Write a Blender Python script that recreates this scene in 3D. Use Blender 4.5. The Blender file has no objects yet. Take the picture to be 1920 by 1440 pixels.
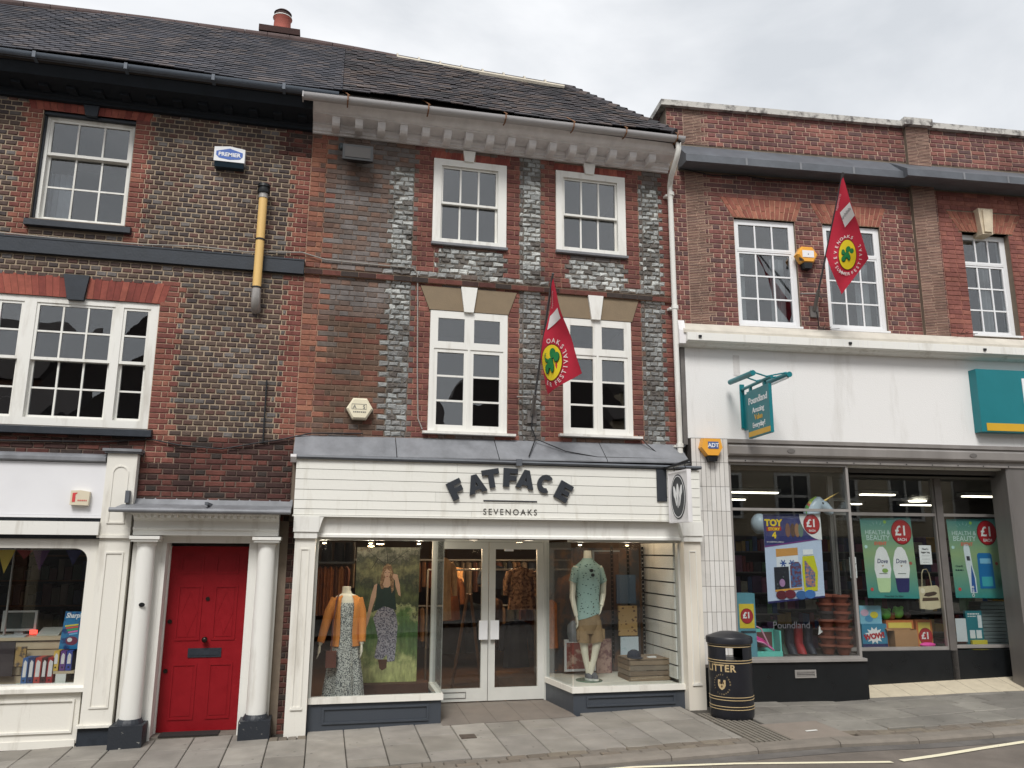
import bpy, bmesh, math, random
from mathutils import Matrix, Vector
RND = random.Random(11)
rad = math.radians
scene = bpy.context.scene
COL = scene.collection

# ---------------------------------------------------------------- camera
CAM_POS = Vector((0.0, -9.6, 1.95))
cam_data = bpy.data.cameras.new('camera')
cam = bpy.data.objects.new('camera', cam_data)
COL.objects.link(cam)
cam.matrix_world = (Matrix.Translation(CAM_POS) @ Matrix.Rotation(rad(-13.0), 4, 'Z')
                    @ Matrix.Rotation(rad(101.7), 4, 'X') @ Matrix.Rotation(rad(0.36), 4, 'Z'))
cam_data.sensor_width = 36.0
cam_data.lens = 1500.0 / 1920.0 * 36.0
cam_data.clip_start = 0.05
cam_data.clip_end = 2000.0
scene.camera = cam

# ---------------------------------------------------------------- sky and sun (overcast)
SUN_DIR = Vector((-0.22, -0.62, 0.76)).normalized()      # towards the sun, veiled by cloud
world = bpy.data.worlds.new('World')
scene.world = world
world.use_nodes = True
wn, wl = world.node_tree.nodes, world.node_tree.links
wn.clear()
w_out = wn.new('ShaderNodeOutputWorld')
w_bg = wn.new('ShaderNodeBackground')
w_sky = wn.new('ShaderNodeTexSky')
w_sky.sky_type = 'NISHITA'
w_sky.sun_disc = False
w_sky.sun_elevation = math.asin(SUN_DIR.z)
w_sky.sun_rotation = math.atan2(SUN_DIR.x, SUN_DIR.y)
w_sky.air_density = 1.0
w_sky.dust_density = 3.0
w_tc = wn.new('ShaderNodeTexCoord')
w_map = wn.new('ShaderNodeMapping')
w_map.inputs['Scale'].default_value = (1.0, 1.0, 2.2)
w_map.inputs['Location'].default_value = (3.1, 1.7, 0.4)
w_n1 = wn.new('ShaderNodeTexNoise')
w_n1.inputs['Scale'].default_value = 1.9
w_n1.inputs['Detail'].default_value = 7.0
w_n1.inputs['Roughness'].default_value = 0.52
w_n1.inputs['Distortion'].default_value = 0.35
w_ramp = wn.new('ShaderNodeValToRGB')
w_ramp.color_ramp.elements[0].position = 0.34
w_ramp.color_ramp.elements[0].color = (7.9, 8.25, 8.7, 1)
w_ramp.color_ramp.elements[1].position = 0.66
w_ramp.color_ramp.elements[1].color = (12.4, 12.5, 12.7, 1)
w_mix = wn.new('ShaderNodeMix')
w_mix.data_type = 'RGBA'
w_mix.inputs['Factor'].default_value = 0.92              # cloud cover over the clear sky
wl.new(w_tc.outputs['Generated'], w_map.inputs['Vector'])
wl.new(w_map.outputs['Vector'], w_n1.inputs['Vector'])
wl.new(w_n1.outputs['Fac'], w_ramp.inputs['Fac'])
wl.new(w_sky.outputs['Color'], w_mix.inputs['A'])
wl.new(w_ramp.outputs['Color'], w_mix.inputs['B'])
wl.new(w_mix.outputs['Result'], w_bg.inputs['Color'])
w_bg.inputs['Strength'].default_value = 0.05
wl.new(w_bg.outputs['Background'], w_out.inputs['Surface'])

sun_data = bpy.data.lights.new('sun', 'SUN')
sun_data.energy = 1.5
sun_data.angle = rad(20.0)
sun_data.color = (1.0, 0.975, 0.94)
sun = bpy.data.objects.new('sun', sun_data)
COL.objects.link(sun)
sun.location = (0, -6, 14)
sun.rotation_euler = SUN_DIR.to_track_quat('Z', 'Y').to_euler()

scene.view_settings.view_transform = 'Standard'
scene.view_settings.look = 'None'
scene.view_settings.exposure = 0.90
scene.view_settings.gamma = 1.0
scene.render.engine = 'CYCLES'
scene.cycles.use_denoising = True
scene.cycles.max_bounces = 8
scene.cycles.transparent_max_bounces = 24
scene.cycles.caustics_reflective = False
scene.cycles.caustics_refractive = False
scene.cycles.sample_clamp_indirect = 4.0

# ---------------------------------------------------------------- materials
MATS = {}
def srgb(r, g, b):
    f = lambda c: (c / 255 / 12.92) if c / 255 <= 0.04045 else ((c / 255 + 0.055) / 1.055) ** 2.4
    return (f(r), f(g), f(b))

def mat(name, col, rough=0.6, var=0.14, vs=5.0, bump=0.0, bs=70.0, metal=0.0, spec=0.4,
        emit=0.0, col2=None, lo=0.42, hi=0.62, streak=False, rvar=0.1, coat=0.0, objrand=0.0, specks=None, stain=None):
    """painted / mineral surface: base colour with mottling (or a second colour in patches) and fine relief"""
    if name in MATS:
        return MATS[name]
    m = bpy.data.materials.new(name)
    m.use_nodes = True
    n, l = m.node_tree.nodes, m.node_tree.links
    p = n['Principled BSDF']
    p.inputs['Metallic'].default_value = metal
    p.inputs['Specular IOR Level'].default_value = spec
    if coat:
        p.inputs['Coat Weight'].default_value = coat
        p.inputs['Coat Roughness'].default_value = 0.15
    geo = n.new('ShaderNodeNewGeometry')
    nz = n.new('ShaderNodeTexNoise')
    nz.inputs['Scale'].default_value = vs
    nz.inputs['Detail'].default_value = 6.0
    nz.inputs['Roughness'].default_value = 0.62
    src = geo.outputs['Position']
    if streak:
        mp = n.new('ShaderNodeMapping')
        mp.inputs['Scale'].default_value = (1.0, 1.0, 0.16)
        l.new(src, mp.inputs['Vector'])
        src = mp.outputs['Vector']
    l.new(src, nz.inputs['Vector'])
    mr = n.new('ShaderNodeMapRange')
    mr.inputs['From Min'].default_value = lo if col2 else 0.25
    mr.inputs['From Max'].default_value = hi if col2 else 0.75
    l.new(nz.outputs['Fac'], mr.inputs['Value'])
    mx = n.new('ShaderNodeMix')
    mx.data_type = 'RGBA'
    a = col if col2 else tuple(c * (1 - var) for c in col)
    b = col2 if col2 else tuple(min(1.0, c * (1 + var)) for c in col)
    mx.inputs['A'].default_value = (*a, 1)
    mx.inputs['B'].default_value = (*b, 1)
    l.new(mr.outputs['Result'], mx.inputs['Factor'])
    out = mx.outputs['Result']
    if objrand:
        oi = n.new('ShaderNodeObjectInfo')
        hr = n.new('ShaderNodeMapRange')
        hr.inputs['To Min'].default_value = 1 - objrand
        hr.inputs['To Max'].default_value = 1 + objrand
        l.new(oi.outputs['Random'], hr.inputs['Value'])
        hv = n.new('ShaderNodeHueSaturation')
        l.new(hr.outputs['Result'], hv.inputs['Value'])
        l.new(out, hv.inputs['Color'])
        out = hv.outputs['Color']
    if stain:                                      # soot, damp and sun-bleached patches across many bricks
        n5 = n.new('ShaderNodeTexNoise'); n5.inputs['Scale'].default_value = stain[0]; n5.inputs['Detail'].default_value = 6; n5.inputs['Roughness'].default_value = .68
        l.new(geo.outputs['Position'], n5.inputs['Vector'])
        m5 = n.new('ShaderNodeMapRange'); m5.inputs['From Min'].default_value = .32; m5.inputs['From Max'].default_value = .68; m5.inputs['To Min'].default_value = stain[1]; m5.inputs['To Max'].default_value = stain[2]
        l.new(n5.outputs['Fac'], m5.inputs['Value'])
        m6 = n.new('ShaderNodeMix'); m6.data_type = 'RGBA'; m6.blend_type = 'MULTIPLY'; m6.inputs['Factor'].default_value = 1.0; m6.clamp_result = False
        l.new(out, m6.inputs['A']); l.new(m5.outputs[0], m6.inputs['B']); out = m6.outputs['Result']
    if specks:                                     # gum, tar and grit marks trodden into paving
        vo = n.new('ShaderNodeTexVoronoi'); vo.inputs['Scale'].default_value = specks[0]
        l.new(geo.outputs['Position'], vo.inputs['Vector'])
        vm = n.new('ShaderNodeMapRange'); vm.inputs['From Min'].default_value = specks[1]; vm.inputs['From Max'].default_value = specks[1] * 1.5
        vm.inputs['To Min'].default_value = specks[2]; vm.inputs['To Max'].default_value = 1.0
        l.new(vo.outputs['Distance'], vm.inputs['Value'])
        n3 = n.new('ShaderNodeTexNoise'); n3.inputs['Scale'].default_value = 0.9; n3.inputs['Detail'].default_value = 5; n3.inputs['Roughness'].default_value = .65
        l.new(geo.outputs['Position'], n3.inputs['Vector'])
        m3 = n.new('ShaderNodeMapRange'); m3.inputs['From Min'].default_value = .3; m3.inputs['From Max'].default_value = .7; m3.inputs['To Min'].default_value = .74; m3.inputs['To Max'].default_value = 1.16
        l.new(n3.outputs['Fac'], m3.inputs['Value'])
        mu = n.new('ShaderNodeMath'); mu.operation = 'MULTIPLY'; l.new(vm.outputs[0], mu.inputs[0]); l.new(m3.outputs[0], mu.inputs[1])
        m4 = n.new('ShaderNodeMix'); m4.data_type = 'RGBA'; m4.blend_type = 'MULTIPLY'; m4.inputs['Factor'].default_value = 1.0
        l.new(out, m4.inputs['A']); l.new(mu.outputs[0], m4.inputs['B']); out = m4.outputs['Result']
    l.new(out, p.inputs['Base Color'])
    rr = n.new('ShaderNodeMapRange')
    rr.inputs['To Min'].default_value = max(0.02, rough - rvar)
    rr.inputs['To Max'].default_value = min(1.0, rough + rvar)
    l.new(nz.outputs['Fac'], rr.inputs['Value'])
    l.new(rr.outputs['Result'], p.inputs['Roughness'])
    if bump:
        nb = n.new('ShaderNodeTexNoise')
        nb.inputs['Scale'].default_value = bs
        nb.inputs['Detail'].default_value = 4.0
        l.new(geo.outputs['Position'], nb.inputs['Vector'])
        bp = n.new('ShaderNodeBump')
        bp.inputs['Strength'].default_value = min(1.0, bump)
        bp.inputs['Distance'].default_value = 0.01
        l.new(nb.outputs['Fac'], bp.inputs['Height'])
        l.new(bp.outputs['Normal'], p.inputs['Normal'])
    if emit:
        l.new(out, p.inputs['Emission Color'])
        p.inputs['Emission Strength'].default_value = emit
    MATS[name] = m
    return m

def spots_mat(name, col, col2, scale, thr, rough=.9):
    """cloth with small separate printed motifs"""
    m = bpy.data.materials.new(name); m.use_nodes = True
    n, l = m.node_tree.nodes, m.node_tree.links; p = n['Principled BSDF']; p.inputs['Roughness'].default_value = rough
    g = n.new('ShaderNodeNewGeometry'); v = n.new('ShaderNodeTexVoronoi'); v.inputs['Scale'].default_value = scale
    mp = n.new('ShaderNodeMapping'); mp.inputs['Scale'].default_value = (1, 1, 1.5); l.new(g.outputs['Position'], mp.inputs['Vector']); l.new(mp.outputs[0], v.inputs['Vector'])
    mr = n.new('ShaderNodeMapRange'); l.new(v.outputs['Distance'], mr.inputs['Value']); mr.inputs['From Min'].default_value = thr; mr.inputs['From Max'].default_value = thr + .06
    mx = n.new('ShaderNodeMix'); mx.data_type = 'RGBA'; mx.inputs['A'].default_value = (*col2, 1); mx.inputs['B'].default_value = (*col, 1)
    l.new(mr.outputs[0], mx.inputs['Factor']); l.new(mx.outputs['Result'], p.inputs['Base Color'])
    MATS[name] = m
    return m

def glass_mat(name, tint=(0.9, 0.92, 0.92), wave=0.02, wscale=3.0, f0=0.05):
    m = bpy.data.materials.new(name)
    m.use_nodes = True
    n, l = m.node_tree.nodes, m.node_tree.links
    n.clear()
    out = n.new('ShaderNodeOutputMaterial')
    tr = n.new('ShaderNodeBsdfTransparent')
    tr.inputs['Color'].default_value = (*tint, 1)
    gl = n.new('ShaderNodeBsdfGlossy')
    gl.inputs['Roughness'].default_value = 0.0
    geo = n.new('ShaderNodeNewGeometry')
    dt = n.new('ShaderNodeVectorMath'); dt.operation = 'DOT_PRODUCT'
    l.new(geo.outputs['Incoming'], dt.inputs[0]); l.new(geo.outputs['Normal'], dt.inputs[1])
    ab = n.new('ShaderNodeMath'); ab.operation = 'ABSOLUTE'; l.new(dt.outputs['Value'], ab.inputs[0])
    su = n.new('ShaderNodeMath'); su.operation = 'SUBTRACT'; su.inputs[0].default_value = 1.0; l.new(ab.outputs[0], su.inputs[1])
    pw = n.new('ShaderNodeMath'); pw.operation = 'POWER'; l.new(su.outputs[0], pw.inputs[0]); pw.inputs[1].default_value = 5.0
    ma = n.new('ShaderNodeMath'); ma.operation = 'MULTIPLY_ADD'; l.new(pw.outputs[0], ma.inputs[0]); ma.inputs[1].default_value = 1.0 - f0; ma.inputs[2].default_value = f0
    if wave:
        nz = n.new('ShaderNodeTexNoise'); nz.inputs['Scale'].default_value = wscale; nz.inputs['Detail'].default_value = 1.0
        l.new(geo.outputs['Position'], nz.inputs['Vector'])
        bp = n.new('ShaderNodeBump'); bp.inputs['Strength'].default_value = 1.0; bp.inputs['Distance'].default_value = wave
        l.new(nz.outputs['Fac'], bp.inputs['Height']); l.new(bp.outputs['Normal'], gl.inputs['Normal'])
    mix = n.new('ShaderNodeMixShader')
    l.new(ma.outputs[0], mix.inputs['Fac']); l.new(tr.outputs[0], mix.inputs[1]); l.new(gl.outputs[0], mix.inputs[2])
    l.new(mix.outputs[0], out.inputs['Surface'])
    MATS[name] = m
    return m

GLASS_OLD = glass_mat('old_window_glass', (0.80, 0.83, 0.85), 0.003, 2.5, 0.12)
GLASS_SHOP = glass_mat('shop_window_glass', (0.93, 0.95, 0.95), 0.0006, 1.0, 0.065)

# ---------------------------------------------------------------- mesh helpers
XF = Matrix.Identity(4)          # frame in which top-level things are placed (facade, or the turned right-hand building)
BASE = {}

def thing(name, label, cat, base=(0, 0, 0), group=None, kind=None):
    o = bpy.data.objects.new(name, None)
    COL.objects.link(o)
    o.empty_display_size = 0.1
    o.matrix_world = XF @ Matrix.Translation(base)
    BASE[o.name] = Vector(base)
    props(o, label, cat, group, kind)
    return o

def props(o, label=None, cat=None, group=None, kind=None):
    if label: o['label'] = label
    if cat: o['category'] = cat
    if group: o['group'] = group
    if kind: o['kind'] = kind

def place(name, me, parent=None, base=None, loc=None):
    o = bpy.data.objects.new(name, me)
    COL.objects.link(o)
    if parent is not None:
        b = BASE[parent.name]
        o.parent = parent
        BASE[o.name] = b
        if loc is not None:
            o.location = Vector(loc) - b
            BASE[o.name] = Vector(loc)
    else:
        b = Vector(base or (0, 0, 0))
        BASE[o.name] = b
        o.matrix_world = XF @ Matrix.Translation(b)
    return o

class MB:
    def __init__(s):
        s.v = []; s.f = []; s.m = []
    def add(s, vs, fs, m=0):
        b = len(s.v)
        s.v += [tuple(p) for p in vs]
        s.f += [tuple(i + b for i in f) for f in fs]
        s.m += [m] * len(fs)
        return s
    def box(s, x0, x1, y0, y1, z0, z1, m=0):
        vs = [(x0, y0, z0), (x1, y0, z0), (x1, y1, z0), (x0, y1, z0), (x0, y0, z1), (x1, y0, z1), (x1, y1, z1), (x0, y1, z1)]
        return s.add(vs, [(0, 3, 2, 1), (4, 5, 6, 7), (0, 1, 5, 4), (1, 2, 6, 5), (2, 3, 7, 6), (3, 0, 4, 7)], m)
    def prism(s, poly, y0, y1, m=0):                 # polygon in (x, z), extruded in y
        n = len(poly)
        vs = [(x, y0, z) for x, z in poly] + [(x, y1, z) for x, z in poly]
        fs = [tuple(range(n)), tuple(range(2 * n - 1, n - 1, -1))]
        fs += [(i, i + n, (i + 1) % n + n, (i + 1) % n) for i in range(n)]
        return s.add(vs, fs, m)
    def ex(s, prof, x0, x1, m=0, dz0=0.0, dz1=0.0):  # profile in (y, z), extruded in x
        n = len(prof)
        vs = [(x0, y, z + dz0) for y, z in prof] + [(x1, y, z + dz1) for y, z in prof]
        fs = [tuple(range(n)), tuple(range(2 * n - 1, n - 1, -1))]
        fs += [(i, i + n, (i + 1) % n + n, (i + 1) % n) for i in range(n)]
        return s.add(vs, fs, m)
    def exz(s, plan, z0, z1, m=0):                   # plan in (x, y), extruded in z
        n = len(plan)
        vs = [(x, y, z0) for x, y in plan] + [(x, y, z1) for x, y in plan]
        fs = [tuple(range(n - 1, -1, -1)), tuple(range(n, 2 * n))]
        fs += [(i, (i + 1) % n, (i + 1) % n + n, i + n) for i in range(n)]
        return s.add(vs, fs, m)
    def loft(s, rings, m=0, cap=True):
        n = len(rings[0]); vs = []; fs = []
        for r in rings: vs += r
        for k in range(len(rings) - 1):
            for i in range(n):
                j = (i + 1) % n
                fs.append((k * n + i, k * n + j, (k + 1) * n + j, (k + 1) * n + i))
        if cap:
            fs.append(tuple(range(n - 1, -1, -1)))
            fs.append(tuple((len(rings) - 1) * n + i for i in range(n)))
        return s.add(vs, fs, m)
    def vtube(s, pts, rs, n=8, m=0, flat=1.0, ref=None):   # tube with a radius per point
        pts = [Vector(p) for p in pts]
        if not isinstance(rs, (list, tuple)): rs = [rs] * len(pts)
        rings = []; a = None
        for i, p in enumerate(pts):
            d = (pts[min(i + 1, len(pts) - 1)] - pts[max(i - 1, 0)]).normalized()
            if a is None or ref:
                up = Vector(ref) if ref else (Vector((0, 0, 1)) if abs(d.z) < 0.9 else Vector((1, 0, 0)))
                a = d.cross(up).normalized()
            else:
                a = (a - d * a.dot(d)).normalized()          # carried along the path without twisting
            b = d.cross(a).normalized()
            rings.append([tuple(p + (a * math.cos(t) + b * math.sin(t) * flat) * rs[i]) for t in [2 * math.pi * k / n for k in range(n)]])
        return s.loft(rings, m)
    def cyl(s, p0, p1, r, n=14, m=0, r1=None):
        return s.vtube([p0, p1], [r, r if r1 is None else r1], n, m)
    def lathe(s, prof, c=(0, 0, 0), n=28, m=0, cap=True):   # profile (r, z) about a vertical axis
        rings = [[(c[0] + r * math.cos(2 * math.pi * k / n), c[1] + r * math.sin(2 * math.pi * k / n), c[2] + z) for k in range(n)] for r, z in prof]
        return s.loft(rings, m, cap)
    def ell(s, c, rx, ry, rz, n=14, k=9, m=0):
        rings = []
        for i in range(1, k):
            t = math.pi * i / k
            rings.append([(c[0] + rx * math.sin(t) * math.cos(2 * math.pi * j / n), c[1] + ry * math.sin(t) * math.sin(2 * math.pi * j / n), c[2] - rz * math.cos(t)) for j in range(n)])
        return s.loft(rings, m)
    def rings(s, rl, n=16, m=0, cap=True):               # (cx, cy, cz, rx, ry) ellipses
        return s.loft([[(x + rx * math.cos(2 * math.pi * k / n), y + ry * math.sin(2 * math.pi * k / n), z) for k in range(n)] for x, y, z, rx, ry in rl], m, cap)
    def build(s, name, mats, parent=None, base=None, smooth=False, kind=None, label=None, cat=None, group=None, fix=False):
        me = bpy.data.meshes.new(name)
        b = BASE[parent.name] if parent is not None else Vector(base or (0, 0, 0))
        me.from_pydata([(x - b.x, y - b.y, z - b.z) for x, y, z in s.v], [], s.f)
        if not isinstance(mats, (list, tuple)): mats = [mats]
        for q in mats: me.materials.append(q)
        if len(mats) > 1: me.polygons.foreach_set('material_index', s.m)
        bm = bmesh.new(); bm.from_mesh(me)
        bmesh.ops.recalc_face_normals(bm, faces=bm.faces)
        bm.to_mesh(me); bm.free()
        if smooth:
            me.polygons.foreach_set('use_smooth', [True] * len(me.polygons))
            me.set_sharp_from_angle(angle=rad(40))
        me.update()
        o = place(name, me, parent, base)
        props(o, label, cat, group, kind)
        return o

def rects_minus(x0, x1, z0, z1, holes):
    zs = sorted({z0, z1, *[z for h in holes for z in (h[2], h[3]) if z0 < z < z1]})
    out = []
    for a, b in zip(zs, zs[1:]):
        zc = (a + b) / 2
        cuts = sorted((max(h[0], x0), min(h[1], x1)) for h in holes if h[2] < zc < h[3] and h[1] > x0 and h[0] < x1)
        x = x0
        for c, d in cuts:
            if c > x + 1e-6: out.append((x, c, a, b))
            x = max(x, d)
        if x < x1 - 1e-6: out.append((x, x1, a, b))
    return out

# ---- lettering: outlines of the built-in face turned into meshes
def text_geo(body, size=1.0, bold=0.0, space=1.0, align='CENTER'):
    cu = bpy.data.curves.new('lettering', 'FONT')
    cu.body = body; cu.size = size; cu.offset = bold; cu.space_character = space
    cu.align_x = align; cu.resolution_u = 3
    ob = bpy.data.objects.new('lettering', cu)
    COL.objects.link(ob)
    dg = bpy.context.evaluated_depsgraph_get()
    me = bpy.data.meshes.new_from_object(ob.evaluated_get(dg), depsgraph=dg)
    vs = [(v.co.x, v.co.y) for v in me.vertices]
    fs = [tuple(p.vertices) for p in me.polygons]
    bpy.data.objects.remove(ob); bpy.data.curves.remove(cu); bpy.data.meshes.remove(me)
    return vs, fs

def flat_geo(vs, fs, fn, depth=None):
    """2-D outline mesh mapped by fn(x, y) -> 3-D; optional raised copy by fn(x, y, depth)"""
    m = MB()
    m.add([fn(x, y) for x, y in vs], fs)
    if depth:
        edges = {}
        for f in fs:
            for i in range(len(f)):
                e = (f[i], f[(i + 1) % len(f)])
                edges[e] = 1
        b = len(m.v)
        m.add([fn(x, y, depth) for x, y in vs], [tuple(reversed(f)) for f in fs])
        rim = [(a, c, c + b, a + b) for (a, c) in edges if (c, a) not in edges]
        m.f += rim; m.m += [0] * len(rim)
    return m

def text(parent, name, body, x, z, y, size, mt, bold=0.0, space=1.0, align='CENTER', sx=1.0, rot=0.0, depth=0.002, shear=0.0, base=None):
    vs, fs = text_geo(body, size, bold, space, align)
    c, s_ = math.cos(rot), math.sin(rot)
    def fn(u, v, d=0.0):
        u = u * sx + shear * v
        return (x + u * c - v * s_, y + d, z + u * s_ + v * c)
    return flat_geo(vs, fs, fn, depth).build(name, mt, parent, base)

def poly(parent, name, pts, y, mt, t=0.002):
    return MB().prism(pts, y, y + t).build(name, mt, parent)

def disc_pts(cx, cz, rx, rz=None, n=28, a0=0.0):
    rz = rz or rx
    return [(cx + rx * math.cos(a0 + 2 * math.pi * k / n), cz + rz * math.sin(a0 + 2 * math.pi * k / n)) for k in range(n)]

def dip(x):                                    # slight settlement of the paving in front of the discount shop
    t = min(1.0, max(0.0, (x - 4.9) / 1.5))
    return 0.04 * t * t * (3 - 2 * t)

def gz(x, y):                                  # the pavement climbs gently to the right and falls to the kerb
    return 0.01 + 0.025 * x + 0.02 * y - dip(x)

# ---------------------------------------------------------------- palette
white_paint = mat('white_gloss_paint', srgb(228, 227, 221), 0.45, 0.05, 6, 0.12, 60, col2=srgb(186, 181, 170), lo=.54, hi=.80, streak=True)
cream_paint = mat('cream_gloss_paint', srgb(227, 224, 215), 0.45, 0.06, 6, 0.12, 60, col2=srgb(184, 178, 166), lo=.54, hi=.80, streak=True)
fascia_paint = mat('fascia_plank_paint', srgb(231, 230, 222), 0.55, 0.07, 7, 0.15, 30, col2=srgb(204, 200, 186), lo=.55, hi=.82, streak=True, objrand=.03)
aged_white = mat('aged_white_paint', srgb(226, 224, 224), 0.6, 0.13, 7, 0.2, 30, streak=True)
black_paint = mat('black_masonry_paint', srgb(40, 46, 54), 0.5, 0.22, 9, 0.15, 50)
slate_paint = mat('slate_grey_paint', srgb(66, 71, 78), 0.42, 0.1, 9, 0.06, 50)
chipped_black = mat('chipped_black_paint', srgb(42, 46, 52), 0.5, col2=srgb(170, 168, 160), lo=0.66, hi=0.70, vs=22, bump=0.25, bs=40)
chipped_slate = mat('chipped_slate_paint', srgb(66, 71, 78), 0.42, col2=srgb(215, 212, 205), lo=0.74, hi=0.77, vs=14, bump=0.05, bs=50)
lead = mat('weathered_lead', srgb(124, 126, 130), 0.5, 0.3, 4, 0.15, 25, spec=0.5, streak=True)
lead_dark = mat('dark_lead', srgb(90, 94, 100), 0.5, 0.25, 4, 0.15, 25, spec=0.5)
red_door = mat('red_door_paint', srgb(134, 18, 27), 0.42, 0.10, 7, 0.10, 60, spec=.3)
ochre = mat('ochre_masonry_paint', srgb(130, 114, 92), 0.75, 0.1, 5, 0.2, 60)
upvc = mat('white_plastic', srgb(230, 231, 232), 0.35, 0.04, 3)
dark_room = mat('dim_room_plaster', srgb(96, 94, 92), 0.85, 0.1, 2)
steel = mat('brushed_steel', srgb(164, 160, 156), 0.36, 0.16, 3, 0.06, 60, metal=0.35, streak=True)
steel_dark = mat('tarnished_steel', srgb(116, 112, 109), 0.45, 0.18, 4, metal=0.35)
shutter = mat('dull_shutter_steel', srgb(150, 145, 141), 0.4, 0.16, 3, 0.05, 40, metal=0.4, streak=True)
render_white = mat('white_render', srgb(228, 227, 225), 0.75, 0.05, 3.5, 0.3, 90, col2=srgb(196, 193, 187), lo=.56, hi=.86, streak=True)
black_tile = mat('black_stall_tile', srgb(26, 28, 30), 0.3, 0.2, 5)
iron_black = mat('black_iron', srgb(30, 31, 33), 0.4, 0.2, 10)
gold = mat('gold_paint', srgb(186, 164, 124), 0.45, 0.1, 20)
plastic_black = mat('black_plastic', srgb(22, 24, 27), 0.4, 0.1, 5)
grey_cable = mat('grey_cable_sheath', srgb(150, 146, 140), 0.6, 0.1, 5)
black_cable = mat('black_cable_sheath', srgb(32, 32, 34), 0.6, 0.1, 5)

def tones(prefix, cols, rough=0.85, var=0.25, vs=18, bump=0.5, bs=120):
    def haze_wash(c):                              # hazy look put into the colour: greyer than the listed tones
        g = sum(c) / 3
        return tuple(min(255, (g + (v - g) * 0.74) * 1.0) for v in c)
    return [mat('%s_%s' % (prefix, 'abcdefghij'[i]), srgb(*haze_wash(c)), rough, var, vs, bump, bs, spec=0.25, stain=(1.6, .70, 1.26)) for i, c in enumerate(cols)]

BRICK = {   # tones, weights, mortar, joint, bond, relief, jitter
 'brown': (tones('brown_brick', [(88, 69, 63), (98, 78, 68), (78, 67, 66), (110, 103, 101), (106, 72, 64), (94, 86, 82)]), [5, 4, 4, 2, 3, 2], mat('pale_lime_mortar', srgb(170, 153, 131), 0.9, 0.14, 25, 0.5, 150, stain=(1.6, .62, 1.18)), 0.013, 'header', 0.004, 0.003),
 'redq': (tones('red_quoin_brick', [(138, 74, 62), (126, 66, 58), (150, 86, 68)]), [4, 3, 3], mat('pink_lime_mortar', srgb(186, 160, 138), 0.9, 0.14, 25, 0.4, 150, stain=(1.6, .62, 1.18)), 0.008, 'quoin', 0.003, 0.0015),
 'sooty': (tones('sooty_brick', [(92, 50, 44), (70, 46, 42), (112, 60, 50), (62, 52, 48)]), [4, 4, 3, 2], mat('sooty_mortar', srgb(108, 92, 82), 0.95, 0.25, 15, 0.5, 120, stain=(1.6, .62, 1.18)), 0.009, 'flem', 0.004, 0.003),
 'orange': (tones('orange_red_brick', [(152, 90, 68), (140, 80, 64), (124, 78, 66), (162, 100, 74), (112, 84, 72)]), [4, 4, 3, 2, 3], mat('tan_mortar', srgb(164, 130, 110), 0.9, 0.15, 20, 0.4, 120, stain=(1.6, .62, 1.18)), 0.006, 'quoin', 0.002, 0.0015),
 'mix': (tones('mixed_grey_brick', [(110, 102, 98), (114, 94, 84), (126, 94, 78), (104, 90, 82), (120, 112, 108)]), [4, 4, 3, 4, 3], mat('grey_tan_mortar', srgb(122, 104, 92), 0.9, 0.18, 18, 0.4, 120, stain=(1.6, .62, 1.18)), 0.006, 'flem', 0.002, 0.002),
 'umber': (tones('umber_brick', [(112, 82, 64), (98, 76, 62), (126, 80, 62), (104, 92, 84), (118, 68, 54)]), [5, 4, 3, 2, 3], mat('brown_mortar', srgb(130, 108, 92), 0.9, 0.18, 18, 0.4, 120, stain=(1.6, .62, 1.18)), 0.007, 'flem', 0.002, 0.002),
 'flint': (tones('glazed_grey_brick', [(164, 167, 164), (146, 149, 146), (184, 187, 182), (122, 122, 118), (104, 98, 92)], 0.5, 0.3, 34, 0.9, 60), [5, 4, 4, 3, 2], mat('dark_grey_mortar', srgb(110, 104, 96), 0.95, 0.2, 20, 0.6, 120, stain=(1.6, .62, 1.18)), 0.013, 'header', 0.008, 0.013),
 'flintg': (tones('dull_glazed_brick', [(124, 124, 122), (140, 142, 140), (108, 104, 100), (98, 90, 84), (154, 158, 156)], 0.55, 0.25, 30, 0.9, 60), [4, 4, 3, 2, 2], MATS['dark_grey_mortar'], 0.012, 'header', 0.006, 0.011),
 'redb': (tones('red_facing_brick', [(136, 76, 66), (122, 66, 60), (146, 84, 70), (114, 66, 60)]), [5, 4, 3, 3], MATS['tan_mortar'], 0.0075, 'quoin', 0.002, 0.0015),
 'red3': (tones('plum_red_brick', [(138, 80, 72), (124, 72, 68), (112, 72, 70), (148, 88, 76), (104, 74, 72)]), [5, 5, 4, 3, 2], mat('buff_mortar', srgb(184, 156, 138), 0.9, 0.15, 20, 0.4, 120, stain=(1.6, .62, 1.18)), 0.010, 'eng', 0.003, 0.0012),
 'red3o': (tones('brick_red_panel', [(156, 88, 76), (146, 80, 70), (138, 76, 68), (164, 94, 78)]), [5, 4, 3, 3], mat('rosy_mortar', srgb(166, 112, 96), 0.9, 0.15, 20, 0.4, 120, stain=(1.6, .62, 1.18)), 0.006, 'eng', 0.002, 0.0012),
 'tile': (tones('creasing_tile', [(128, 86, 78), (112, 76, 72), (136, 94, 82)]), [4, 3, 3], mat('creasing_mortar', srgb(184, 158, 138), 0.9, 0.15, 20, 0.4, 120, stain=(1.6, .62, 1.18)), 0.008, 'tile', -0.001, 0.0006),
}
ALLTONES = []; TONE_OF = {}; MORT = []; MORT_OF = {}
for k_, b_ in BRICK.items():
    TONE_OF[k_] = len(ALLTONES); ALLTONES += b_[0]
    if b_[2] not in MORT: MORT.append(b_[2])
    MORT_OF[k_] = MORT.index(b_[2])

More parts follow.
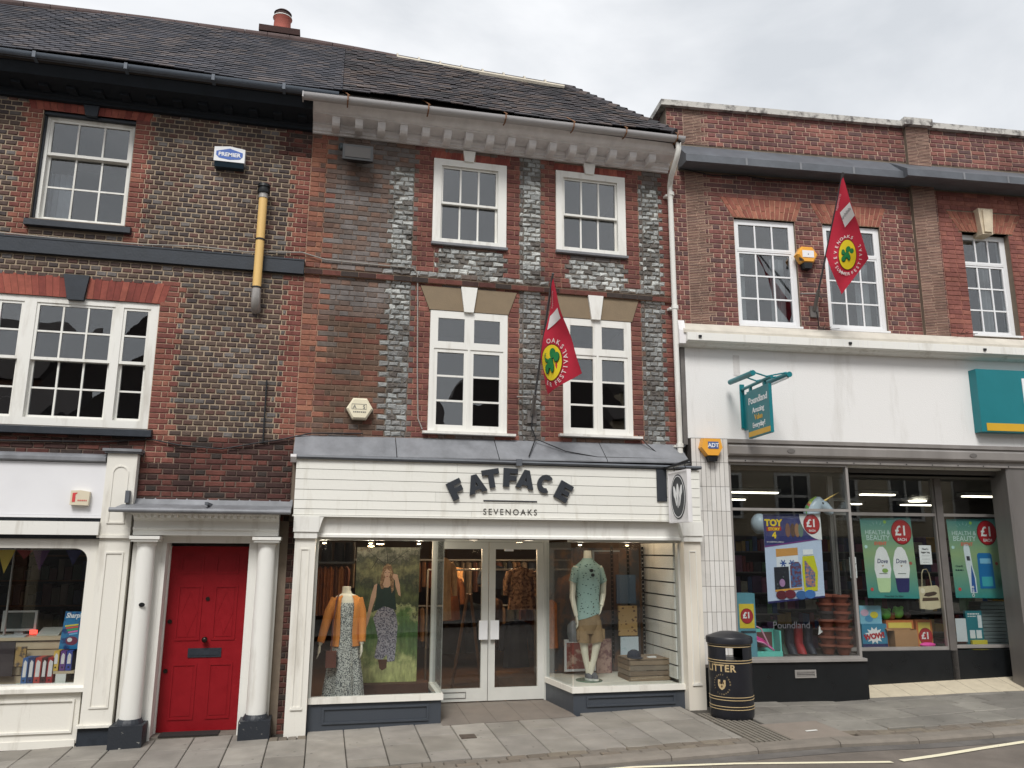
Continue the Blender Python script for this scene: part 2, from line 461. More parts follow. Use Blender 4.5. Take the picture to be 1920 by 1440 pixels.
def brick_shape(hw, hh, relief, jit, rng, y=0.0):
    """rounded brick face seen from -y, centred on 0; front proud of the mortar by relief + 0.005"""
    j = lambda: rng.uniform(-jit, jit)
    back = [(-hw, .012, -hh), (hw, .012, -hh), (hw, .012, hh), (-hw, .012, hh)]
    c = [(j(), j()) for _ in range(4)]
    mid = [(x + c[i][0], .004 + y, z + c[i][1]) for i, (x, _, z) in enumerate(back)]
    k = min(0.0055 + jit * 0.6, hw * 0.4, hh * 0.4)
    fr = []
    for i, (x, _, z) in enumerate(back):
        fr.append((x - math.copysign(k, x) + c[i][0] * .6, -relief + y + j() * .5, z - math.copysign(k, z) + c[i][1] * .6))
    vs = back + mid + fr
    fs = [(8, 9, 10, 11)]
    for i in range(4):
        n = (i + 1) % 4
        fs += [(i, n, n + 4, i + 4), (i + 4, n + 4, n + 8, i + 8)]
    return vs, fs

def overlay(iv, a, b, t):
    out = []
    for x0, x1, tt in iv:
        if b <= x0 or a >= x1:
            out.append((x0, x1, tt)); continue
        if x0 < a: out.append((x0, a, tt))
        out.append((max(a, x0), min(b, x1), t))
        if x1 > b: out.append((b, x1, tt))
    res = []
    for q in out:
        if res and res[-1][2] == q[2] and abs(res[-1][1] - q[0]) < 1e-6 and q[2] == t:
            res[-1] = (res[-1][0], q[1], t)
        else: res.append(q)
    return res

BRICK_MESH = {}
def brick_wall(parent, X0, X1, Z0, Z1, pitch, zones, openings, y=0.0, occl=(), keep=300, seed=1):
    """zones: (type, x0, x1, z0, z1, tooth_left, tooth_right); openings: (xb0, xb1, xt0, xt1, z0, z1)"""
    rng = random.Random(seed)
    bricks = []; mortar = MB()
    rows = int(round((Z1 - Z0) / pitch))
    for k in range(rows):
        za = Z0 + k * pitch; zc = za + pitch / 2; par = k % 2
        iv = [(X0, X1, zones[0][0])]
        for t, a, b, c, d, tl, tr in zones[1:]:
            if c <= zc < d:
                s_ = 1 if par else -1
                iv = overlay(iv, a + s_ * tl, b - s_ * tr, t)
        for a0, a1, b0, b1, c, d in openings:
            if c < zc < d:
                f = (zc - c) / (d - c)
                iv = overlay(iv, a0 + (b0 - a0) * f, a1 + (b1 - a1) * f, None)
        for a, b, t in iv:
            if t is None or b - a < 0.012: continue
            bt = BRICK[t]; j = bt[3] / 2
            mortar.add([(a, y + .006, za), (b, y + .006, za), (b, y + .006, za + pitch), (a, y + .006, za + pitch)], [(0, 1, 2, 3)], MORT_OF[t])
            if bt[4] == 'tile':
                for q in range(3):
                    h = pitch / 3; x = a
                    while x < b - .02:
                        L = min(rng.uniform(.13, .2), b - x)
                        if b - x - L < .06: L = b - x
                        bricks.append((x + .003, x + L - .003, za + q * h + .005, za + (q + 1) * h - .005, t)); x += L
                continue
            if bt[4] == 'header': seq = [.112]; off = par * .056
            elif bt[4] == 'flem': seq = [.222, .112]; off = par * .167
            elif bt[4] == 'eng': seq = [.222] if par else [.112]; off = .056 * par
            else: seq = [.222] if par else [.112, .066]; off = None
            cuts = [a]
            if off is None:
                x = a; i = 0
                while x < b: x += seq[i % len(seq)]; i += 1; cuts.append(min(x, b))
            else:
                P_ = sum(seq); x = math.floor((a - off) / P_) * P_ + off; i = 0
                while x < b:
                    x += seq[i % len(seq)] + rng.uniform(-.004, .004); i += 1
                    if x > a: cuts.append(min(x, b))
            cc = [cuts[0]]
            for q in cuts[1:]:
                if q - cc[-1] > .038: cc.append(q)
                else: cc[-1] = q if len(cc) > 1 else cc[-1]
            if cc[-1] < b - 1e-4: cc[-1] = b
            for p, q in zip(cc, cc[1:]):
                bricks.append((p + j, q - j, za + j, za + pitch - j, t))
    # the largest in view become objects of their own, the rest one part
    def score(b):
        x0, x1, z0, z1, t = b
        c = XF @ Vector(((x0 + x1) / 2, y, (z0 + z1) / 2))
        if z1 - z0 < .03: return 0
        for (p, q, r, s_) in occl:
            if p < (x0 + x1) / 2 < q and r < (z0 + z1) / 2 < s_: return 0
        d = cam.matrix_world.inverted() @ c
        if abs(d.x / -d.z) > .62 or abs(d.y / -d.z) > .46: return 0
        return (x1 - x0) * (z1 - z0) / (c - CAM_POS).length_squared
    order = sorted(range(len(bricks)), key=lambda i: -score(bricks[i]))
    top = set(order[:keep])
    rest = MB()
    for i, (x0, x1, z0, z1, t) in enumerate(bricks):
        bt = BRICK[t]
        tn = rng.choices(range(len(bt[0])), bt[1])[0]
        hw, hh = (x1 - x0) / 2, (z1 - z0) / 2
        cx, cz = (x0 + x1) / 2, (z0 + z1) / 2
        if i in top:
            key = (round(hw, 2), round(hh, 3), t, tn, rng.randrange(3))
            me = BRICK_MESH.get(key)
            if me is None:
                vs, fs = brick_shape(max(.014, round(hw, 2) - (.004 if round(hw, 2) > hw else 0)), hh, bt[5], bt[6], rng)
                me = bpy.data.meshes.new('brick'); me.from_pydata(vs, [], fs); me.materials.append(bt[0][tn]); me.update()
                BRICK_MESH[key] = me
            place('brick', me, parent, loc=(cx, y + rng.uniform(-.001, .001), cz))
        else:
            vs, fs = brick_shape(hw, hh, bt[5], bt[6], rng, rng.uniform(-.0015, .0015))
            rest.add([(p[0] + cx, p[1] + y, p[2] + cz) for p in vs], fs, TONE_OF[t] + tn)
    def mesh_of(mb, name, mats):
        me = bpy.data.meshes.new(name)
        b = BASE[parent.name]
        me.from_pydata([(p[0] - b.x, p[1] - b.y, p[2] - b.z) for p in mb.v], [], mb.f)
        for q in mats: me.materials.append(q)
        me.polygons.foreach_set('material_index', mb.m); me.update()
        return place(name, me, parent)
    mesh_of(mortar, 'mortar', MORT)
    props(mesh_of(rest, 'brickwork', ALLTONES), kind='stuff')

def wall_core(parent, X0, X1, Z0, Z1, holes, y0, y1, mt):
    m = MB()
    for a, b, c, d in rects_minus(X0, X1, Z0, Z1, holes): m.box(a, b, y0, y1, c, d)
    return m.build('wall', mt, parent)

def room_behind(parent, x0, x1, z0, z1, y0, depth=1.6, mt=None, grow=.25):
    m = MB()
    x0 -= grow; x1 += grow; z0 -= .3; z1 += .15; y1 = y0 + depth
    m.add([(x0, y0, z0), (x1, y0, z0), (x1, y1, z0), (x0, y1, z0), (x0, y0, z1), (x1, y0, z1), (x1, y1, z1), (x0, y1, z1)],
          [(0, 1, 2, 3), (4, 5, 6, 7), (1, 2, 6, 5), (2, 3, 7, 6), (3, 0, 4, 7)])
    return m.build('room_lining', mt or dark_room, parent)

def window(parent, x0, x1, z0, z1, y, cells, mt, bar=.022, stile=.035, depth=.06, pane_mat=None, room=True, label=None, sash=True, room_y=None):
    """cells: (xa, xb, za, zb, cols, rows, dy): one sash each; panes are glazed one by one"""
    m = MB()
    for a, b, c, d in rects_minus(x0, x1, z0, z1, [q[:4] for q in cells]): m.box(a, b, y, y + depth + .05, c, d)
    w = m.build('window', mt, parent, label=label)
    for xa, xb, za, zb, nc, nr, dy in cells:
        s_ = MB(); ys = y + .012 + dy
        ia, ib, ja, jb = xa + stile, xb - stile, za + stile * 1.1, zb - stile
        for a, b, c, d in rects_minus(xa, xb, za, zb, [(ia, ib, ja, jb)]): s_.box(a, b, ys, ys + .04, c, d)
        pw, ph = (ib - ia - bar * (nc - 1)) / nc, (jb - ja - bar * (nr - 1)) / nr
        for i in range(1, nc): s_.box(ia + i * pw + (i - 1) * bar, ia + i * (pw + bar), ys + .004, ys + .036, ja, jb)
        for k in range(1, nr):
            for i in range(nc):
                s_.box(ia + i * (pw + bar), ia + i * (pw + bar) + pw, ys + .006, ys + .034, ja + k * ph + (k - 1) * bar, ja + k * (ph + bar))
        s_.build('sash', mt, w)
        for i in range(nc):
            for k in range(nr):
                a, c = ia + i * (pw + bar), ja + k * (ph + bar)
                t = RND.uniform(-.004, .004)
                g = MB().box(a, a + pw, ys + .018, ys + .022, c, c + ph)
                for q in range(len(g.v)):             # each old pane sits at its own slight angle
                    X, Y, Z = g.v[q]
                    g.v[q] = (X, Y + t * (X - a) / pw + .004 * math.sin(Z * 9) * (.5 if mt is upvc else 1), Z)
                g.build('pane', pane_mat or GLASS_OLD, w)
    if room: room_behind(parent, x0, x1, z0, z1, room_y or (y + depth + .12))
    return w

# ---------------------------------------------------------------- ground, road, pavement
def sheet(name, x0, x1, y0, y1, dz, mt, nx=2, ny=2, fn=gz):
    m = MB()
    for i in range(nx):
        for k in range(ny):
            xa, xb = x0 + (x1 - x0) * i / nx, x0 + (x1 - x0) * (i + 1) / nx
            ya, yb = y0 + (y1 - y0) * k / ny, y0 + (y1 - y0) * (k + 1) / ny
            m.add([(p, q, fn(p, q) + dz) for p, q in [(xa, ya), (xb, ya), (xb, yb), (xa, yb)]], [(0, 1, 2, 3)])
    o = m.build(name, mt, None)
    props(o, kind='structure')
    return o

asphalt = mat('worn_asphalt', srgb(122, 114, 106), 0.9, 0.16, 2.5, 0.9, 160, spec=0.25, specks=(30, .10, .8))
def road_z(x, y): return -dip(x) + 0.01 + 0.025 * x - 0.0412 - 0.05 + 0.02 * min(0.0, (y + 2.05)) * -0.6
sheet('ground', -900, 900, -900, 900, -0.6, mat('far_ground', srgb(120, 116, 108), 0.95, 0.2, 0.1), 2, 2, lambda x, y: 0)
sheet('road', -30, 30, -9.0, -2.05, 0, asphalt, 120, 6, road_z)
sheet('opposite_pavement', -30, 30, -40, -9.0, 0.1, mat('far_paving', srgb(140, 136, 130), 0.9, 0.15, 2), 2, 2, lambda x, y: road_z(x, -9.0))

pave = sheet('pavement', -30, 30, -1.86, 1.0, -0.03, mat('dark_joint_sand', srgb(74, 70, 64), 0.95, 0.25, 12, 0.6, 90), 120, 3)
BASE['pavement'] = Vector((0, 0, 0))
slab_mats = [mat('concrete_slab_' + n_, srgb(*c), 0.88, 0.13, 3.5, 0.4, 140, spec=0.25, objrand=0.05, specks=(6.5, .07, .6)) for n_, c in zip(
    ['warm', 'grey', 'brown', 'pale'], [(144, 139, 131), (140, 135, 128), (136, 131, 123), (148, 143, 135)])]
cool_slab = [mat('grey_slab_' + n_, srgb(*c), 0.75, 0.16, 3, 0.35, 140, spec=0.3, objrand=0.06, specks=(6.5, .07, .6)) for n_, c in zip(
    ['dark', 'mid', 'blue'], [(131, 127, 119), (137, 133, 125), (127, 123, 116)])]
block_mats = [mat('paving_block_' + n_, srgb(*c), 0.9, 0.16, 12, 0.5, 140, objrand=0.12) for n_, c in zip(['tan', 'brown', 'grey'], [(120, 111, 98), (112, 103, 92), (116, 109, 100)])]

def slab(name, x0, x1, y0, y1, mt, top=.012, tilt=.003, g=.004, parent=None):
    m = MB(); t = [RND.uniform(-tilt, tilt) for _ in range(4)]
    x0 += g; x1 -= g; y0 += g; y1 -= g; c = .006
    P = [(x0, y0), (x1, y0), (x1, y1), (x0, y1)]
    Q = [(x0 + c, y0 + c), (x1 - c, y0 + c), (x1 - c, y1 - c), (x0 + c, y1 - c)]
    vs = [(x, y, gz(x, y) - .035) for x, y in P] + [(x, y, gz(x, y) - .032 + .03 + top - .014 + t[i]) for i, (x, y) in enumerate(P)] \
        + [(x, y, gz(x, y) + top - .008 + t[i]) for i, (x, y) in enumerate(Q)]
    fs = [(8, 9, 10, 11)]
    for i in range(4):
        n = (i + 1) % 4
        fs += [(i, n, n + 4, i + 4), (i + 4, n + 4, n + 8, i + 8)]
    return m.add(vs, fs).build(name, mt, parent or pave)

x = -0.06 - .385 * 10
col = 0
while x < 4.1:
    ytop = -0.03 if x < -.5 else (-0.30 if -.5 <= x < -.1 else -.12)
    if -2.1 < x < -.5: ytop = 0.05
    if 1.2 < x < 2.9: ytop = -.27
    if -.5 < x < -.1:                                   # row of small setts in front of the white pilaster
        for q in range(4): slab('paving_block', x + q * .096, x + (q + 1) * .096, -.42, -.26, block_mats[q % 3])
        ytop = -.42
    ybot = -1.62 + .04 * math.sin(x * 1.7)
    y = ytop
    while y > ybot + .02:
        L = RND.choice([.42, .55, .62, .62, .8])
        yn = y - L
        if yn < ybot + .22: yn = ybot
        slab('paving_slab', x, x + .385, yn, y, RND.choice(slab_mats))
        y = yn
    x += .385; col += 1
xe = x
# grey slabs in front of the discount shop, laid irregularly
yrow = [-.05, -.42, -.78, -1.18, -1.6]
x = 4.78
for r_ in range(len(yrow) - 1):
    x = 4.80 + [0, .0, .0, .62][r_]
    while x < 10.5:
        L = RND.choice([.45, .6, .75, .9])
        slab('paving_slab', x, x + L, yrow[r_ + 1], yrow[r_] if r_ else -.05 - max(0, (x - 4.5) * .079) * .8, RND.choice(cool_slab), tilt=.008)
        x += L
slab('paving_slab', 4.72, 5.42, -1.86, -1.18, mat('reddish_concrete', srgb(134, 124, 114), 0.9, 0.12, 5, 0.4, 120), tilt=.004)
# ribbed drainage channel slabs running to the kerb
chan = mat('ribbed_channel_stone', srgb(122, 116, 106), 0.9, 0.2, 10, 0.5, 120)
for k in range(5):
    ya = -.55 - k * .26
    m = MB()
    for q in range(8):
        xa = 4.30 + q * .058
        m.ex([(ya - .255, gz(4.5, ya) - .03), (ya - .255, gz(4.5, ya - .255) + .006), (ya, gz(4.5, ya) + .006), (ya, gz(4.5, ya) - .03)], xa, xa + .036)
    m.build('channel_slab', chan, pave)
for x0, x1, y0, y1 in [(xe, 4.29, -1.0, -.12), (xe, 4.29, -1.62, -1.0)]: slab('paving_slab', x0, x1, y0, y1, slab_mats[0])
# block border along the kerb
for r_ in range(2):
    x = -4.2 + .1 * r_
    while x < 10.5:
        if not (4.28 < x < 5.4):
            slab('paving_block', x, x + .2, -1.74 - r_ * .115, -1.625 - r_ * .115, RND.choice(block_mats), top=.009, tilt=.004)
        x += .2
# drain cover and cut setts by the shop door
m = MB(); m.box(1.50, 1.66, -.9, -.74, gz(1.5, -.8) + .002, gz(1.5, -.8) + .016); m.build('drain_cover', mat('rusty_iron_cover', srgb(84, 74, 66), 0.8, 0.3, 20, 0.4, 60), pave)
m = MB(); m.box(-1.0, -.82, -1.5, -1.38, gz(-.9, -1.4) + .002, gz(-.9, -1.4) + .015); m.build('drain_cover', MATS['rusty_iron_cover'], pave)
m = MB(); m.prism([(0, 0), (.12, 0), (.10, .03), (.02, .03)], 0, 1)
mk_ = MB(); mk_.add([(5.02, -1.62, gz(5.0, -1.6) + .009), (5.17, -1.60, gz(5.1, -1.6) + .009), (5.17, -1.56, gz(5.1, -1.56) + .009), (5.03, -1.575, gz(5.0, -1.57) + .009)], [(0, 1, 2, 3)])
mk_.build('paint_mark', white_paint, pave)
# kerb stones
kerb = thing('kerb', None, None, (0, -1.95, 0), kind='structure')
kerb_mats = [mat('kerb_concrete_' + n_, srgb(*c), 0.88, 0.16, 6, 0.4, 120, objrand=.06) for n_, c in zip(['a', 'b'], [(128, 121, 112), (122, 115, 106)])]
x = -5.0 + .17
while x < 11:
    m = MB(); L = .905; z0, z1 = gz(x, -1.87), gz(x + L, -1.87)
    prof = [(-1.858, -.09), (-1.858, .006), (-2.0, .002), (-2.028, -.006), (-2.042, -.024), (-2.047, -.18), (-1.858, -.18)]
    m.ex(prof, x + .004, x + L - .004, 0, z0, z1)
    m.build('kerb_stone', kerb_mats[int(RND.random() * 2)], kerb)
    x += L
# gutter tarmac band and painted lines
line_mat = mat('worn_line_paint', srgb(232, 224, 196), 0.7, col2=srgb(150, 142, 130), lo=.62, hi=.72, vs=26, bump=.3, bs=100)
def road_line(pts, w, name, label=None):
    m = MB()
    for (xa, ya), (xb, yb) in zip(pts, pts[1:]):
        m.add([(xa, ya - w / 2, road_z(xa, ya - w / 2) + .007), (xb, yb - w / 2, road_z(xb, yb - w / 2) + .007), (xb, yb + w / 2, road_z(xb, yb + w / 2) + .007), (xa, ya + w / 2, road_z(xa, ya + w / 2) + .007)], [(0, 1, 2, 3)])
    props(m.build(name, line_mat, None), kind='structure')
sheet('road_gutter', -30, 30, -2.24, -2.05, .003, mat('gutter_asphalt', srgb(104, 100, 96), .9, .22, 5, .8, 120, specks=(24, .1, .75)), 120, 1, road_z)
road_line([(1.6, -2.12), (2.9, -2.14), (3.82, -2.31), (5.21, -2.68)], .062, 'road_marking')
road_line([(5.33, -2.655), (5.9, -2.51), (6.5, -2.37), (7.1, -2.28), (9.5, -2.26)], .075, 'road_marking')

# ================================================================ LEFT BUILDING
BA = thing('brick_building', 'dark brown brick building with red front door and black cornice', 'building', (-2.6, 0, -0.05))
mortar_core = mat('rough_core_mortar', srgb(120, 108, 95), 0.95, 0.15, 8)
winA_u = (-3.46, -2.45, 5.64, 6.99)
winA_l = (-3.74, -1.985, 3.25, 4.72)
wall_core(BA, -5.6, -.385, -.15, 7.3, [winA_u, winA_l, (-5.6, -2.1, -.15, 2.0), (-1.72, -.74, -.15, 2.02)], .012, .26, mortar_core)
brick_wall(BA, -5.6, -.385, 2.25, 7.125, .0625,
    [('brown', 0, 0, 0, 0, 0, 0),
     ('redq', -3.66, -3.45, 5.40, 7.2, .03, 0), ('redq', -2.46, -2.26, 5.40, 7.2, 0, .03),
     ('redq', -1.99, -1.74, 3.16, 4.98, 0, .035), ('redq', -.60, -.385, 3.0, 6.75, .035, 0), ('sooty', -.75, -.385, 6.75, 7.2, .04, 0),
     ('sooty', -5.6, -.385, 2.0, 3.16, 0, 0), ('redq', -1.99, -1.72, 2.9, 3.3, 0, .04)],
    [(-3.46, -2.45, -3.46, -2.45, 5.53, 6.99), (-3.6, -2.3, -3.64, -2.26, 6.99, 7.13),
     (-3.74, -1.985, -3.74, -1.985, 3.16, 4.72), (-3.80, -1.94, -3.86, -1.90, 4.72, 4.965), (-5.6, -2.03, -5.6, -2.03, 2.0, 2.95),
     (-5.6, -.385, -5.6, -.385, 5.20, 5.39)],
    occl=[(-1.55, -1.15, 6.4, 6.75), (-1.05, -.83, 4.6, 6.3), (-2.2, -.38, 2.2, 2.5)], seed=3)
# strip of old brick between the porch and the clothes shop
brick_wall(BA, -.50, -.27, -.12, 2.25, .0625, [('sooty', 0, 0, 0, 0, 0, 0)], [], y=.02, keep=0, seed=5)
MB().box(-.5, -.2, .032, .3, -.15, 2.3).build('wall', mortar_core, BA)
# window arches, keystones
arch_red = tones('rubbed_red_brick', [(156, 70, 56), (140, 60, 50), (168, 80, 62)], .8, .2, 20, .3, 120)
def flat_arch(parent, xb0, xb1, xt0, xt1, z0, z1, n, y, mts, skip=None, split=0, name='arch_brick', gap=.0022, mort=None):
    for i in range(n):
        for (f0, f1) in ([(0, 1)] if not split else ([(0, .38), (.38, 1)] if i % 2 else [(0, .62), (.62, 1)])):
            g0, g1 = i / n, (i + 1) / n
            def X(g, f): return (xb0 + (xb1 - xb0) * g) * (1 - f) + (xt0 + (xt1 - xt0) * g) * f
            Zf = lambda f: z0 + (z1 - z0) * f
            xm = X((g0 + g1) / 2, .5)
            if skip and skip[0] < xm < skip[1]: continue
            e = gap
            zz = (gap if split else 0)
            MB().prism([(X(g0, f0) + e, Zf(f0) + zz), (X(g1, f0) - e, Zf(f0) + zz), (X(g1, f1) - e, Zf(f1) - zz), (X(g0, f1) + e, Zf(f1) - zz)], y - RND.uniform(.001, .004), y + .1).build(name, RND.choice(mts), parent)
    MB().prism([(xb0, z0), (xb1, z0), (xt1, z1), (xt0, z1)], y + .004, y + .1).build('mortar', mort or MATS['tan_mortar'], parent)
flat_arch(BA, -3.60, -2.30, -3.64, -2.26, 6.99, 7.125, 18, 0, arch_red, (-3.03, -2.87), gap=.002)
flat_arch(BA, -3.80, -1.94, -3.88, -1.88, 4.72, 4.965, 27, 0, arch_red, (-2.97, -2.77), gap=.0018)
MB().prism([(-3.0, 6.965), (-2.875, 6.965), (-2.86, 7.14), (-3.05, 7.14)], -.035, .1).build('keystone', black_paint, BA)
MB().prism([(-2.955, 4.69), (-2.785, 4.69), (-2.75, 4.985), (-3.02, 4.985)], -.04, .1).build('keystone', black_paint, BA)
MB().box(-5.6, -.395, -.05, .05, 5.205, 5.385).box(-5.6, -.39, -.056, .05, 5.37, 5.388).build('band_course', black_paint, BA)
# black eaves cornice, gutter
m = MB().ex([(.02, 7.10), (-.06, 7.10), (-.06, 7.135), (-.09, 7.15), (-.09, 7.19), (-.38, 7.21), (-.40, 7.24), (-.45, 7.31), (-.45, 7.34), (.02, 7.34)], -5.6, -.395)
deep_black = mat('deep_black_paint', srgb(32, 37, 43), .7, .2, 9, .15, 50, spec=.2)  # darker, duller black than the other trim
m.build('cornice', deep_black, BA)
for i in range(18):
    xx = -5.5 + i * .29
    MB().box(xx, xx + .10, -.24, -.085, 7.165, 7.202).build('modillion', deep_black, BA)
def gutter(parent, x0, x1, y, z0, z1, r, mt, name='gutter'):
    prof = [(y + r * math.cos(a), r * math.sin(a)) for a in [math.pi + math.pi * k / 10 for k in range(11)]] + [(y + (r - .006) * math.cos(a), (r - .006) * math.sin(a)) for a in [2 * math.pi - math.pi * k / 10 for k in range(11)]]
    return MB().ex(prof, x0, x1, 0, z0, z1).build(name, mt, parent, smooth=True)
gutter_grey = mat('grey_gutter_paint', srgb(84, 92, 102), .5, .15, 6)
gutter(BA, -5.6, -.09, -.51, 7.385, 7.375, .058, gutter_grey)
for xx in (-4.4, -3.45, -2.5, -1.55, -.75): MB().box(xx, xx + .035, -.574, -.45, 7.315, 7.39).build('gutter_clip', gutter_grey, BA)
# sash windows
w = window(BA, -3.435, -2.47, 5.64, 6.955, .09, [(-3.40, -2.50, 6.475, 6.93, 3, 1, 0.0), (-3.40, -2.50, 5.68, 6.50, 3, 2, .045)], white_paint, bar=.02, stile=.032)
MB().box(-3.462, -2.448, .03, .2, 6.955, 6.995).box(-3.462, -3.437, .06, .24, 5.64, 6.955).box(-2.468, -2.448, .06, .24, 5.64, 6.955).build('reveal_lining', black_paint, BA)
MB().ex([(-.07, 5.53), (-.07, 5.60), (.14, 5.645), (.14, 5.53)], -3.49, -2.37).build('sill', black_paint, w)
pts_ = [(-3.40 + .26 * k / 12, .34 + .02 * math.sin(k * 2.1)) for k in range(13)]
MB().exz(pts_ + [(q_[0], q_[1] + .006) for q_ in pts_[::-1]], 5.5, 6.35).build('curtain', mat('grey_net_curtain', srgb(170, 170, 172), .9, .1, 12), BA)
w = window(BA, -3.745, -1.98, 3.255, 4.725, .02, [
    (-3.655, -3.395, 3.99, 4.65, 1, 2, 0), (-3.655, -3.395, 3.34, 4.02, 1, 2, .045),
    (-3.27, -2.455, 3.99, 4.65, 3, 2, 0), (-3.27, -2.455, 3.34, 4.02, 3, 2, .045),
    (-2.365, -2.075, 3.99, 4.65, 1, 2, 0), (-2.365, -2.075, 3.34, 4.02, 1, 2, .045)], white_paint, bar=.02, stile=.03)
MB().ex([(-.09, 3.155), (-.09, 3.225), (.02, 3.25), (.02, 3.155)], -3.8, -1.925).build('sill', black_paint, w)
MB().vtube([(-3.62 + .13 * math.cos(t), .5, 3.42 + .22 * math.sin(t)) for t in [math.pi * k / 10 for k in range(11)]], .008, 6).build('desk_lamp_arm', steel, BA)
# flue pipe
flue_y = mat('yellow_flue_paint', srgb(222, 184, 116), .5, col2=srgb(150, 104, 60), lo=.66, hi=.71, vs=11, bump=.05)
f = MB().cyl((-.915, -.13, 4.93), (-.915, -.13, 6.09), .05, 16).build('flue_pipe', flue_y, BA, smooth=True)
MB().cyl((-.915, -.13, 6.09), (-.915, -.13, 6.17), .056, 16).build('flue_collar', steel, f, smooth=True)
MB().lathe([(.07, 0), (.075, .02), (.075, .05), (.062, .055), (.062, .075), (.075, .08), (.072, .115), (.03, .125)], (-.915, -.13, 6.15), 18).build('flue_cowl', plastic_black, f, smooth=True)
MB().vtube([(-.915, -.13, 4.945), (-.915, -.13, 4.84), (-.915, -.118, 4.78), (-.915, -.08, 4.735), (-.915, .0, 4.72)], [.054, .054, .054, .054, .054], 14).build('flue_elbow', steel, f, smooth=True)
for zz in (5.55, 4.95): MB().cyl((-.915, -.13, zz), (-.915, -.13, zz + .02), .056, 14).build('flue_clamp', iron_black, f)
# stationer's shopfront
MB().box(-5.6, -2.335, -.105, .1, 2.285, 2.845).box(-5.6, -2.335, -.115, .1, 2.255, 2.283).build('shop_fascia', mat('pale_fascia_board', srgb(226, 226, 228), .45, .03, 3), BA)
MB().ex([(.02, 2.96), (-.10, 2.93), (-.15, 2.90), (-.15, 2.865), (-.12, 2.85), (.02, 2.85)], -5.6, -2.345).build('lead_capping', lead, BA)
MB().box(-5.6, -2.335, -.165, .05, 2.075, 2.215).build('awning_box', white_paint, BA)
MB().box(-5.6, -2.34, -.07, .05, 2.216, 2.254).box(-5.6, -2.34, -.08, .05, 2.035, 2.0745).build('awning_slot', black_paint, BA)
p = MB().box(-2.335, -2.03, -.12, .1, 2.075, 2.955).build('pilaster', cream_paint, BA)
MB().box(-2.36, -2.0, -.15, .1, 2.957, 2.975).box(-2.38, -1.985, -.17, .1, 2.976, 3.005).build('cap_moulding', lead, p)
arc = [(-2.185 + .085 * math.cos(t), 2.74 + .085 * math.sin(t)) for t in [math.pi * k / 10 for k in range(11)]]
arci = [(-2.185 + .07 * math.cos(t), 2.74 + .07 * math.sin(t)) for t in [math.pi * k / 10 for k in range(11)]]
MB().prism(arc + [(-2.27, 2.22), (-2.255, 2.22)] + arci[::-1] + [(-2.115, 2.22), (-2.10, 2.22)], -.129, -.12).build('arched_panel', cream_paint, p)
MB().box(-2.275, -2.095, -.132, -.12, 2.20, 2.219).build('panel_moulding', cream_paint, p)
p = MB().box(-2.33, -2.025, -.10, .1, .16, 2.045).box(-2.355, -2.0, -.135, .1, 2.046, 2.074).build('pilaster', cream_paint, BA)
m = MB()
for a, b, c, d in rects_minus(-2.262, -2.075, .32, 1.90, [(-2.245, -2.092, .337, 1.883)]): m.box(a, b, -.112, -.10, c, d)
m.build('panel_moulding', cream_paint, p)
MB().box(-2.36, -2.005, -.13, .1, .135, .1595).build('base_moulding', cream_paint, p)
MB().box(-2.345, -2.01, -.09, .1, -.12, .134).build('plinth', black_paint, p)
sw = MB()
for a, b, c, d in rects_minus(-5.6, -2.335, .545, 2.034, [(-5.5, -2.44, .56, 1.935)]): sw.box(a, b, -.05, .06, c, d)
rr_ = .13; cx_, cz_ = -2.44 - rr_, 1.935 - rr_
sw.prism([(-2.44, 1.935)] + [(cx_ + rr_ * math.cos(t), cz_ + rr_ * math.sin(t)) for t in [math.pi / 2 * k / 8 for k in range(9)]][::-1], -.05, .06)
swo = sw.build('shop_window', cream_paint, BA)
MB().box(-5.5, -2.42, .0, .008, .55, 1.94).build('pane', GLASS_SHOP, swo)
MB().ex([(-.10, .485), (-.10, .525), (-.05, .545), (.06, .545), (.06, .485)], -5.6, -2.33).build('sill', cream_paint, swo)
st = MB().box(-5.6, -2.36, -.04, .1, -.02, .484).build('stall_riser', cream_paint, BA)
m = MB()
for a, b, c, d in rects_minus(-5.2, -2.41, .085, .41, [(-5.18, -2.43, .105, .39)]): m.box(a, b, -.058, -.04, c, d)
m.build('panel_moulding', cream_paint, st)
MB().box(-5.6, -2.37, -.055, .1, -.06, .015).build('base_moulding', cream_paint, st)
# porch: columns, entablature, lead roof, red door
for cx, lab in ((-1.845, 'left'), (-.60, 'right')):
    c = MB().lathe([(.103, .215), (.104, .25), (.102, .7), (.097, 1.4), (.092, 1.95), (.092, 1.965), (.10, 1.975), (.10, 1.99), (.094, 1.995), (.105, 2.01)], (cx, -.15, 0), 28).build('column', white_paint, BA, smooth=True)
    MB().box(cx - .135, cx + .135, -.285, -.015, 2.012, 2.035).box(cx - .15, cx + .15, -.30, -.0, 2.036, 2.07).build('capital', white_paint, c)
    z0 = gz(cx, -.3) - .03
    m = MB().box(cx - .16, cx + .16, -.31, .01, z0, .175)
    rng_ = random.Random(int(cx * 100))
    m.rings([(cx, -.15, .176, .135, .135), (cx, -.15, .195, .128, .128), (cx, -.15, .222, .112, .112)], 20)
    m.build('plinth', chipped_black, c)
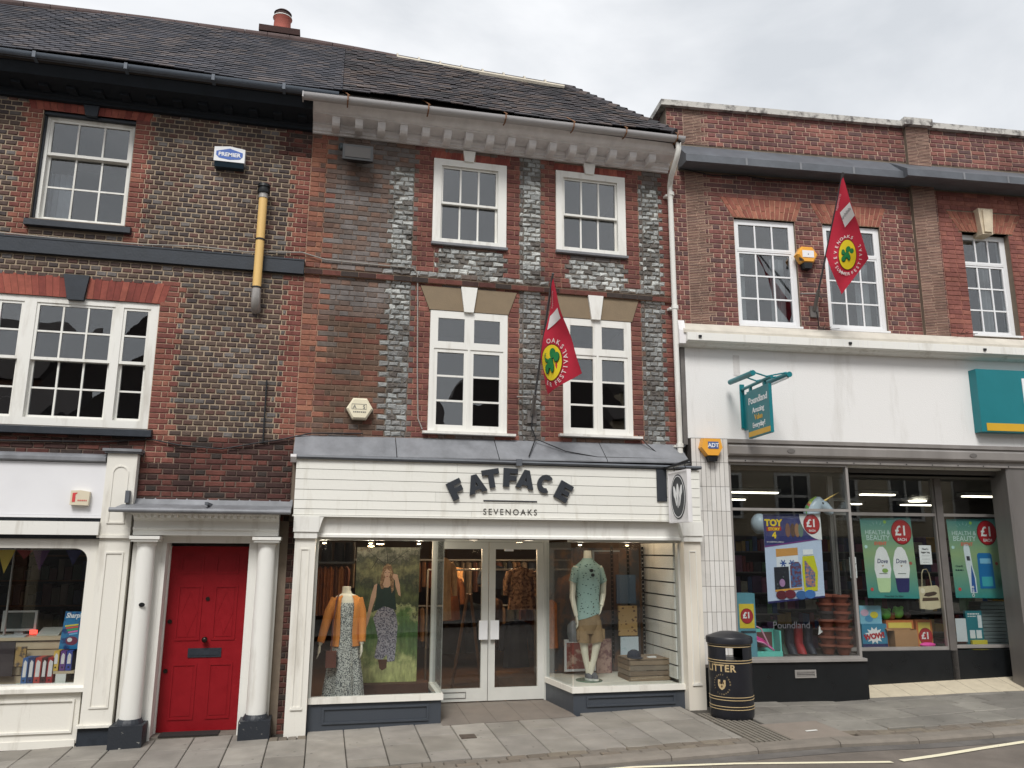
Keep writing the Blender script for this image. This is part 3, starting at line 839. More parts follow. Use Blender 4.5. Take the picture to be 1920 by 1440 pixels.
# flat pilaster boards behind the columns
MB().box(-2.0, -1.70, -.05, .1, -.06, 2.08).build('porch_board', white_paint, BA)
MB().box(-.745, -.475, -.05, .1, -.06, 2.08).build('porch_board', white_paint, BA)
e = MB().ex([(.05, 2.08), (-.20, 2.08), (-.20, 2.125), (-.225, 2.14), (-.225, 2.16), (-.20, 2.165), (-.20, 2.235), (-.23, 2.255), (-.25, 2.285), (-.40, 2.30), (-.40, 2.325), (.05, 2.34)], -1.985, -.485).build('entablature', white_paint, BA)
for i in range(22):
    xx = -1.96 + i * .067
    MB().box(xx, xx + .035, -.36, -.255, 2.262, 2.2975).build('dentil', white_paint, e)
MB().ex([(.02, 2.345), (-.38, 2.328), (-.415, 2.31), (-.44, 2.325), (-.435, 2.36), (-.36, 2.375), (-.05, 2.42), (.02, 2.505)], -2.13, -.36).build('porch_roof', lead, BA)
MB().vtube([(-2.19, -.425, 2.335), (-.36, -.425, 2.335)], .026, 10).build('lead_roll', lead, BA, smooth=True)
MB().box(-2.10, -2.06, -.2, .0, 2.42, 2.55).box(-1.25, -1.22, -.44, .0, 2.40, 2.43).build('lead_upstand', lead_dark, BA)
# door frame and leaf
df = MB().box(-1.71, -1.66, -.045, .28, -.05, 2.0).box(-.795, -.74, -.045, .28, -.05, 2.0).box(-1.71, -.74, -.044, .28, 2.001, 2.08).box(-1.66, -1.645, .17, .27, -.02, 1.97).box(-.81, -.795, .17, .27, -.02, 1.97).build('door_frame', white_paint, BA)
dr = MB().box(-1.655, -.798, .205, .25, .0, 1.965)
dr = dr.build('front_door', red_door, BA)
def rpanel(parent, x0, x1, z0, z1, y, mt, name='door_panel', w=.02, h=.008, inner=.004):
    m = MB()
    for a, b, c, d in rects_minus(x0, x1, z0, z1, [(x0 + w, x1 - w, z0 + w, z1 - w)]): m.box(a, b, y - h, y, c, d)
    m.box(x0 + w * 1.9, x1 - w * 1.9, y - inner, y, z0 + w * 1.9, z1 - w * 1.9)
    return m.build(name, mt, parent)
for x0, x1, z0, z1 in [(-1.54, -1.29, 1.665, 1.86), (-1.165, -.915, 1.665, 1.86), (-1.54, -1.28, .945, 1.535), (-1.155, -.905, .945, 1.535), (-1.54, -1.28, .12, .70), (-1.155, -.905, .12, .70)]:
    rpanel(dr, x0, x1, z0, z1, .205, red_door)
for x0, x1 in ((-1.54, -1.28), (-1.155, -.905)):
    xm = (x0 + x1) / 2
    dm = [(xm, 1.48), (xm + .085, 1.24), (xm, 1.0), (xm - .085, 1.24)]; di = [(xm, 1.455), (xm + .075, 1.24), (xm, 1.025), (xm - .075, 1.24)]
    MB().prism(dm + [dm[0]] + [di[0]] + di[:0:-1] + [di[0]], .197, .2012).build('diamond_moulding', red_door, dr)
bronze = mat('dark_bronze', srgb(52, 46, 42), .35, .15, 10, metal=.7)
MB().ell((-1.215, .155, .955), .032, .032, .032, 14, 9).cyl((-1.215, .205, .955), (-1.215, .17, .955), .016, 10).build('door_knob', bronze, dr, smooth=True)
MB().box(-1.385, -1.035, .195, .206, .765, .862).box(-1.36, -1.06, .191, .1949, .785, .845).build('letter_box', black_paint, dr)
MB().cyl((-1.222, .206, 1.39), (-1.222, .195, 1.39), .022, 14).build('spy_hole', bronze, dr)
for zz in (1.15, .63): MB().cyl((-1.60, .206, zz), (-1.60, .192, zz), .023, 14).build('door_lock', bronze, dr)
MB().box(-1.68, -.78, -.02, .3, -.12, -.004).build('door_step', mat('worn_step_stone', srgb(112, 106, 98), .9, .2, 8, .4, 90), BA)
MB().box(-1.58, -.98, -.03, .18, -.0035, .008).build('door_mat', mat('black_rubber_mat', srgb(38, 36, 35), .95, .2, 30, .5, 90), BA)
MB().prism(disc_pts(-1.815, 1.36, .03, .022, 14, .4), -.262, -.254).build('door_number_disc', plastic_black, BA)

MB().box(-1.74, -.70, .285, .33, -.15, 2.2).build('blocking_hall_panel', dark_room, BA)  # panel added to stop daylight leaking round the front door
MB().box(-5.6, -.3, .262, 3.4, 2.06, 2.2).build('blocking_floor_slab', dark_room, BA)  # slab added to stop light leaking above the stationer's ceiling
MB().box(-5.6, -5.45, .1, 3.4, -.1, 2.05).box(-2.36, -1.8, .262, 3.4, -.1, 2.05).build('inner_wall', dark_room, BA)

# ================================================================ MIDDLE BUILDING
BB = thing('brick_building', 'red and grey chequered brick building with two bays over a clothes shop', 'building', (2.0, 0, 0.05))
W1 = (1.155, 2.125, 5.79, 6.94); W2 = (2.80, 3.785, 5.83, 6.965); W3 = (1.165, 2.155, 3.36, 4.885); W4 = (2.885, 3.825, 3.39, 4.91)
wall_core(BB, -.385, 4.43, 2.3, 7.3, [W1, W2, W3, W4], .012, .26, mortar_core)
brick_wall(BB, -.385, 4.43, 2.94, 7.16, .066, [('mix', 0, 0, 0, 0, 0, 0),
    ('umber', -.385, .64, 2.9, 4.72, 0, 0), ('orange', -.385, -.13, 2.9, 7.2, 0, .06),
    ('flintg', .60, .93, 2.9, 4.72, .05, .03), ('flint', .62, .94, 4.72, 6.95, .03, .03), ('mix', .62, .94, 6.75, 7.2, .03, .03),
    ('redb', .94, 1.30, 3.3, 7.2, .028, 0), ('redb', 2.0, 2.34, 3.3, 7.2, 0, .028),
    ('flintg', 2.33, 2.62, 3.3, 5.2, .028, .028), ('flint', 2.33, 2.62, 5.2, 7.0, .028, .028), ('flintg', 2.33, 2.62, 6.8, 7.2, .028, .028),
    ('redb', 2.62, 3.0, 3.3, 7.2, .028, 0), ('redb', 3.7, 4.01, 3.3, 7.2, 0, .028),
    ('flintg', 4.0, 4.30, 3.3, 5.2, .028, .028), ('flint', 4.0, 4.30, 5.2, 6.9, .028, .028), ('redb', 4.30, 4.43, 2.9, 7.2, -.028, 0),
    ('flint', 1.22, 2.12, 5.40, 5.72, .03, .03), ('flint', 2.95, 3.78, 5.40, 5.74, .03, .03),
    ('flintg', .55, 1.55, 5.31, 5.375, 0, 0), ('flint', 1.75, 2.7, 5.31, 5.375, 0, 0), ('flint', 3.0, 4.2, 5.31, 5.375, 0, 0),
    ('mix', -.2, 4.43, 2.9, 3.30, 0, 0), ('umber', .9, 2.4, 3.2, 3.30, 0, 0)],
    [(W1[0], W1[1], W1[0], W1[1], 5.745, W1[3]), (W2[0], W2[1], W2[0], W2[1], 5.78, W2[3]), (W3[0], W3[1], W3[0], W3[1], 3.31, W3[3]), (W4[0], W4[1], W4[0], W4[1], 3.34, W4[3]),
     (1.10, 2.18, 1.13, 2.16, 6.94, 7.05), (2.76, 3.82, 2.79, 3.80, 6.965, 7.07),
     (1.15, 2.16, 1.03, 2.27, 4.885, 5.19), (2.87, 3.84, 2.77, 3.94, 4.91, 5.215),
     (-.385, 4.43, -.385, 4.43, 5.22, 5.285)],
    occl=[(-.05, .4, 6.6, 6.9), (.15, .55, 3.4, 3.75), (2.3, 2.8, 3.3, 5.1), (-.4, 4.4, 2.8, 3.25)], seed=8)
# moulded string course of bricks on edge
x = -.385; i = 0
while x < 4.42:
    L = .215
    MB().box(x + .003, min(x + L, 4.43) - .003, -.04 + RND.uniform(-.002, .002), .05, 5.223, 5.283).build('string_brick', RND.choice(BRICK['sooty'][0]), BB)
    x += L
MB().box(-.385, 4.43, -.03, .05, 5.221, 5.284).build('mortar', MATS['tan_mortar'], BB)
flat_arch(BB, 1.10, 2.18, 1.13, 2.16, 6.945, 7.05, 16, 0, arch_red, (1.55, 1.69), gap=.0015)
flat_arch(BB, 2.76, 3.82, 2.79, 3.80, 6.968, 7.07, 16, 0, arch_red, (3.2, 3.34), gap=.0015)
for xa, za in ((1.615, 6.925), (3.27, 6.945)):
    MB().prism([(xa - .06, za), (xa + .06, za), (xa + .082, za + .15), (xa - .082, za + .15)], -.045, .1).build('keystone', white_paint, BB)
for xb0, xb1, xt0, xt1, za, zb, kx in ((1.15, 2.16, 1.03, 2.27, 4.888, 5.19, 1.645), (2.87, 3.84, 2.77, 3.94, 4.913, 5.215, 3.33)):
    MB().prism([(xb0, za), (kx - .062, za), (kx - .108, zb), (xt0, zb)], -.012, .1).build('lintel', ochre, BB)
    MB().prism([(kx + .062, za), (xb1, za), (xt1, zb), (kx + .108, zb)], -.012, .1).build('lintel', ochre, BB)
    MB().prism([(kx - .06, za - .012), (kx + .06, za - .012), (kx + .105, zb + .012), (kx - .105, zb + .012)], -.045, .1).build('keystone', white_paint, BB)
for (x0, x1, z0, z1), mr in ((W1, 6.34), (W2, 6.35)):
    w = window(BB, x0 + .002, x1 - .002, z0, z1 - .002, -.018, [(x0 + .105, x1 - .115, mr - .012, z1 - .09, 3, 1, .02), (x0 + .105, x1 - .115, z0 + .05, mr + .018, 3, 1, .055)], white_paint, bar=.022, stile=.026)
    MB().ex([(-.05, z0 - .042), (-.055, z0 - .012), (.06, z0 - .001), (.06, z0 - .045)], x0 - .01, x1 + .015).build('sill', lead, w)
for (x0, x1, z0, z1) in (W3, W4):
    xm = (x0 + x1) / 2; tz = z0 + .69 * (z1 - z0)
    w = window(BB, x0 + .002, x1 - .002, z0, z1 - .002, -.004, [
        (x0 + .055, xm - .015, tz + .025, z1 - .05, 1, 1, -.012), (xm + .015, x1 - .055, tz + .025, z1 - .05, 1, 1, -.012),
        (x0 + .055, xm - .015, z0 + .03, tz - .015, 1, 3, 0), (xm + .015, x1 - .055, z0 + .03, tz - .015, 1, 3, 0)], white_paint, bar=.024, stile=.046)
    MB().ex([(-.075, z0 - .04), (-.075, z0 - .012), (.05, z0 - .002), (.05, z0 - .045)], x0 - .065, x1 + .10).build('sill', white_paint, w)
# eaves cornice with modillions, gutter, downpipe
m = MB().ex([(.02, 7.085), (-.035, 7.085), (-.035, 7.105), (-.06, 7.115), (-.06, 7.15), (-.10, 7.165), (-.10, 7.195), (-.31, 7.205), (-.31, 7.215), (-.33, 7.215), (-.36, 7.225), (-.40, 7.26), (-.44, 7.30), (-.44, 7.34), (.02, 7.34)], -.39, 4.42, 0, 0, .02)
m.build('cornice', aged_white, BB)
for i in range(16):
    xx = -.155 + i * .28
    dz = .0015 * i
    pr = [(-.061, 7.095 + dz), (-.19, 7.095 + dz), (-.235, 7.105 + dz), (-.265, 7.13 + dz), (-.28, 7.165 + dz), (-.28, 7.205 + dz), (-.061, 7.205 + dz)]
    MB().ex(pr, xx, xx + .095).build('modillion', aged_white, BB)
old_gutter = mat('flaking_white_gutter', srgb(176, 174, 174), .6, .12, 8, .2, 30, col2=srgb(120, 104, 88), lo=.66, hi=.72)
gutter(BB, -.50, 4.44, -.52, 7.31, 7.37, .066, old_gutter)
MB().box(-.515, -.50, -.586, -.454, 7.242, 7.315).build('gutter_cap', old_gutter, BB)
rust = mat('rusty_bracket', srgb(128, 92, 66), .8, .25, 20)
for xx in (.02, 1.0, 1.98, 2.88, 3.6, 4.32):
    zz = 7.31 + .0121 * (xx + .5)
    MB().vtube([(xx, -.598, zz + .01), (xx, -.592, zz - .05), (xx, -.52, zz - .072), (xx, -.44, zz - .06)], .009, 6).vtube([(xx + .02, -.59, zz + .012), (xx - .05, -.50, zz + .11), (xx - .07, -.42, zz + .16)], .008, 6).build('gutter_bracket', rust, BB)
dp = MB().vtube([(4.36, -.52, 7.32), (4.36, -.52, 7.20), (4.355, -.46, 7.10), (4.365, -.25, 6.94), (4.39, -.14, 6.86), (4.40, -.12, 6.78), (4.41, -.12, 3.15)], .036, 12).build('downpipe', white_paint, BB, smooth=True)
for zz in (6.72, 5.1, 3.25): MB().cyl((4.41, -.12, zz), (4.41, -.12, zz + .05), .046, 12).box(4.35, 4.47, -.085, .0, zz + .005, zz + .035).build('pipe_collar', white_paint, dp)
# tiled roofs (left and middle share one slope; hip at the right end)
tile_dark = tones('dark_roof_tile', [(70, 70, 78), (80, 77, 82), (62, 63, 71), (92, 84, 84)], .75, .25, 9, .5, 60)  # bluish grey of the haze over the roof put into the tile colours
tile_brown = tones('hazed_brown_roof_tile', [(80, 74, 76), (70, 67, 71), (94, 82, 78), (66, 65, 68)], .9, .3, 9, .7, 60)  # browner tiles, the same haze tint in their colour
EY, EZ = -.535, 7.385
def ridge_z(x):
    pts = [(-6, 8.88), (-4.56, 9.0), (-2.75, 9.14), (-.72, 9.20), (.1, 9.10), (.67, 9.0), (1.92, 8.82), (3.2, 8.69), (5, 8.69)]
    for (a, za), (b, zb) in zip(pts, pts[1:]):
        if a <= x <= b: return za + (zb - za) * (x - a) / (b - a)
    return 8.7
def hip_x(z): return 4.36 - (z - 7.30) * (4.36 - 3.2) / (8.69 - 7.30)
def roof(parent, x0, x1, mts, jit, seed, hip=False):
    rng = random.Random(seed); m = MB(); g = .098
    r = 0
    c45 = math.sqrt(.5)
    while True:
        d = r * g; z = EZ + d * c45; y = EY + d * c45
        if z > 9.22: break
        x = x0 - (.0825 if r % 2 else 0)
        while x < x1:
            a, b = max(x, x0), min(x + .163, x1)
            x += .165
            if b - a < .02: continue
            zc = z + .05
            if zc > ridge_z((a + b) / 2) : continue
            if hip and (a + b) / 2 > hip_x(z): continue
            sag = .02 * math.sin((a + b) * .9) + jit * rng.uniform(-1, 1)
            lift = .016 + jit * rng.uniform(0, 1.2); t = .013; L = .17
            n = (-c45, c45)                                # outward normal (y, z)
            def pt(xx, s_, h): return (xx, y + s_ * c45 + n[0] * (h + sag), z + s_ * c45 + n[1] * (h + sag))
            k = rng.uniform(-jit, jit)
            vs = [pt(a, k, lift + .012), pt(b, k, lift + .012), pt(b, L, .012), pt(a, L, .012), pt(a, k, lift + .012 + t), pt(b, k, lift + .012 + t), pt(b, L, .012 + t), pt(a, L, .012 + t)]
            m.add(vs, [(0, 1, 5, 4), (4, 5, 6, 7), (0, 4, 7, 3), (1, 2, 6, 5), (0, 3, 2, 1)], rng.choices(range(4), [4, 3, 3, 2])[0])
        r += 1
    me = bpy.data.meshes.new('roof_tiles'); b = BASE[parent.name]
    me.from_pydata([(p[0] - b.x, p[1] - b.y, p[2] - b.z) for p in m.v], [], m.f)
    for q in mts: me.materials.append(q)
    me.polygons.foreach_set('material_index', m.m); me.update()
    return place('roof_tiles', me, parent)
batten = mat('roof_underside', srgb(52, 48, 46), .95, .2, 6)
def roof_core(parent, x0, x1, n, hip=False):
    m = MB()
    for i in range(n):
        a, b = x0 + (x1 - x0) * i / n, x0 + (x1 - x0) * (i + 1) / n
        za, zb = ridge_z(a), ridge_z(b)
        if hip:
            za = min(za, 7.30 + max(0, (4.36 - a)) / (4.36 - 3.2) * 1.39); zb = min(zb, 7.30 + max(0, (4.36 - b)) / (4.36 - 3.2) * 1.39)
        ya, yb = EY + za - EZ, EY + zb - EZ
        vs = [(a, EY, EZ - .03), (b, EY, EZ - .03), (b, yb, zb - .03), (a, ya, za - .03), (a, ya + 2.2, max(za - 1.6, 7.26)), (b, yb + 2.2, max(zb - 1.6, 7.26)), (a, ya + 2.2, 7.25), (b, yb + 2.2, 7.25), (a, EY, EZ - .06), (b, EY, EZ - .06)]
        m.add(vs, [(0, 1, 2, 3), (3, 2, 5, 4), (4, 5, 7, 6), (8, 9, 1, 0), (6, 7, 9, 8)])
    return m.build('roof', batten, parent)
ra = roof_core(BA, -5.6, -.05, 12); props(roof(ra, -5.6, -.05, tile_dark, .0015, 21), kind='stuff')
rb = roof_core(BB, -.05, 4.36, 14, True); props(roof(rb, -.045, 4.4, tile_brown, .0045, 22, True), kind='stuff')
ridge_red = mat('terracotta_ridge', srgb(86, 72, 70), .9, .3, 7, .5, 50); bed = mat('ridge_bedding_mortar', srgb(196, 188, 172), .9, .15, 10, .5, 60)
x = -5.5
while x < 3.1:
    L = .31; xe_ = min(x + L, 3.15); z0, z1 = ridge_z(x), ridge_z(xe_); ya, yb = EY + z0 - EZ + .02, EY + z1 - EZ + .02
    own, rf = (BA, ra) if x < -.06 else (BB, rb)
    MB().vtube([(x + .004, ya, z0 + .02), (xe_ - .004, yb, z1 + .02)], .068 if x < .5 else .068, 12).build('ridge_tile', ridge_red if x < .6 else tile_brown[0], rf)
    if x > .55: MB().vtube([(x - .012, ya - .01, z0 + .02), (x + .012, ya - .01, z0 + .02)], .084, 10).vtube([(x, ya - .075, z0 - .005), (xe_, yb - .075, z1 - .005)], .036, 6).build('ridge_bedding', bed, rf)
    x += L
for i in range(14):                                        # hip bonnet tiles stepping down to the gutter
    f = i / 14; z = 8.68 + (7.36 - 8.68) * f; xx = hip_x(z) ; yy = EY + z - EZ
    MB().vtube([(xx - .05, yy + .04, z + .07), (xx + .075, yy - .07, z - .04)], [.045, .07], 9).build('hip_tile', tile_brown[i % 4], rb)
m = MB(); m.add([(hip_x(8.69), EY + 8.69 - EZ, 8.66), (4.40, EY, 7.36), (4.42, 2.3, 7.36)], [(0, 1, 2)]); m.add([(3.2, .8, 8.66), (4.42, 2.3, 7.36), (3.2, 2.9, 7.36)], [(0, 1, 2)])
m.build('hip_slope', tile_brown[1], rb)
# chimney behind the left ridge
ch = MB().box(-1.30, -.78, 1.75, 2.3, 8.2, 9.70).box(-1.34, -.74, 1.71, 2.34, 9.60, 9.70).build('chimney', BRICK['sooty'][0][1], ra)
MB().lathe([(.14, 0), (.145, .05), (.135, .08), (.125, .30), (.14, .32), (.14, .345)], (-1.03, 2.0, 9.70), 20).build('chimney_pot', mat('terracotta_pot', srgb(160, 88, 76), .8, .15, 8, .3, 60), ch, smooth=True)
MB().lathe([(.12, 0), (.12, .09), (.135, .095), (.10, .13), (.02, .145)], (-1.03, 2.0, 10.02), 18).build('pot_cowl', mat('sooty_cowl', srgb(66, 50, 48), .8, .2, 10), ch, smooth=True)
MB().lathe([(.147, 0), (.147, .012)], (-1.03, 2.0, 10.03), 20).build('pot_band', white_paint, ch)

# ---- clothes shop: flashing, plank fascia, lettering, pilasters
for a, b in ((-.375, .78), (.79, 1.99), (2.0, 3.35), (3.36, 4.45)):
    MB().ex([(-.0, 3.265), (-.29, 3.02), (-.315, 3.0), (-.315, 2.985), (.02, 2.985), (.02, 3.265)], a, b, 0, -.02 + .012 * (a + .4), -.02 + .012 * (b + .4)).build('lead_flashing', lead, BB)
MB().ex([(.0, 2.985), (-.32, 2.985), (-.33, 2.965), (-.315, 2.945), (0, 2.945)], -.385, 4.60, 0, -.005, .01).build('lead_drip', lead_dark, BB)
MB().ex([(-.29, 2.99), (-.345, 2.985), (-.345, 2.955), (-.30, 2.93), (-.27, 2.90), (-.27, 2.99)], -.40, -.335).build('corner_bracket', aged_white, BB)
MB().box(2.20, 2.27, -.335, -.3, 2.93, 3.01).build('lead_clip', lead_dark, BB)
fa = MB().box(-.33, 4.58, -.258, .05, 2.315, 2.945).build('shop_fascia', mat('shadow_gap_grey', srgb(120, 116, 106), .8, .1, 5), BB)
zp = [2.318, 2.385, 2.485, 2.60, 2.715, 2.83, 2.945]
for i in range(6):
    cuts = [-.335, RND.uniform(.8, 3.6), 4.585]
    for a, b in zip(cuts, cuts[1:]):
        MB().box(a + .001, b - .001, -.281 + RND.uniform(-.0015, .0015), -.255, zp[i] + .0028, zp[i + 1] - .0028).build('fascia_plank', fascia_paint, fa)
MB().box(-.345, 4.59, -.295, -.24, 2.300, 2.317).build('fascia_bead', fascia_paint, fa)
sign_black = mat('charcoal_sign_letters', srgb(48, 52, 58), .5, .08, 8)
LET = {
 'F': [(-.09, -.15), (.0, -.15), (.0, -.045), (.105, -.045), (.105, .035), (.0, .035), (.0, .072), (.12, .072), (.12, .155), (-.09, .155)],
 'T': [(-.045, -.15), (.045, -.15), (.045, .068), (.14, .068), (.14, .155), (-.14, .155), (-.14, .068), (-.045, .068)],
 'E': [(-.09, -.15), (.12, -.15), (.12, -.07), (.0, -.07), (.0, -.04), (.105, -.04), (.105, .035), (.0, .035), (.0, .072), (.12, .072), (.12, .155), (-.09, .155)],
 'A': [(-.16, -.15), (-.065, -.15), (-.05, -.10), (.05, -.10), (.065, -.15), (.16, -.15), (.045, .155), (0.001, .155), (0.001, .03), (.022, -.035), (-.022, -.035), (-.001, .03), (-.001, .155), (-.045, .155)],
}
cpts = [(.14 * math.cos(t) * .95, .155 * math.sin(t)) for t in [rad(48 + 264 * k / 18) for k in range(19)]]
cin = [(.062 * math.cos(t), .072 * math.sin(t)) for t in [rad(58 + 244 * k / 14) for k in range(15)]]
LET['C'] = cpts + cin[::-1]
# letters laid on an arch
sign = MB().box(1.815, 2.465, -.292, -.281, 2.508, 2.520).build('sign_lettering', sign_black, BB)
xs_ = [1.478, 1.722, 1.902, 2.123, 2.322, 2.565, 2.781]
zs_ = [2.628, 2.704, 2.770, 2.788, 2.772, 2.724, 2.642]
rot_ = [27, 17, 10, -2, -9, -20, -28]
for ch_, lx, lz, lr in zip('FATFACE', xs_, zs_, rot_):
    c_, s_ = math.cos(rad(lr)), math.sin(rad(lr)); k_ = {'A': .69, 'T': .74, 'C': .74}.get(ch_, .82)
    MB().prism([(lx + p[0] * k_ * c_ - p[1] * .72 * s_, lz + p[0] * k_ * s_ + p[1] * .72 * c_) for p in LET[ch_]], -.315, -.282).build('sign_letter', sign_black, sign)
sv = text_geo('SEVENOAKS', .098, 0.0, 1.35, 'CENTER')
flat_geo(sv[0], sv[1], lambda u, v, d=0: (2.14 + u * .98, -.286 + d, 2.352 + v), .004).build('place_name', mat('sign_grey_ink', srgb(62, 60, 56), .6, .05), sign)
# frieze and pilasters of the shop surround
MB().ex([(.0, 2.30), (-.22, 2.30), (-.21, 2.24), (-.20, 2.12), (-.22, 2.10), (-.22, 2.075), (0, 2.075)], -.09, 4.37).build('shop_frieze', white_paint, BB)
for x0, x1, zb in ((-.30, -.075, -.02), (4.35, 4.575, .09)):
    p = MB().box(x0, x1, -.25, .1, zb, 2.06).build('pilaster', cream_paint if x0 < 0 else mat('grubby_cream_paint', srgb(224, 217, 203), .5, col2=srgb(150, 146, 142), lo=.62, hi=.8, vs=3, streak=True), BB)
    s_ = 1 if x0 < 0 else -1; xi = x1 if x0 < 0 else x0
    MB().box(min(x0, x1) - .012, max(x0, x1) + .012, -.285, .1, 2.061, 2.13).box(min(x0, x1) - .025, max(x0, x1) + .025, -.30, .1, 2.131, 2.30).build('console', white_paint, p)
    MB().prism([(xi + s_ * .025, 2.30), (xi + s_ * .075, 2.30), (xi + s_ * .055, 2.25), (xi + s_ * .032, 2.16), (xi + s_ * .025, 2.13)], -.29, .0).build('console_scroll', white_paint, p)
    m = MB(); xc = (x0 + x1) / 2
    for a, b, c, d in rects_minus(xc - .05, xc + .05, zb + .30, 1.95, [(xc - .037, xc + .037, zb + .313, 1.937)]): m.box(a, b, -.260, -.25, c, d)
    m.box(xc - .062, xc + .062, -.266, -.25, zb + .28, zb + .299); m.build('panel_moulding', cream_paint, p)
# shop windows, sills, stall risers, return glazing
for x0, x1, ze in ((-.07, 1.39, 0), (2.945, 4.36, 1)):
    sw = MB().box(x0, x1, -.14, .06, 2.045, 2.074)
    if ze: sw.box(x1 - .035, x1, -.12, .0, .37, 2.044)
    else: sw.box(x0, x0 + .03, -.12, .0, .35, 2.044)
    xr = x1 if not ze else x0
    xb = 1.40 if not ze else 2.855
    sw.box(xb - .035, xb + .035, .70, .78, .1, 2.074)                         # post at the door end of the return
    swo = sw.build('shop_window', mat('grey_white_frame', srgb(196, 196, 190), .4, .06, 4), BB)
    zs = .355 if not ze else .375
    MB().box(x0 + .025, x1 - .01, -.095, -.085, zs, 2.046).build('pane', GLASS_SHOP, swo)
    d = Vector((xb - xr, .80)); 
    MB().exz([(xr - .004, -.085), (xr + .004, -.085), (xb + .004, .70), (xb - .004, .70)], zs, 2.046).build('pane', GLASS_SHOP, swo)
    s_ = 1 if not ze else -1
    plan = [(x0 if not ze else x1, -.16), (xr + s_ * .02, -.16), (xb + s_ * .03, .70), (xb - s_ * .05, .70), (xr - s_ * .05, -.06), (x0 if not ze else x1, -.06)]
    MB().exz(plan, zs - .062, zs).build('sill', cream_paint, swo)
    plan = [(x0 if not ze else x1, -.13), (xr, -.13), (xb + s_ * .015, .70), (xb - s_ * .05, .70), (xr - s_ * .06, -.03), (x0 if not ze else x1, -.03)]
    zb = gz((x0 + x1) / 2, -.1) - .05
    rs = MB().exz(plan, zb, zs - .0625).build('stall_riser', chipped_slate, BB)
    m = MB(); a0, a1 = x0 + .16, x1 - .14
    for a, b, c, d_ in rects_minus(a0, a1, zb + .105, zs - .105, [(a0 + .02, a1 - .02, zb + .125, zs - .125)]): m.box(a, b, -.146, -.13, c, d_)
    m.build('panel_moulding', slate_paint, rs)
# lobby: floor, ceiling, glazed doors
lobby = mat('worn_lobby_paving', srgb(118, 110, 102), .85, .14, 5, .3, 100)
for i in range(5):
    xa = 1.39 + i * .31
    m = MB(); m.add([(xa + .002, -.27, gz(xa, -.27) + .006), (xa + .308, -.27, gz(xa + .31, -.27) + .006), (xa + .308, .9, .105), (xa + .002, .9, .105), (xa + .002, -.27, -.05), (xa + .308, -.27, -.05)], [(0, 1, 2, 3), (4, 5, 1, 0)]); m.build('lobby_slab', lobby, BB)
MB().add([(1.2, -.2, -.03), (3.1, -.2, -.03), (3.1, .9, .098), (1.2, .9, .098)], [(0, 1, 2, 3)]).build('lobby_floor', MATS['dark_joint_sand'], BB)
MB().box(-.3, 4.35, .26, 6.6, 2.46, 2.6).build('blocking_floor_slab', dark_room, BB)  # slab added against light leaking over the clothes shop ceiling
MB().box(1.36, 2.9, -.1, .80, 2.0745, 2.11).build('lobby_ceiling', white_paint, BB)
door_white = mat('door_grey_white', srgb(206, 206, 200), .38, .05, 4)
MB().box(1.437, 2.82, .70, .78, 2.045, 2.074).build('door_head', door_white, BB)
for x0, x1, hx in ((1.437, 2.088, 2.02), (2.096, 2.82, 2.165)):
    m = MB()
    for a, b, c, d in rects_minus(x0, x1, .112, 2.042, [(x0 + .075 if x0 < 2 else x0 + .085, x1 - .085, .26, 1.955)]): m.box(a, b, .715, .765, c, d)
    dd = m.build('shop_door', door_white, BB)
    MB().box(x0 + .07, x1 - .08, .736, .744, .255, 1.96).build('pane', GLASS_SHOP, dd)
    MB().box(hx - .055, hx + .055, .66, .674, .845, 1.075).box(hx - .05, hx - .035, .674, .715, .86, 1.06).box(hx + .035, hx + .05, .674, .715, .86, 1.06).build('door_handle', upvc, dd)
m = MB()
for a, b, c, d in rects_minus(1.50, 1.82, .15, .225, [(1.506, 1.814, .156, .219)]): m.box(a, b, .708, .715, c, d)
m.build('letter_plate', steel_dark, BB)

# ================================================================ RIGHT BUILDING (turned 4.5 degrees to follow the street)
XF = Matrix.Translation((4.5, 0, 0)) @ Matrix.Rotation(rad(-4.5), 4, 'Z')
BC = thing('brick_building', 'plum red brick parade with white fascia and flat parapet over discount shop', 'building', (3.0, 0, .1))
C1 = (.875, 1.785, 4.975, 6.53); C2 = (2.205, 3.09, 4.975, 6.53); C3 = (4.40, 5.16, 5.0, 6.56)
wall_core(BC, -.06, 7.4, 4.5, 8.14, [C1, C2, C3], .012, .26, mortar_core)
MB().box(-.06, .25, .262, 2.6, 4.5, 8.14).build('side_wall', BRICK['red3'][0][1], BC)
arch_or = tones('gauged_orange_brick', [(166, 92, 72), (154, 82, 66), (176, 102, 78)], .85, .2, 20, .4, 120)
brick_wall(BC, -.06, 7.4, 4.93, 8.13, .07, [('red3', 0, 0, 0, 0, 0, 0), ('tile', .19, .50, 4.9, 8.2, 0, .05), ('red3o', 4.05, 7.4, 4.9, 7.3, 0, 0)],
    [(C1[0], C1[1], C1[0], C1[1], 4.9, C1[3]), (C2[0], C2[1], C2[0], C2[1], 4.9, C2[3]), (C3[0], C3[1], C3[0], C3[1], 4.9, C3[3]),
     (.86, 1.80, .68, 1.92, 6.53, 6.83), (2.19, 3.09, 2.03, 3.21, 6.53, 6.83), (4.36, 5.22, 4.18, 5.40, 6.56, 6.87), (-.06, 7.4, -.06, 7.4, 7.20, 7.56), (3.62, 3.98, 3.62, 3.98, 4.9, 8.2)],
    occl=[(1.7, 2.1, 5.7, 6.2), (1.7, 2.4, 5.0, 6.8)], seed=12)
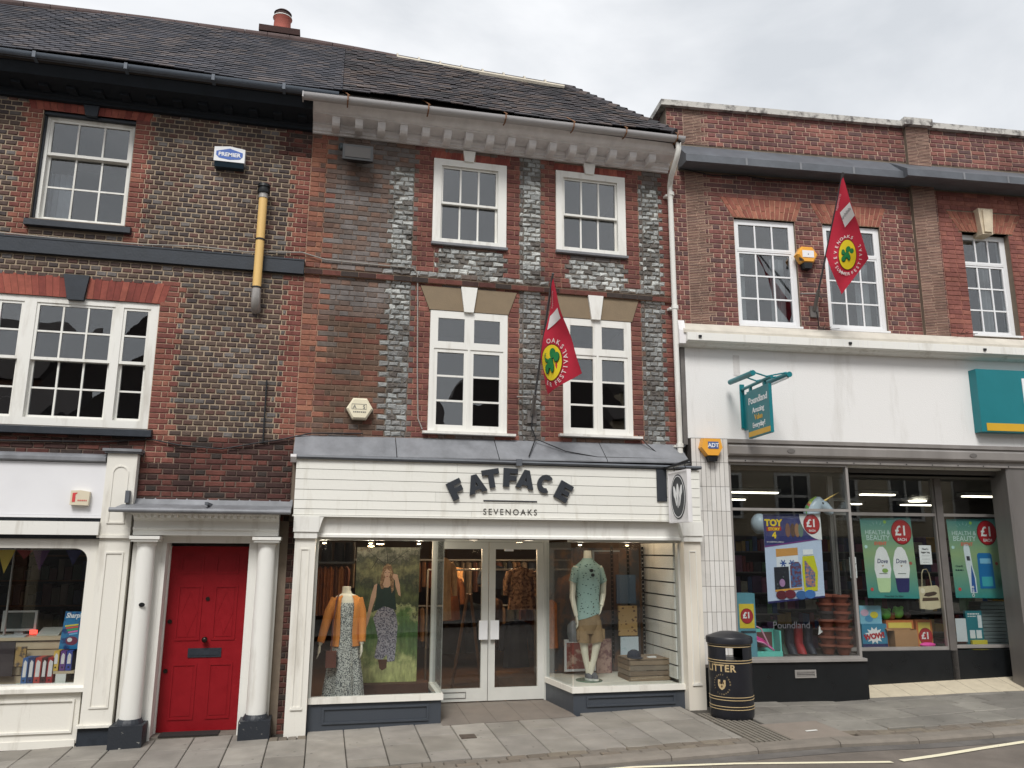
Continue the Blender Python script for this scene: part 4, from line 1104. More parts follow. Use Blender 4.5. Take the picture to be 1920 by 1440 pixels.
# pier of creasing tiles standing forward
brick_wall(BC, 3.62, 3.98, 4.93, 8.13, .07, [('tile', 0, 0, 0, 0, 0, 0)], [], y=-.06, keep=0, seed=14)
MB().box(3.622, 3.978, -.048, .02, 4.93, 8.13).build('pier_core', mortar_core, BC)
for (a0, a1, b0, b1, c, d, ks) in ((.86, 1.80, .68, 1.92, 6.53, 6.83, None), (2.19, 3.09, 2.03, 3.21, 6.53, 6.83, None), (4.36, 5.22, 4.18, 5.40, 6.56, 6.87, (4.68, 4.82))):
    flat_arch(BC, a0, a1, b0, b1, c, d, 15, 0, arch_or, ks, split=1, gap=.005, mort=mat('peach_mortar', srgb(206, 170, 142), .9, .1, 20))
MB().prism([(4.66, 6.50), (4.83, 6.50), (4.87, 6.90), (4.63, 6.90)], -.09, .1).box(4.685, 4.805, -.115, -.09, 6.53, 6.87).build('keystone', mat('cream_stone', srgb(206, 192, 168), .8, .15, 9, .4, 60), BC)
for (x0, x1, z0, z1) in (C1, C2, C3):
    t = z0 + .70 * (z1 - z0); yy = .045 if x0 < 4 else .10
    window(BC, x0 + .002, x1 - .002, z0 + .002, z1 - .01, yy, [(x0 + .045, x1 - .06, t + .01, z1 - .055, 3, 1, -.014), (x0 + .045, x1 - .06, z0 + .045, t - .01, 3, 3, -.004)], upvc, bar=.022, stile=.03, room_y=yy + .2)
    MB().box(x0 - .005, x1 + .005, -.03, yy + .05, z0 - .028, z0 - .001).build('sill', upvc, BC)
    cm = mat('net_curtain', srgb(172, 172, 170), .9, .1, 12)
    for a, b in ((x0 + .05, x0 + .05 + .2), (x1 - .27, x1 - .06)):
        pts = [(a + (b - a) * k / 12, yy + .26 + .02 * math.sin(k * 2.4)) for k in range(13)]
        MB().exz(pts + [(p_[0], p_[1] + .006) for p_ in pts[::-1]], z0 - .05, t if x0 < 4 else z1).build('curtain', cm, BC)
# lead-covered cornice
prof = [(.02, 7.195), (-.09, 7.195), (-.11, 7.18), (-.26, 7.165), (-.305, 7.17), (-.305, 7.275), (-.27, 7.30), (.0, 7.56), (.02, 7.56)]
MB().ex(prof, .09, 3.33).build('cornice', lead_dark, BC)
MB().ex([(y_ - (.09 if y_ < 0 else 0), z_) for y_, z_ in prof], 3.332, 7.4).build('cornice', lead_dark, BC)
for xx in (.95, 1.75, 2.55): MB().box(xx, xx + .03, -.309, -.28, 7.172, 7.278).build('lead_joint', lead, BC)
for xx in (4.2, 4.9): MB().box(xx, xx + .03, -.40, -.37, 7.172, 7.278).build('lead_joint', lead, BC)
coping_m = mat('lichen_white_coping', srgb(190, 187, 181), .85, col2=srgb(98, 94, 92), lo=.48, hi=.66, vs=9, bump=.5, bs=40)
MB().box(-.15, 3.56, -.07, .34, 8.135, 8.220).box(-.15, .2, .34, 2.6, 8.135, 8.220).build('coping', coping_m, BC)
MB().box(3.562, 4.02, -.13, .34, 8.140, 8.250).build('coping', coping_m, BC)
MB().box(4.022, 7.4, -.07, .34, 8.150, 8.238).build('coping', coping_m, BC)
# ledge and white fascia
MB().ex([(.02, 4.93), (-.10, 4.92), (-.22, 4.80), (-.22, 4.76), (.02, 4.76)], .0, 7.4).build('ledge', mat('weathered_ledge_stone', srgb(196, 190, 178), .85, .14, 5, .3, 50), BC)
lg = MB().ex([(.02, 4.758), (-.255, 4.758), (-.255, 4.655), (-.235, 4.645), (-.20, 4.645), (-.17, 4.62), (-.055, 4.60), (.02, 4.60)], .03, 7.4).build('ledge_trim', white_paint, BC)
x = .06
while x < 5.6:
    MB().box(x, x + .005, -.2565, -.254, 4.665, 4.75).build('trim_joint', aged_white, lg)
    x += RND.choice([.07, .09, .13, .2])
for xx in (.20, 2.32, 4.33): MB().box(xx - .02, xx + .02, -.275, -.254, 4.69, 4.72).build('ledge_bolt', plastic_black, lg)
MB().ex([(0, 4.96), (-.16, 4.94), (-.20, 4.80), (-.20, 4.62), (0, 4.60)], -.06, .028).build('ledge_end', aged_white, BC)
MB().box(.06, 7.4, -.055, .1, 3.385, 4.60).build('shop_fascia', render_white, BC)
MB().box(.0, .06, -.05, .1, 3.3, 4.60).build('corner_trim', steel_dark, BC)
MB().box(.73, .82, -.06, -.055, 4.24, 4.52).build('old_fixing_mark', mat('stained_render', srgb(206, 203, 200), .8, .1, 20), BC)
# shutter housing
m = MB().ex([(.05, 3.384), (-.10, 3.384), (-.10, 3.335), (-.07, 3.33), (-.07, 3.305), (-.15, 3.30), (-.165, 3.28), (-.165, 3.185), (-.15, 3.165), (-.10, 3.16), (-.10, 3.115), (-.12, 3.11), (-.12, 3.085), (.05, 3.085)], .57, 7.4)
so = m.build('shutter_housing', shutter, BC)
for xx in (1.42, 4.05): MB().prism(disc_pts(xx, 3.235, .055, .03, 18), -.172, -.165).build('housing_badge', steel_dark, so)
for i in range(12): MB().prism(disc_pts(.8 + i * .38, 3.10, .009, .009, 8), -.124, -.12).build('housing_screw', plastic_black, so)
# white tiled pier
tile_white = [mat('white_pier_tile_' + n_, srgb(*c), .3, .05, 5, objrand=.03) for n_, c in zip('abc', [(214, 211, 206), (208, 205, 200), (218, 216, 212)])]
MB().box(.075, .575, -.10, .1, .55, 3.384).build('tiled_pier', mat('dark_grout', srgb(92, 86, 82), .9, .15, 12), BC)
for i in range(8):
    for k in range(9):
        xa, za = .077 + i * .0622, .585 + k * .3105
        MB().box(xa + .0028, xa + .0594, -.1045 + RND.uniform(-.0006, .0006), -.098, za + .0025, min(za + .308, 3.383)).build('pier_tile', RND.choice(tile_white), BC)
# discount shopfront
def sframe(x0, x1, v, z0, z1, transom, name='shop_window', w=.045):
    m = MB()
    for a, b, c, d in rects_minus(x0, x1, z0, z1, [(x0 + w, x1 - w, z0 + w, transom - w / 2), (x0 + w, x1 - w, transom + w / 2, z1 - w)]): m.box(a, b, v - .03, v + .03, c, d)
    o = m.build(name, steel, BC)
    MB().box(x0 + w - .01, x1 - w + .01, v - .004, v + .004, z0 + w - .01, transom - w / 2 + .01).build('pane', GLASS_SHOP, o)
    MB().box(x0 + w - .01, x1 - w + .01, v - .004, v + .004, transom + w / 2 - .01, z1 - w + .01).build('pane', GLASS_SHOP, o)
    return o
s1 = sframe(.575, 2.25, -.05, .625, 3.085, 2.48, w=.034)
MB().box(.5, 2.29, -.12, .0, .60, .634).build('sill', steel, s1)
r1 = MB().box(.07, 2.30, -.09, .3, .05, .598).build('stall_riser', black_tile, BC)
vt = MB()
for a, b, c, d in rects_minus(1.315, 1.595, .41, .505, [(1.335, 1.575, .43, .485)]): vt.box(a, b, -.105, -.089, c, d)
for k in range(3): vt.box(1.335, 1.575, -.10, -.09, .436 + k * .018, .445 + k * .018)
vt.build('air_vent', steel, r1)
# return glazing into the recess
MB().box(2.235, 2.265, .0, .46, .634, .665).box(2.235, 2.265, .42, .47, .665, 3.08).box(2.235, 2.265, -.0, .42, 2.46, 2.50).build('return_frame', steel, BC)
MB().box(2.246, 2.254, -.01, .42, .665, 2.46).build('return_pane', GLASS_SHOP, BC)
MB().box(2.246, 2.254, -.01, .42, 2.50, 3.08).build('return_pane', GLASS_SHOP, BC)
MB().box(2.21, 2.30, .30, .48, .05, .633).build('return_riser', black_tile, BC)
s2 = sframe(2.27, 3.87, .46, .655, 3.05, 2.465, w=.042)
MB().box(3.84, 3.94, .40, .50, .2, 3.085).build('steel_mullion', steel_dark, BC)
s3 = sframe(3.92, 5.2, .46, .675, 3.05, 2.465, w=.04)
s4 = sframe(5.21, 7.4, .46, .675, 3.05, 2.465, w=.04)
MB().box(2.27, 7.4, .40, .56, .12, .652).build('stall_riser', black_tile, BC)
MB().box(.06, 7.4, .10, 9.1, 3.0, 3.3).build('blocking_floor_slab', dark_room, BC)  # slab added to close the light leak above the discount windows
MB().box(2.3, 7.4, .0, .44, 3.06, 3.09).build('recess_soffit', white_paint, BC)
MB().exz([(4.60, -.10), (4.98, -.10), (5.0, -.08), (5.0, .22), (4.58, .22), (4.58, -.08)], .15, 3.0845).build('steel_column', mat('dark_column_steel', srgb(124, 120, 117), .35, .2, 2.5, .05, 50, metal=.4, streak=True), BC)
ef = mat('cream_terrazzo_tile', srgb(198, 187, 164), .6, .12, 9, .2, 90)
for i in range(16):
    xa = 2.31 + i * .31
    f0, f1 = gz(4.5 + xa, -.2) + .008, gz(4.81 + xa, -.2) + .008
    b0, b1 = .225 + (xa - 2.4) * .036, .225 + (xa - 2.09) * .036
    MB().add([(xa + .002, -.02, f0), (xa + .308, -.02, f1), (xa + .308, .43, b1), (xa + .002, .43, b0), (xa + .002, -.02, 0), (xa + .308, -.02, 0)], [(0, 1, 2, 3), (4, 5, 1, 0)]).build('entrance_tile', ef, BC)
MB().box(2.3, 7.4, .0, .5, -.1, .12).build('entrance_floor', MATS['dark_joint_sand'], BC)

# ================================================================ SHOP INTERIORS
XF = Matrix.Identity(4)
def shell(parent, x0, x1, y0, y1, z0, z1, mats, name='shop_room', front=None):
    """floor, ceiling, back and side walls as separate parts"""
    P = lambda n, vs, mt: MB().add(vs, [(0, 1, 2, 3)]).build(n, mt, parent)
    P('shop_floor', [(x0, y0 if front is None else front, z0), (x1, y0 if front is None else front, z0), (x1, y1, z0), (x0, y1, z0)], mats[0])
    P('shop_ceiling', [(x0, y0, z1), (x1, y0, z1), (x1, y1, z1), (x0, y1, z1)], mats[1])
    P('shop_back_wall', [(x0, y1, z0), (x1, y1, z0), (x1, y1, z1), (x0, y1, z1)], mats[2])
    P('shop_side_wall', [(x0, y0, z0), (x0, y1, z0), (x0, y1, z1), (x0, y0, z1)], mats[2])
    P('shop_side_wall', [(x1, y0, z0), (x1, y1, z0), (x1, y1, z1), (x1, y0, z1)], mats[2])
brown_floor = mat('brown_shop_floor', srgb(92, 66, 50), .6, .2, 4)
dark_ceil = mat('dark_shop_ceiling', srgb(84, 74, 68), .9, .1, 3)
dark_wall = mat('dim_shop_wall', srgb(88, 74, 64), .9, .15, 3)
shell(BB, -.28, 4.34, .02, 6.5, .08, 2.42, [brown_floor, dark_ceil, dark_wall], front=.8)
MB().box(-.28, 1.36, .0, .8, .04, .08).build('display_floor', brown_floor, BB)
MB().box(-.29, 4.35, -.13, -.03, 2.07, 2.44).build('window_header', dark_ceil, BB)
lamp_warm = mat('warm_lamp_glow', (1.0, .72, .42), .5, 0.0, emit=7.0)
lamp_metal = mat('lamp_housing', srgb(46, 44, 42), .5, .1)
LAMPG = 'ceiling spot lamps in the clothes shop'
def spot(x, y, z, label, power=9.0, r=.05):
    t = thing('ceiling_lamp', label, 'lamp', (x, y, z + .12), LAMPG)
    MB().lathe([(.02, .12), (.045, .10), (r + .012, .0)], (x, y, z), 14).build('lamp_shade', lamp_metal, t, smooth=True)
    MB().cyl((x, y, z + .10), (x, y, 2.42), .008, 6).build('lamp_stem', lamp_metal, t)
    MB().lathe([(r, .004), (r * .9, -.006), (.01, -.012)], (x, y, z), 14).build('lamp_bulb', lamp_warm, t, smooth=True)
    ld = bpy.data.lights.new('lamp_light', 'POINT'); ld.energy = power; ld.color = (1.0, .70, .42); ld.shadow_soft_size = .06
    lo = bpy.data.objects.new('lamp_light', ld); COL.objects.link(lo); lo.parent = t; lo.location = (0, 0, -.19)
spot(.79, 2.0, 2.02, 'larger warm ceiling lamp above the meadow poster', 9, .06)
spot(.69, 2.45, 1.99, 'smaller warm ceiling lamp left of the larger one above the meadow poster', 8)
spot(2.25, 2.5, 2.0, 'warm ceiling lamp behind the top of the left glass door', 9, .05)
spot(1.62, 1.6, 2.03, 'warm ceiling lamp over the pale hanging coat beside the left door', 9)
spot(2.95, 2.6, 2.06, 'warm ceiling lamp over the patterned dress behind the right door', 10)
spot(4.02, .55, 2.08, 'warm ceiling lamp at the top of the slatted wall', 1.0, .035)
def display_lamp(x, y, label, power):
    t = thing('display_lamp', label, 'lamp', (x, y, 2.05), 'small display lamps over the shop windows')
    MB().cyl((x, y, 2.045), (x, y, 2.015), .028, 12).build('lamp_shade', lamp_metal, t)
    MB().lathe([(.024, .0), (.02, -.006), (.005, -.009)], (x, y, 2.0145), 12).build('lamp_bulb', lamp_warm, t)
    ld = bpy.data.lights.new('lamp_light', 'POINT'); ld.energy = power; ld.color = (1.0, .88, .72); ld.shadow_soft_size = .05
    lo = bpy.data.objects.new('lamp_light', ld); COL.objects.link(lo); lo.parent = t; lo.location = (0, 0, -.07)
display_lamp(.02, .12, 'small display lamp at the top left corner of the left window', 3)
display_lamp(1.12, .14, 'small display lamp at the top right of the left window', 5)
display_lamp(.55, .12, 'small display lamp between the corner lamps of the left window', 4)
display_lamp(3.12, .10, 'small display lamp above the male mannequin', 1.2)
display_lamp(3.75, .12, 'small display lamp above the folded shirts', 1.5)
for xx, lab in ((1.80, 'left round downlight in the shop door lobby ceiling'), (2.50, 'right round downlight in the shop door lobby ceiling')):
    t = MB().lathe([(.075, .0), (.08, -.006), (.06, -.012)], (xx, .25, 2.0745), 22).build('downlight', steel, None, base=(xx, .25, 2.07)); props(t, lab, 'lamp', 'lobby downlights')
    o_ = MB().lathe([(.058, -.0125), (.01, -.0135)], (xx, .25, 2.0745), 18).build('downlight_lens', mat('downlight_glow', (1.0, .86, .66), .5, 0, emit=2.5), t)

# --- garments on rails (draped sleeves and bodies)
def garment(x, y, ztop, h, w, cols, label, cat, group, long=False, twist=0.0, thick=.05, sleeves=True, seed=0):
    rng = random.Random(seed + int(x * 97) + int(h * 31))
    t = thing('hanging_garment', label, cat, (x, y, ztop - h), group)
    m = MB(); ring = []
    prof = [(0, .12, .3), (.03, .45, .6), (.08, .92, .9), (.2, .95, 1), (.5, .9, 1), (.8, 1.0, 1.05), (1, 1.08, 1.1)]
    ph = rng.uniform(0, 6)
    for f, a, b in prof:
        z = ztop - h * f
        ring.append([(x + math.cos(twist) * (w / 2 * a * math.cos(q)) * (1 + .06 * math.sin(5 * q + ph + f * 3)) - math.sin(twist) * thick * b * math.sin(q),
                      y + math.sin(twist) * (w / 2 * a * math.cos(q)) + math.cos(twist) * thick * b * math.sin(q) * (1 + .3 * math.sin(6 * q + ph)), z) for q in [2 * math.pi * k / 22 for k in range(22)]])
    m.loft(ring).build('garment_body', cols, t, smooth=True)
    if sleeves:
        for s_ in (-1, 1):
            sx_ = x + s_ * w * .44 * math.cos(twist); sy_ = y + s_ * w * .44 * math.sin(twist)
            MB().vtube([(sx_, sy_, ztop - .07), (sx_ + s_ * .05, sy_, ztop - .2), (sx_ + s_ * .06, sy_ - .02, ztop - .5 * h - .1)], [.05, .05, .038], 10).build('sleeve', cols, t, smooth=True)
    MB().vtube([(x - .1, y, ztop - .01), (x, y, ztop + .025), (x, y, ztop + .06), (x + .02, y, ztop + .08)], .006, 5).build('hanger', lamp_metal, t)
    return t
cloth = lambda n, c, v=.25, s=14: mat(n, srgb(*c), .9, v, s, .3, 90)
print_cloth = mat('printed_blouse_cloth', srgb(168, 128, 96), .9, vs=26, col2=srgb(96, 66, 52), lo=.45, hi=.58)
GRP = 'clothes hanging inside the clothes shop'
garment(1.60, 1.25, 1.84, .80, .34, cloth('oatmeal_cloth', (202, 160, 116)), 'long oatmeal coat hanging beside the left shop door', 'coat', GRP, twist=.9)
garment(1.78, 1.9, 1.60, .62, .34, cloth('rust_cloth', (150, 92, 58)), 'tan jacket hanging behind the oatmeal coat', 'jacket', GRP, twist=.5)
garment(2.0, 3.0, 1.68, .22, .30, cloth('sand_cloth', (206, 152, 100)), 'folded sand coloured top lit at the back behind left door', 'top', GRP, sleeves=False)
garment(2.86, 2.1, 1.70, .60, .40, print_cloth, 'tan patterned blouse hanging high behind the right door', 'blouse', GRP)
garment(2.50, 2.3, 1.72, .34, .36, cloth('denim_cloth', (58, 66, 80)), 'dark denim jacket on the upper rail behind the right door', 'jacket', GRP)
garment(2.40, 2.2, 1.27, .75, .20, cloth('maroon_cloth', (98, 54, 46)), 'maroon dress on the lower rail behind the right door', 'dress', GRP, sleeves=False)
garment(2.55, 2.4, 1.25, .7, .22, cloth('brown_cloth', (92, 64, 48)), 'brown dress next to the maroon dress behind the right door', 'dress', GRP, sleeves=False)
garment(2.74, 1.9, .98, .65, .36, cloth('navy_cloth', (34, 40, 54)), 'navy coat low behind the right door', 'coat', GRP)
garment(2.98, 2.3, 1.12, .72, .22, cloth('plum_cloth', (84, 48, 46)), 'plum dress at the right edge of the right door', 'dress', GRP, sleeves=False)
garment(1.86, 2.2, 1.25, .75, .40, cloth('black_cloth', (36, 36, 40)), 'black coat behind the left door pane', 'coat', GRP)
garment(2.16, 2.3, 1.20, .70, .34, cloth('grey_blue_cloth', (62, 70, 78)), 'slate blue top hanging behind the left door near the centre', 'top', GRP)
garment(3.02, 1.05, 1.30, .62, .16, cloth('apricot_cloth', (196, 118, 72)), 'apricot sleeve garment seen behind the male mannequin', 'top', GRP, sleeves=False)
for i, (c, xx) in enumerate([((120, 70, 44), -.02), ((142, 84, 50), .05), ((160, 96, 56), .12), ((104, 66, 48), .19), ((170, 110, 66), .26), ((110, 60, 40), .33)]):
    garment(xx, 1.5 + .02 * i, 1.72, .62, .10, cloth('shelf_cloth_' + 'abcdef'[i], c), ['dark amber', 'amber', 'bright amber', 'umber', 'honey', 'chestnut'][i] + ' skirt on the rail at the left of the window', 'skirt', GRP, sleeves=False)
# crowded rails further back
fr_ = thing('clothes_rail', 'crowded far rails of assorted clothes deep behind the glass doors', 'rail', (2.2, 3.6, .08))
MB().cyl((.4, 3.6, 1.78), (4.0, 3.6, 1.78), .014, 8).cyl((.4, 3.6, 1.06), (4.0, 3.6, 1.06), .014, 8).build('rail_bar', steel, fr_)
rg_ = random.Random(9)
for ztop, hh in ((1.76, .5), (1.04, .6)):
    xx = .45
    while xx < 4.0:
        w_ = rg_.uniform(.07, .16); c = rg_.choice([(112, 78, 56), (52, 52, 60), (130, 102, 78), (84, 54, 44), (42, 46, 56), (110, 96, 82), (72, 68, 58), (92, 50, 44)])
        ph = rg_.uniform(0, 6); h_ = hh * rg_.uniform(.75, 1.1); yy = 3.6 + rg_.uniform(-.05, .05)
        MB().loft([[(xx + w_ / 2 + w_ / 2 * a_ * math.cos(q) * (1 + .1 * math.sin(4 * q + ph)), yy + .16 * a_ * math.sin(q), ztop - h_ * f) for q in [2 * math.pi * k / 14 for k in range(14)]] for f, a_ in ((0, .2), (.06, .8), (.3, 1.0), (.7, .95), (1, 1.1))]).build('hung_garment', cloth('far_cloth_%d' % c[0], c), fr_, smooth=True)
        xx += w_ * .95
# rails
rail = MB().cyl((1.5, 2.2, 1.66), (3.1, 2.2, 1.66), .014, 8).cyl((1.5, 2.2, 1.66), (1.5, 2.2, .08), .014, 8).cyl((3.1, 2.2, 1.66), (3.1, 2.2, .08), .014, 8).build('clothes_rail', steel, None, base=(2.3, 2.2, .08)); props(rail, 'steel clothes rail behind the glass shop doors', 'rail')
rail = MB().cyl((-.1, 1.55, 1.78), (.45, 1.55, 1.78), .012, 8).cyl((-.1, 1.55, 1.78), (-.1, 1.55, .08), .012, 8).cyl((.45, 1.55, 1.78), (.45, 1.55, .08), .012, 8).build('clothes_rail', lamp_metal, None, base=(.2, 1.55, .08)); props(rail, 'dark clothes rail behind the female mannequin', 'rail')
t = thing('wall_shelf', 'dark shelf high at the left of the clothes shop window', 'shelf', (.17, 1.4, 1.76))
MB().box(-.05, .42, 1.2, 1.6, 1.76, 1.785).build('shelf_board', lamp_metal, t)
for i, xx in enumerate((-.0, .16, .30)):
    o = MB().rings([(xx + .06, 1.38, 1.786, .07, .1), (xx + .06, 1.38, 1.9, .068, .09), (xx + .06, 1.38, 2.03, .06, .07)], 12).build('handbag', cloth('bag_black', (30, 28, 28)), None, base=(xx, 1.38, 1.786)); props(o, ['left', 'middle', 'right'][i] + ' black bag on the high shelf in the clothes shop', 'bag', 'bags on the shelf')
# timber A-frame ladder display behind left door, low plinths
t = thing('display_easel', 'wooden easel leaning behind the left glass door', 'easel', (2.1, 1.9, .08))
wood_d = mat('dark_stained_wood', srgb(110, 78, 54), .6, .25, 8, .2, 40)
MB().vtube([(2.02, 1.6, 1.35), (2.22, 1.75, .08)], .022, 6).build('easel_leg', wood_d, t); MB().vtube([(1.98, 1.6, 1.35), (1.80, 1.75, .08)], .022, 6).build('easel_leg', wood_d, t)
MB().box(2.43, 2.95, 1.6, 2.4, .08, .24).build('display_plinth', wood_d, None, base=(2.7, 2, .08), label='low brown display plinth behind the right glass door', cat='plinth')
# --- left window: meadow poster with a woman, female mannequin
def meadow_mat():
    m = bpy.data.materials.new('meadow_photo_print'); m.use_nodes = True
    n, l = m.node_tree.nodes, m.node_tree.links; p = n['Principled BSDF']; p.inputs['Roughness'].default_value = .6
    g = n.new('ShaderNodeNewGeometry'); sp = n.new('ShaderNodeSeparateXYZ'); l.new(g.outputs['Position'], sp.inputs[0])
    nz = n.new('ShaderNodeTexNoise'); nz.inputs['Scale'].default_value = 5.5; nz.inputs['Detail'].default_value = 8; nz.inputs['Roughness'].default_value = .7; l.new(g.outputs['Position'], nz.inputs['Vector'])
    mp = n.new('ShaderNodeMapping'); mp.inputs['Scale'].default_value = (26, 1, 7); l.new(g.outputs['Position'], mp.inputs['Vector'])
    n2 = n.new('ShaderNodeTexNoise'); n2.inputs['Scale'].default_value = 1.0; n2.inputs['Detail'].default_value = 4; l.new(mp.outputs[0], n2.inputs['Vector'])
    ad = n.new('ShaderNodeMath'); ad.operation = 'MULTIPLY_ADD'; l.new(nz.outputs['Fac'], ad.inputs[0]); ad.inputs[1].default_value = .75; l.new(sp.outputs['Z'], ad.inputs[2])
    mr = n.new('ShaderNodeMapRange'); l.new(ad.outputs[0], mr.inputs['Value']); mr.inputs['From Min'].default_value = .62; mr.inputs['From Max'].default_value = 2.4
    r = n.new('ShaderNodeValToRGB'); e = r.color_ramp.elements
    stops = [(0, (150, 158, 96)), (.16, (190, 194, 130)), (.26, (104, 128, 70)), (.38, (70, 106, 62)), (.47, (96, 128, 72)), (.52, (176, 182, 130)), (.56, (62, 72, 50)), (.64, (92, 100, 62)), (.72, (52, 58, 44)), (.80, (124, 122, 84)), (.88, (60, 62, 46)), (.95, (150, 146, 124)), (1, (110, 96, 76))]
    for k, (pos, c) in enumerate(stops):
        q = e[k] if k < 2 else e.new(pos)
        q.position = pos; q.color = (*srgb(*c), 1)
    l.new(mr.outputs[0], r.inputs['Fac'])
    mr2 = n.new('ShaderNodeMapRange'); l.new(n2.outputs['Fac'], mr2.inputs['Value']); mr2.inputs['From Min'].default_value = .3; mr2.inputs['From Max'].default_value = .7; mr2.inputs['To Min'].default_value = .6; mr2.inputs['To Max'].default_value = 1.35
    mx = n.new('ShaderNodeMix'); mx.data_type = 'RGBA'; mx.blend_type = 'MULTIPLY'; mx.inputs['Factor'].default_value = 1; l.new(r.outputs[0], mx.inputs['A']); l.new(mr2.outputs[0], mx.inputs['B'])
    l.new(mx.outputs['Result'], p.inputs['Base Color'])
    return m
PY = .95
po = thing('poster', 'tall meadow photo poster of a woman in green vest and printed trousers', 'poster', (.83, PY, .3))
MB().box(.43, 1.23, PY, PY + .02, .33, 1.97).build('poster_panel', meadow_mat(), po)
skin = mat('print_skin', srgb(200, 164, 140), .7, .12, 12); hair = mat('print_hair', srgb(124, 94, 70), .7, vs=34, col2=srgb(196, 164, 126), lo=.5, hi=.68)
vest = mat('print_green_vest', srgb(40, 58, 54), .7, .15, 12); trous = mat('print_trousers', srgb(176, 174, 184), .7, vs=62, col2=srgb(84, 84, 104), lo=.47, hi=.57)
ink = lambda c: mat('ink_%d_%d_%d' % c, srgb(*c), .55, .05, 8)
tw = mat('print_twigs', srgb(40, 38, 30), .7, .2, 12)
for a, b in (((.86, 1.5), (.80, 1.97)), ((.84, 1.72), (.56, 1.93)), ((.83, 1.75), (1.1, 1.95)), ((.70, 1.83), (.62, 1.70)), ((1.0, 1.86), (1.16, 1.80))):
    poly(po, 'twig_print', [(a[0] - .008, a[1]), (a[0] + .008, a[1]), (b[0] + .003, b[1]), (b[0] - .003, b[1])], PY - .0015, tw, .001)
poly(po, 'arm_print', [(.665, 1.50), (.70, 1.52), (.69, 1.36), (.645, 1.20), (.605, 1.03), (.585, .98), (.56, .985), (.565, 1.03), (.60, 1.2), (.63, 1.38)], PY - .003, skin)
poly(po, 'arm_print', [(.93, 1.49), (.97, 1.38), (1.0, 1.36), (.985, 1.5), (.95, 1.63), (.90, 1.64), (.885, 1.60), (.92, 1.56)], PY - .0085, skin)
poly(po, 'trousers_print', [(.72, 1.20), (.78, 1.24), (.90, 1.22), (.95, 1.14), (.975, 1.0), (.965, .80), (.95, .58), (.86, .57), (.85, .66), (.80, .60), (.72, .61), (.70, .63), (.735, .85), (.70, 1.0), (.665, 1.10)], PY - .0045, trous)
poly(po, 'vest_print', [(.70, 1.53), (.76, 1.48), (.84, 1.48), (.92, 1.54), (.93, 1.36), (.955, 1.19), (.90, 1.21), (.80, 1.245), (.72, 1.20), (.665, 1.18), (.70, 1.36)], PY - .006, vest)
poly(po, 'hair_print', [(.735, 1.50), (.745, 1.62), (.77, 1.72), (.815, 1.768), (.865, 1.75), (.895, 1.67), (.905, 1.56), (.915, 1.45), (.885, 1.40), (.865, 1.50), (.80, 1.50), (.775, 1.45), (.75, 1.46)], PY - .0075, hair)
poly(po, 'neck_print', [(.80, 1.60), (.85, 1.60), (.87, 1.50), (.84, 1.47), (.79, 1.47), (.77, 1.51)], PY - .0090, skin, .001)
poly(po, 'face_print', disc_pts(.822, 1.648, .038, .058, 18), PY - .0100, skin)
poly(po, 'hair_print', [(.80, 1.735), (.84, 1.74), (.875, 1.71), (.89, 1.60), (.885, 1.44), (.862, 1.50), (.858, 1.62), (.85, 1.68), (.815, 1.70), (.785, 1.66), (.775, 1.55), (.765, 1.60), (.775, 1.70)], PY - .0115, hair)
poly(po, 'boots_print', [(.745, .60), (.86, .60), (.85, .50), (.80, .47), (.765, .50)], PY - .0035, mat('print_boots', srgb(92, 58, 40), .7, .2, 12))
for xa, za, s_ in ((.802, 1.655, 1), (.842, 1.655, 1)): poly(po, 'eye_print', disc_pts(xa, za, .008, .004, 8), PY - .0115, ink((50, 36, 30)), .001)
poly(po, 'mouth_print', disc_pts(.822, 1.607, .014, .005, 10), PY - .0115, ink((150, 84, 76)), .001)
MB().box(.40, 1.36, .80, 1.1, .08, .33).build('display_plinth', mat('dark_brown_plinth', srgb(72, 46, 36), .6, .2, 6), None, base=(.9, .95, .08), label='dark brown plinth under the meadow poster', cat='plinth')

manq_skin = mat('mannequin_cream', srgb(214, 206, 186), .45, .06, 6)
def hand(m, wrist, down, side, curl=.35, s=1.0):
    w = Vector(wrist); d = Vector(down).normalized(); sd = Vector(side).normalized(); nrm = d.cross(sd)
    palm = w + d * .05 * s
    m.vtube([w - d * .01, w + d * .03 * s, w + d * .085 * s], [.022 * s, .034 * s, .036 * s], 8, 0, .5, tuple(nrm))
    for k, L in enumerate((.062, .075, .07, .055)):
        b = w + d * .08 * s + sd * (k - 1.5) * .017 * s
        k1 = b + (d + nrm * curl * .4) * L * .5 * s; k2 = k1 + (d + nrm * curl) * L * .5 * s
        m.vtube([b, k1, k2], [.0095 * s, .009 * s, .007 * s], 6)
    b = w + d * .035 * s + sd * -.03 * s
    m.vtube([b, b + (d - sd * .7) * .03 * s, b + (d * 1.2 - sd * .5 + nrm * .3) * .055 * s], [.011 * s, .010 * s, .008 * s], 6)
def remesh(o, v):
    md = o.modifiers.new('remesh', 'REMESH'); md.mode = 'VOXEL'; md.voxel_size = v; md.use_smooth_shade = True
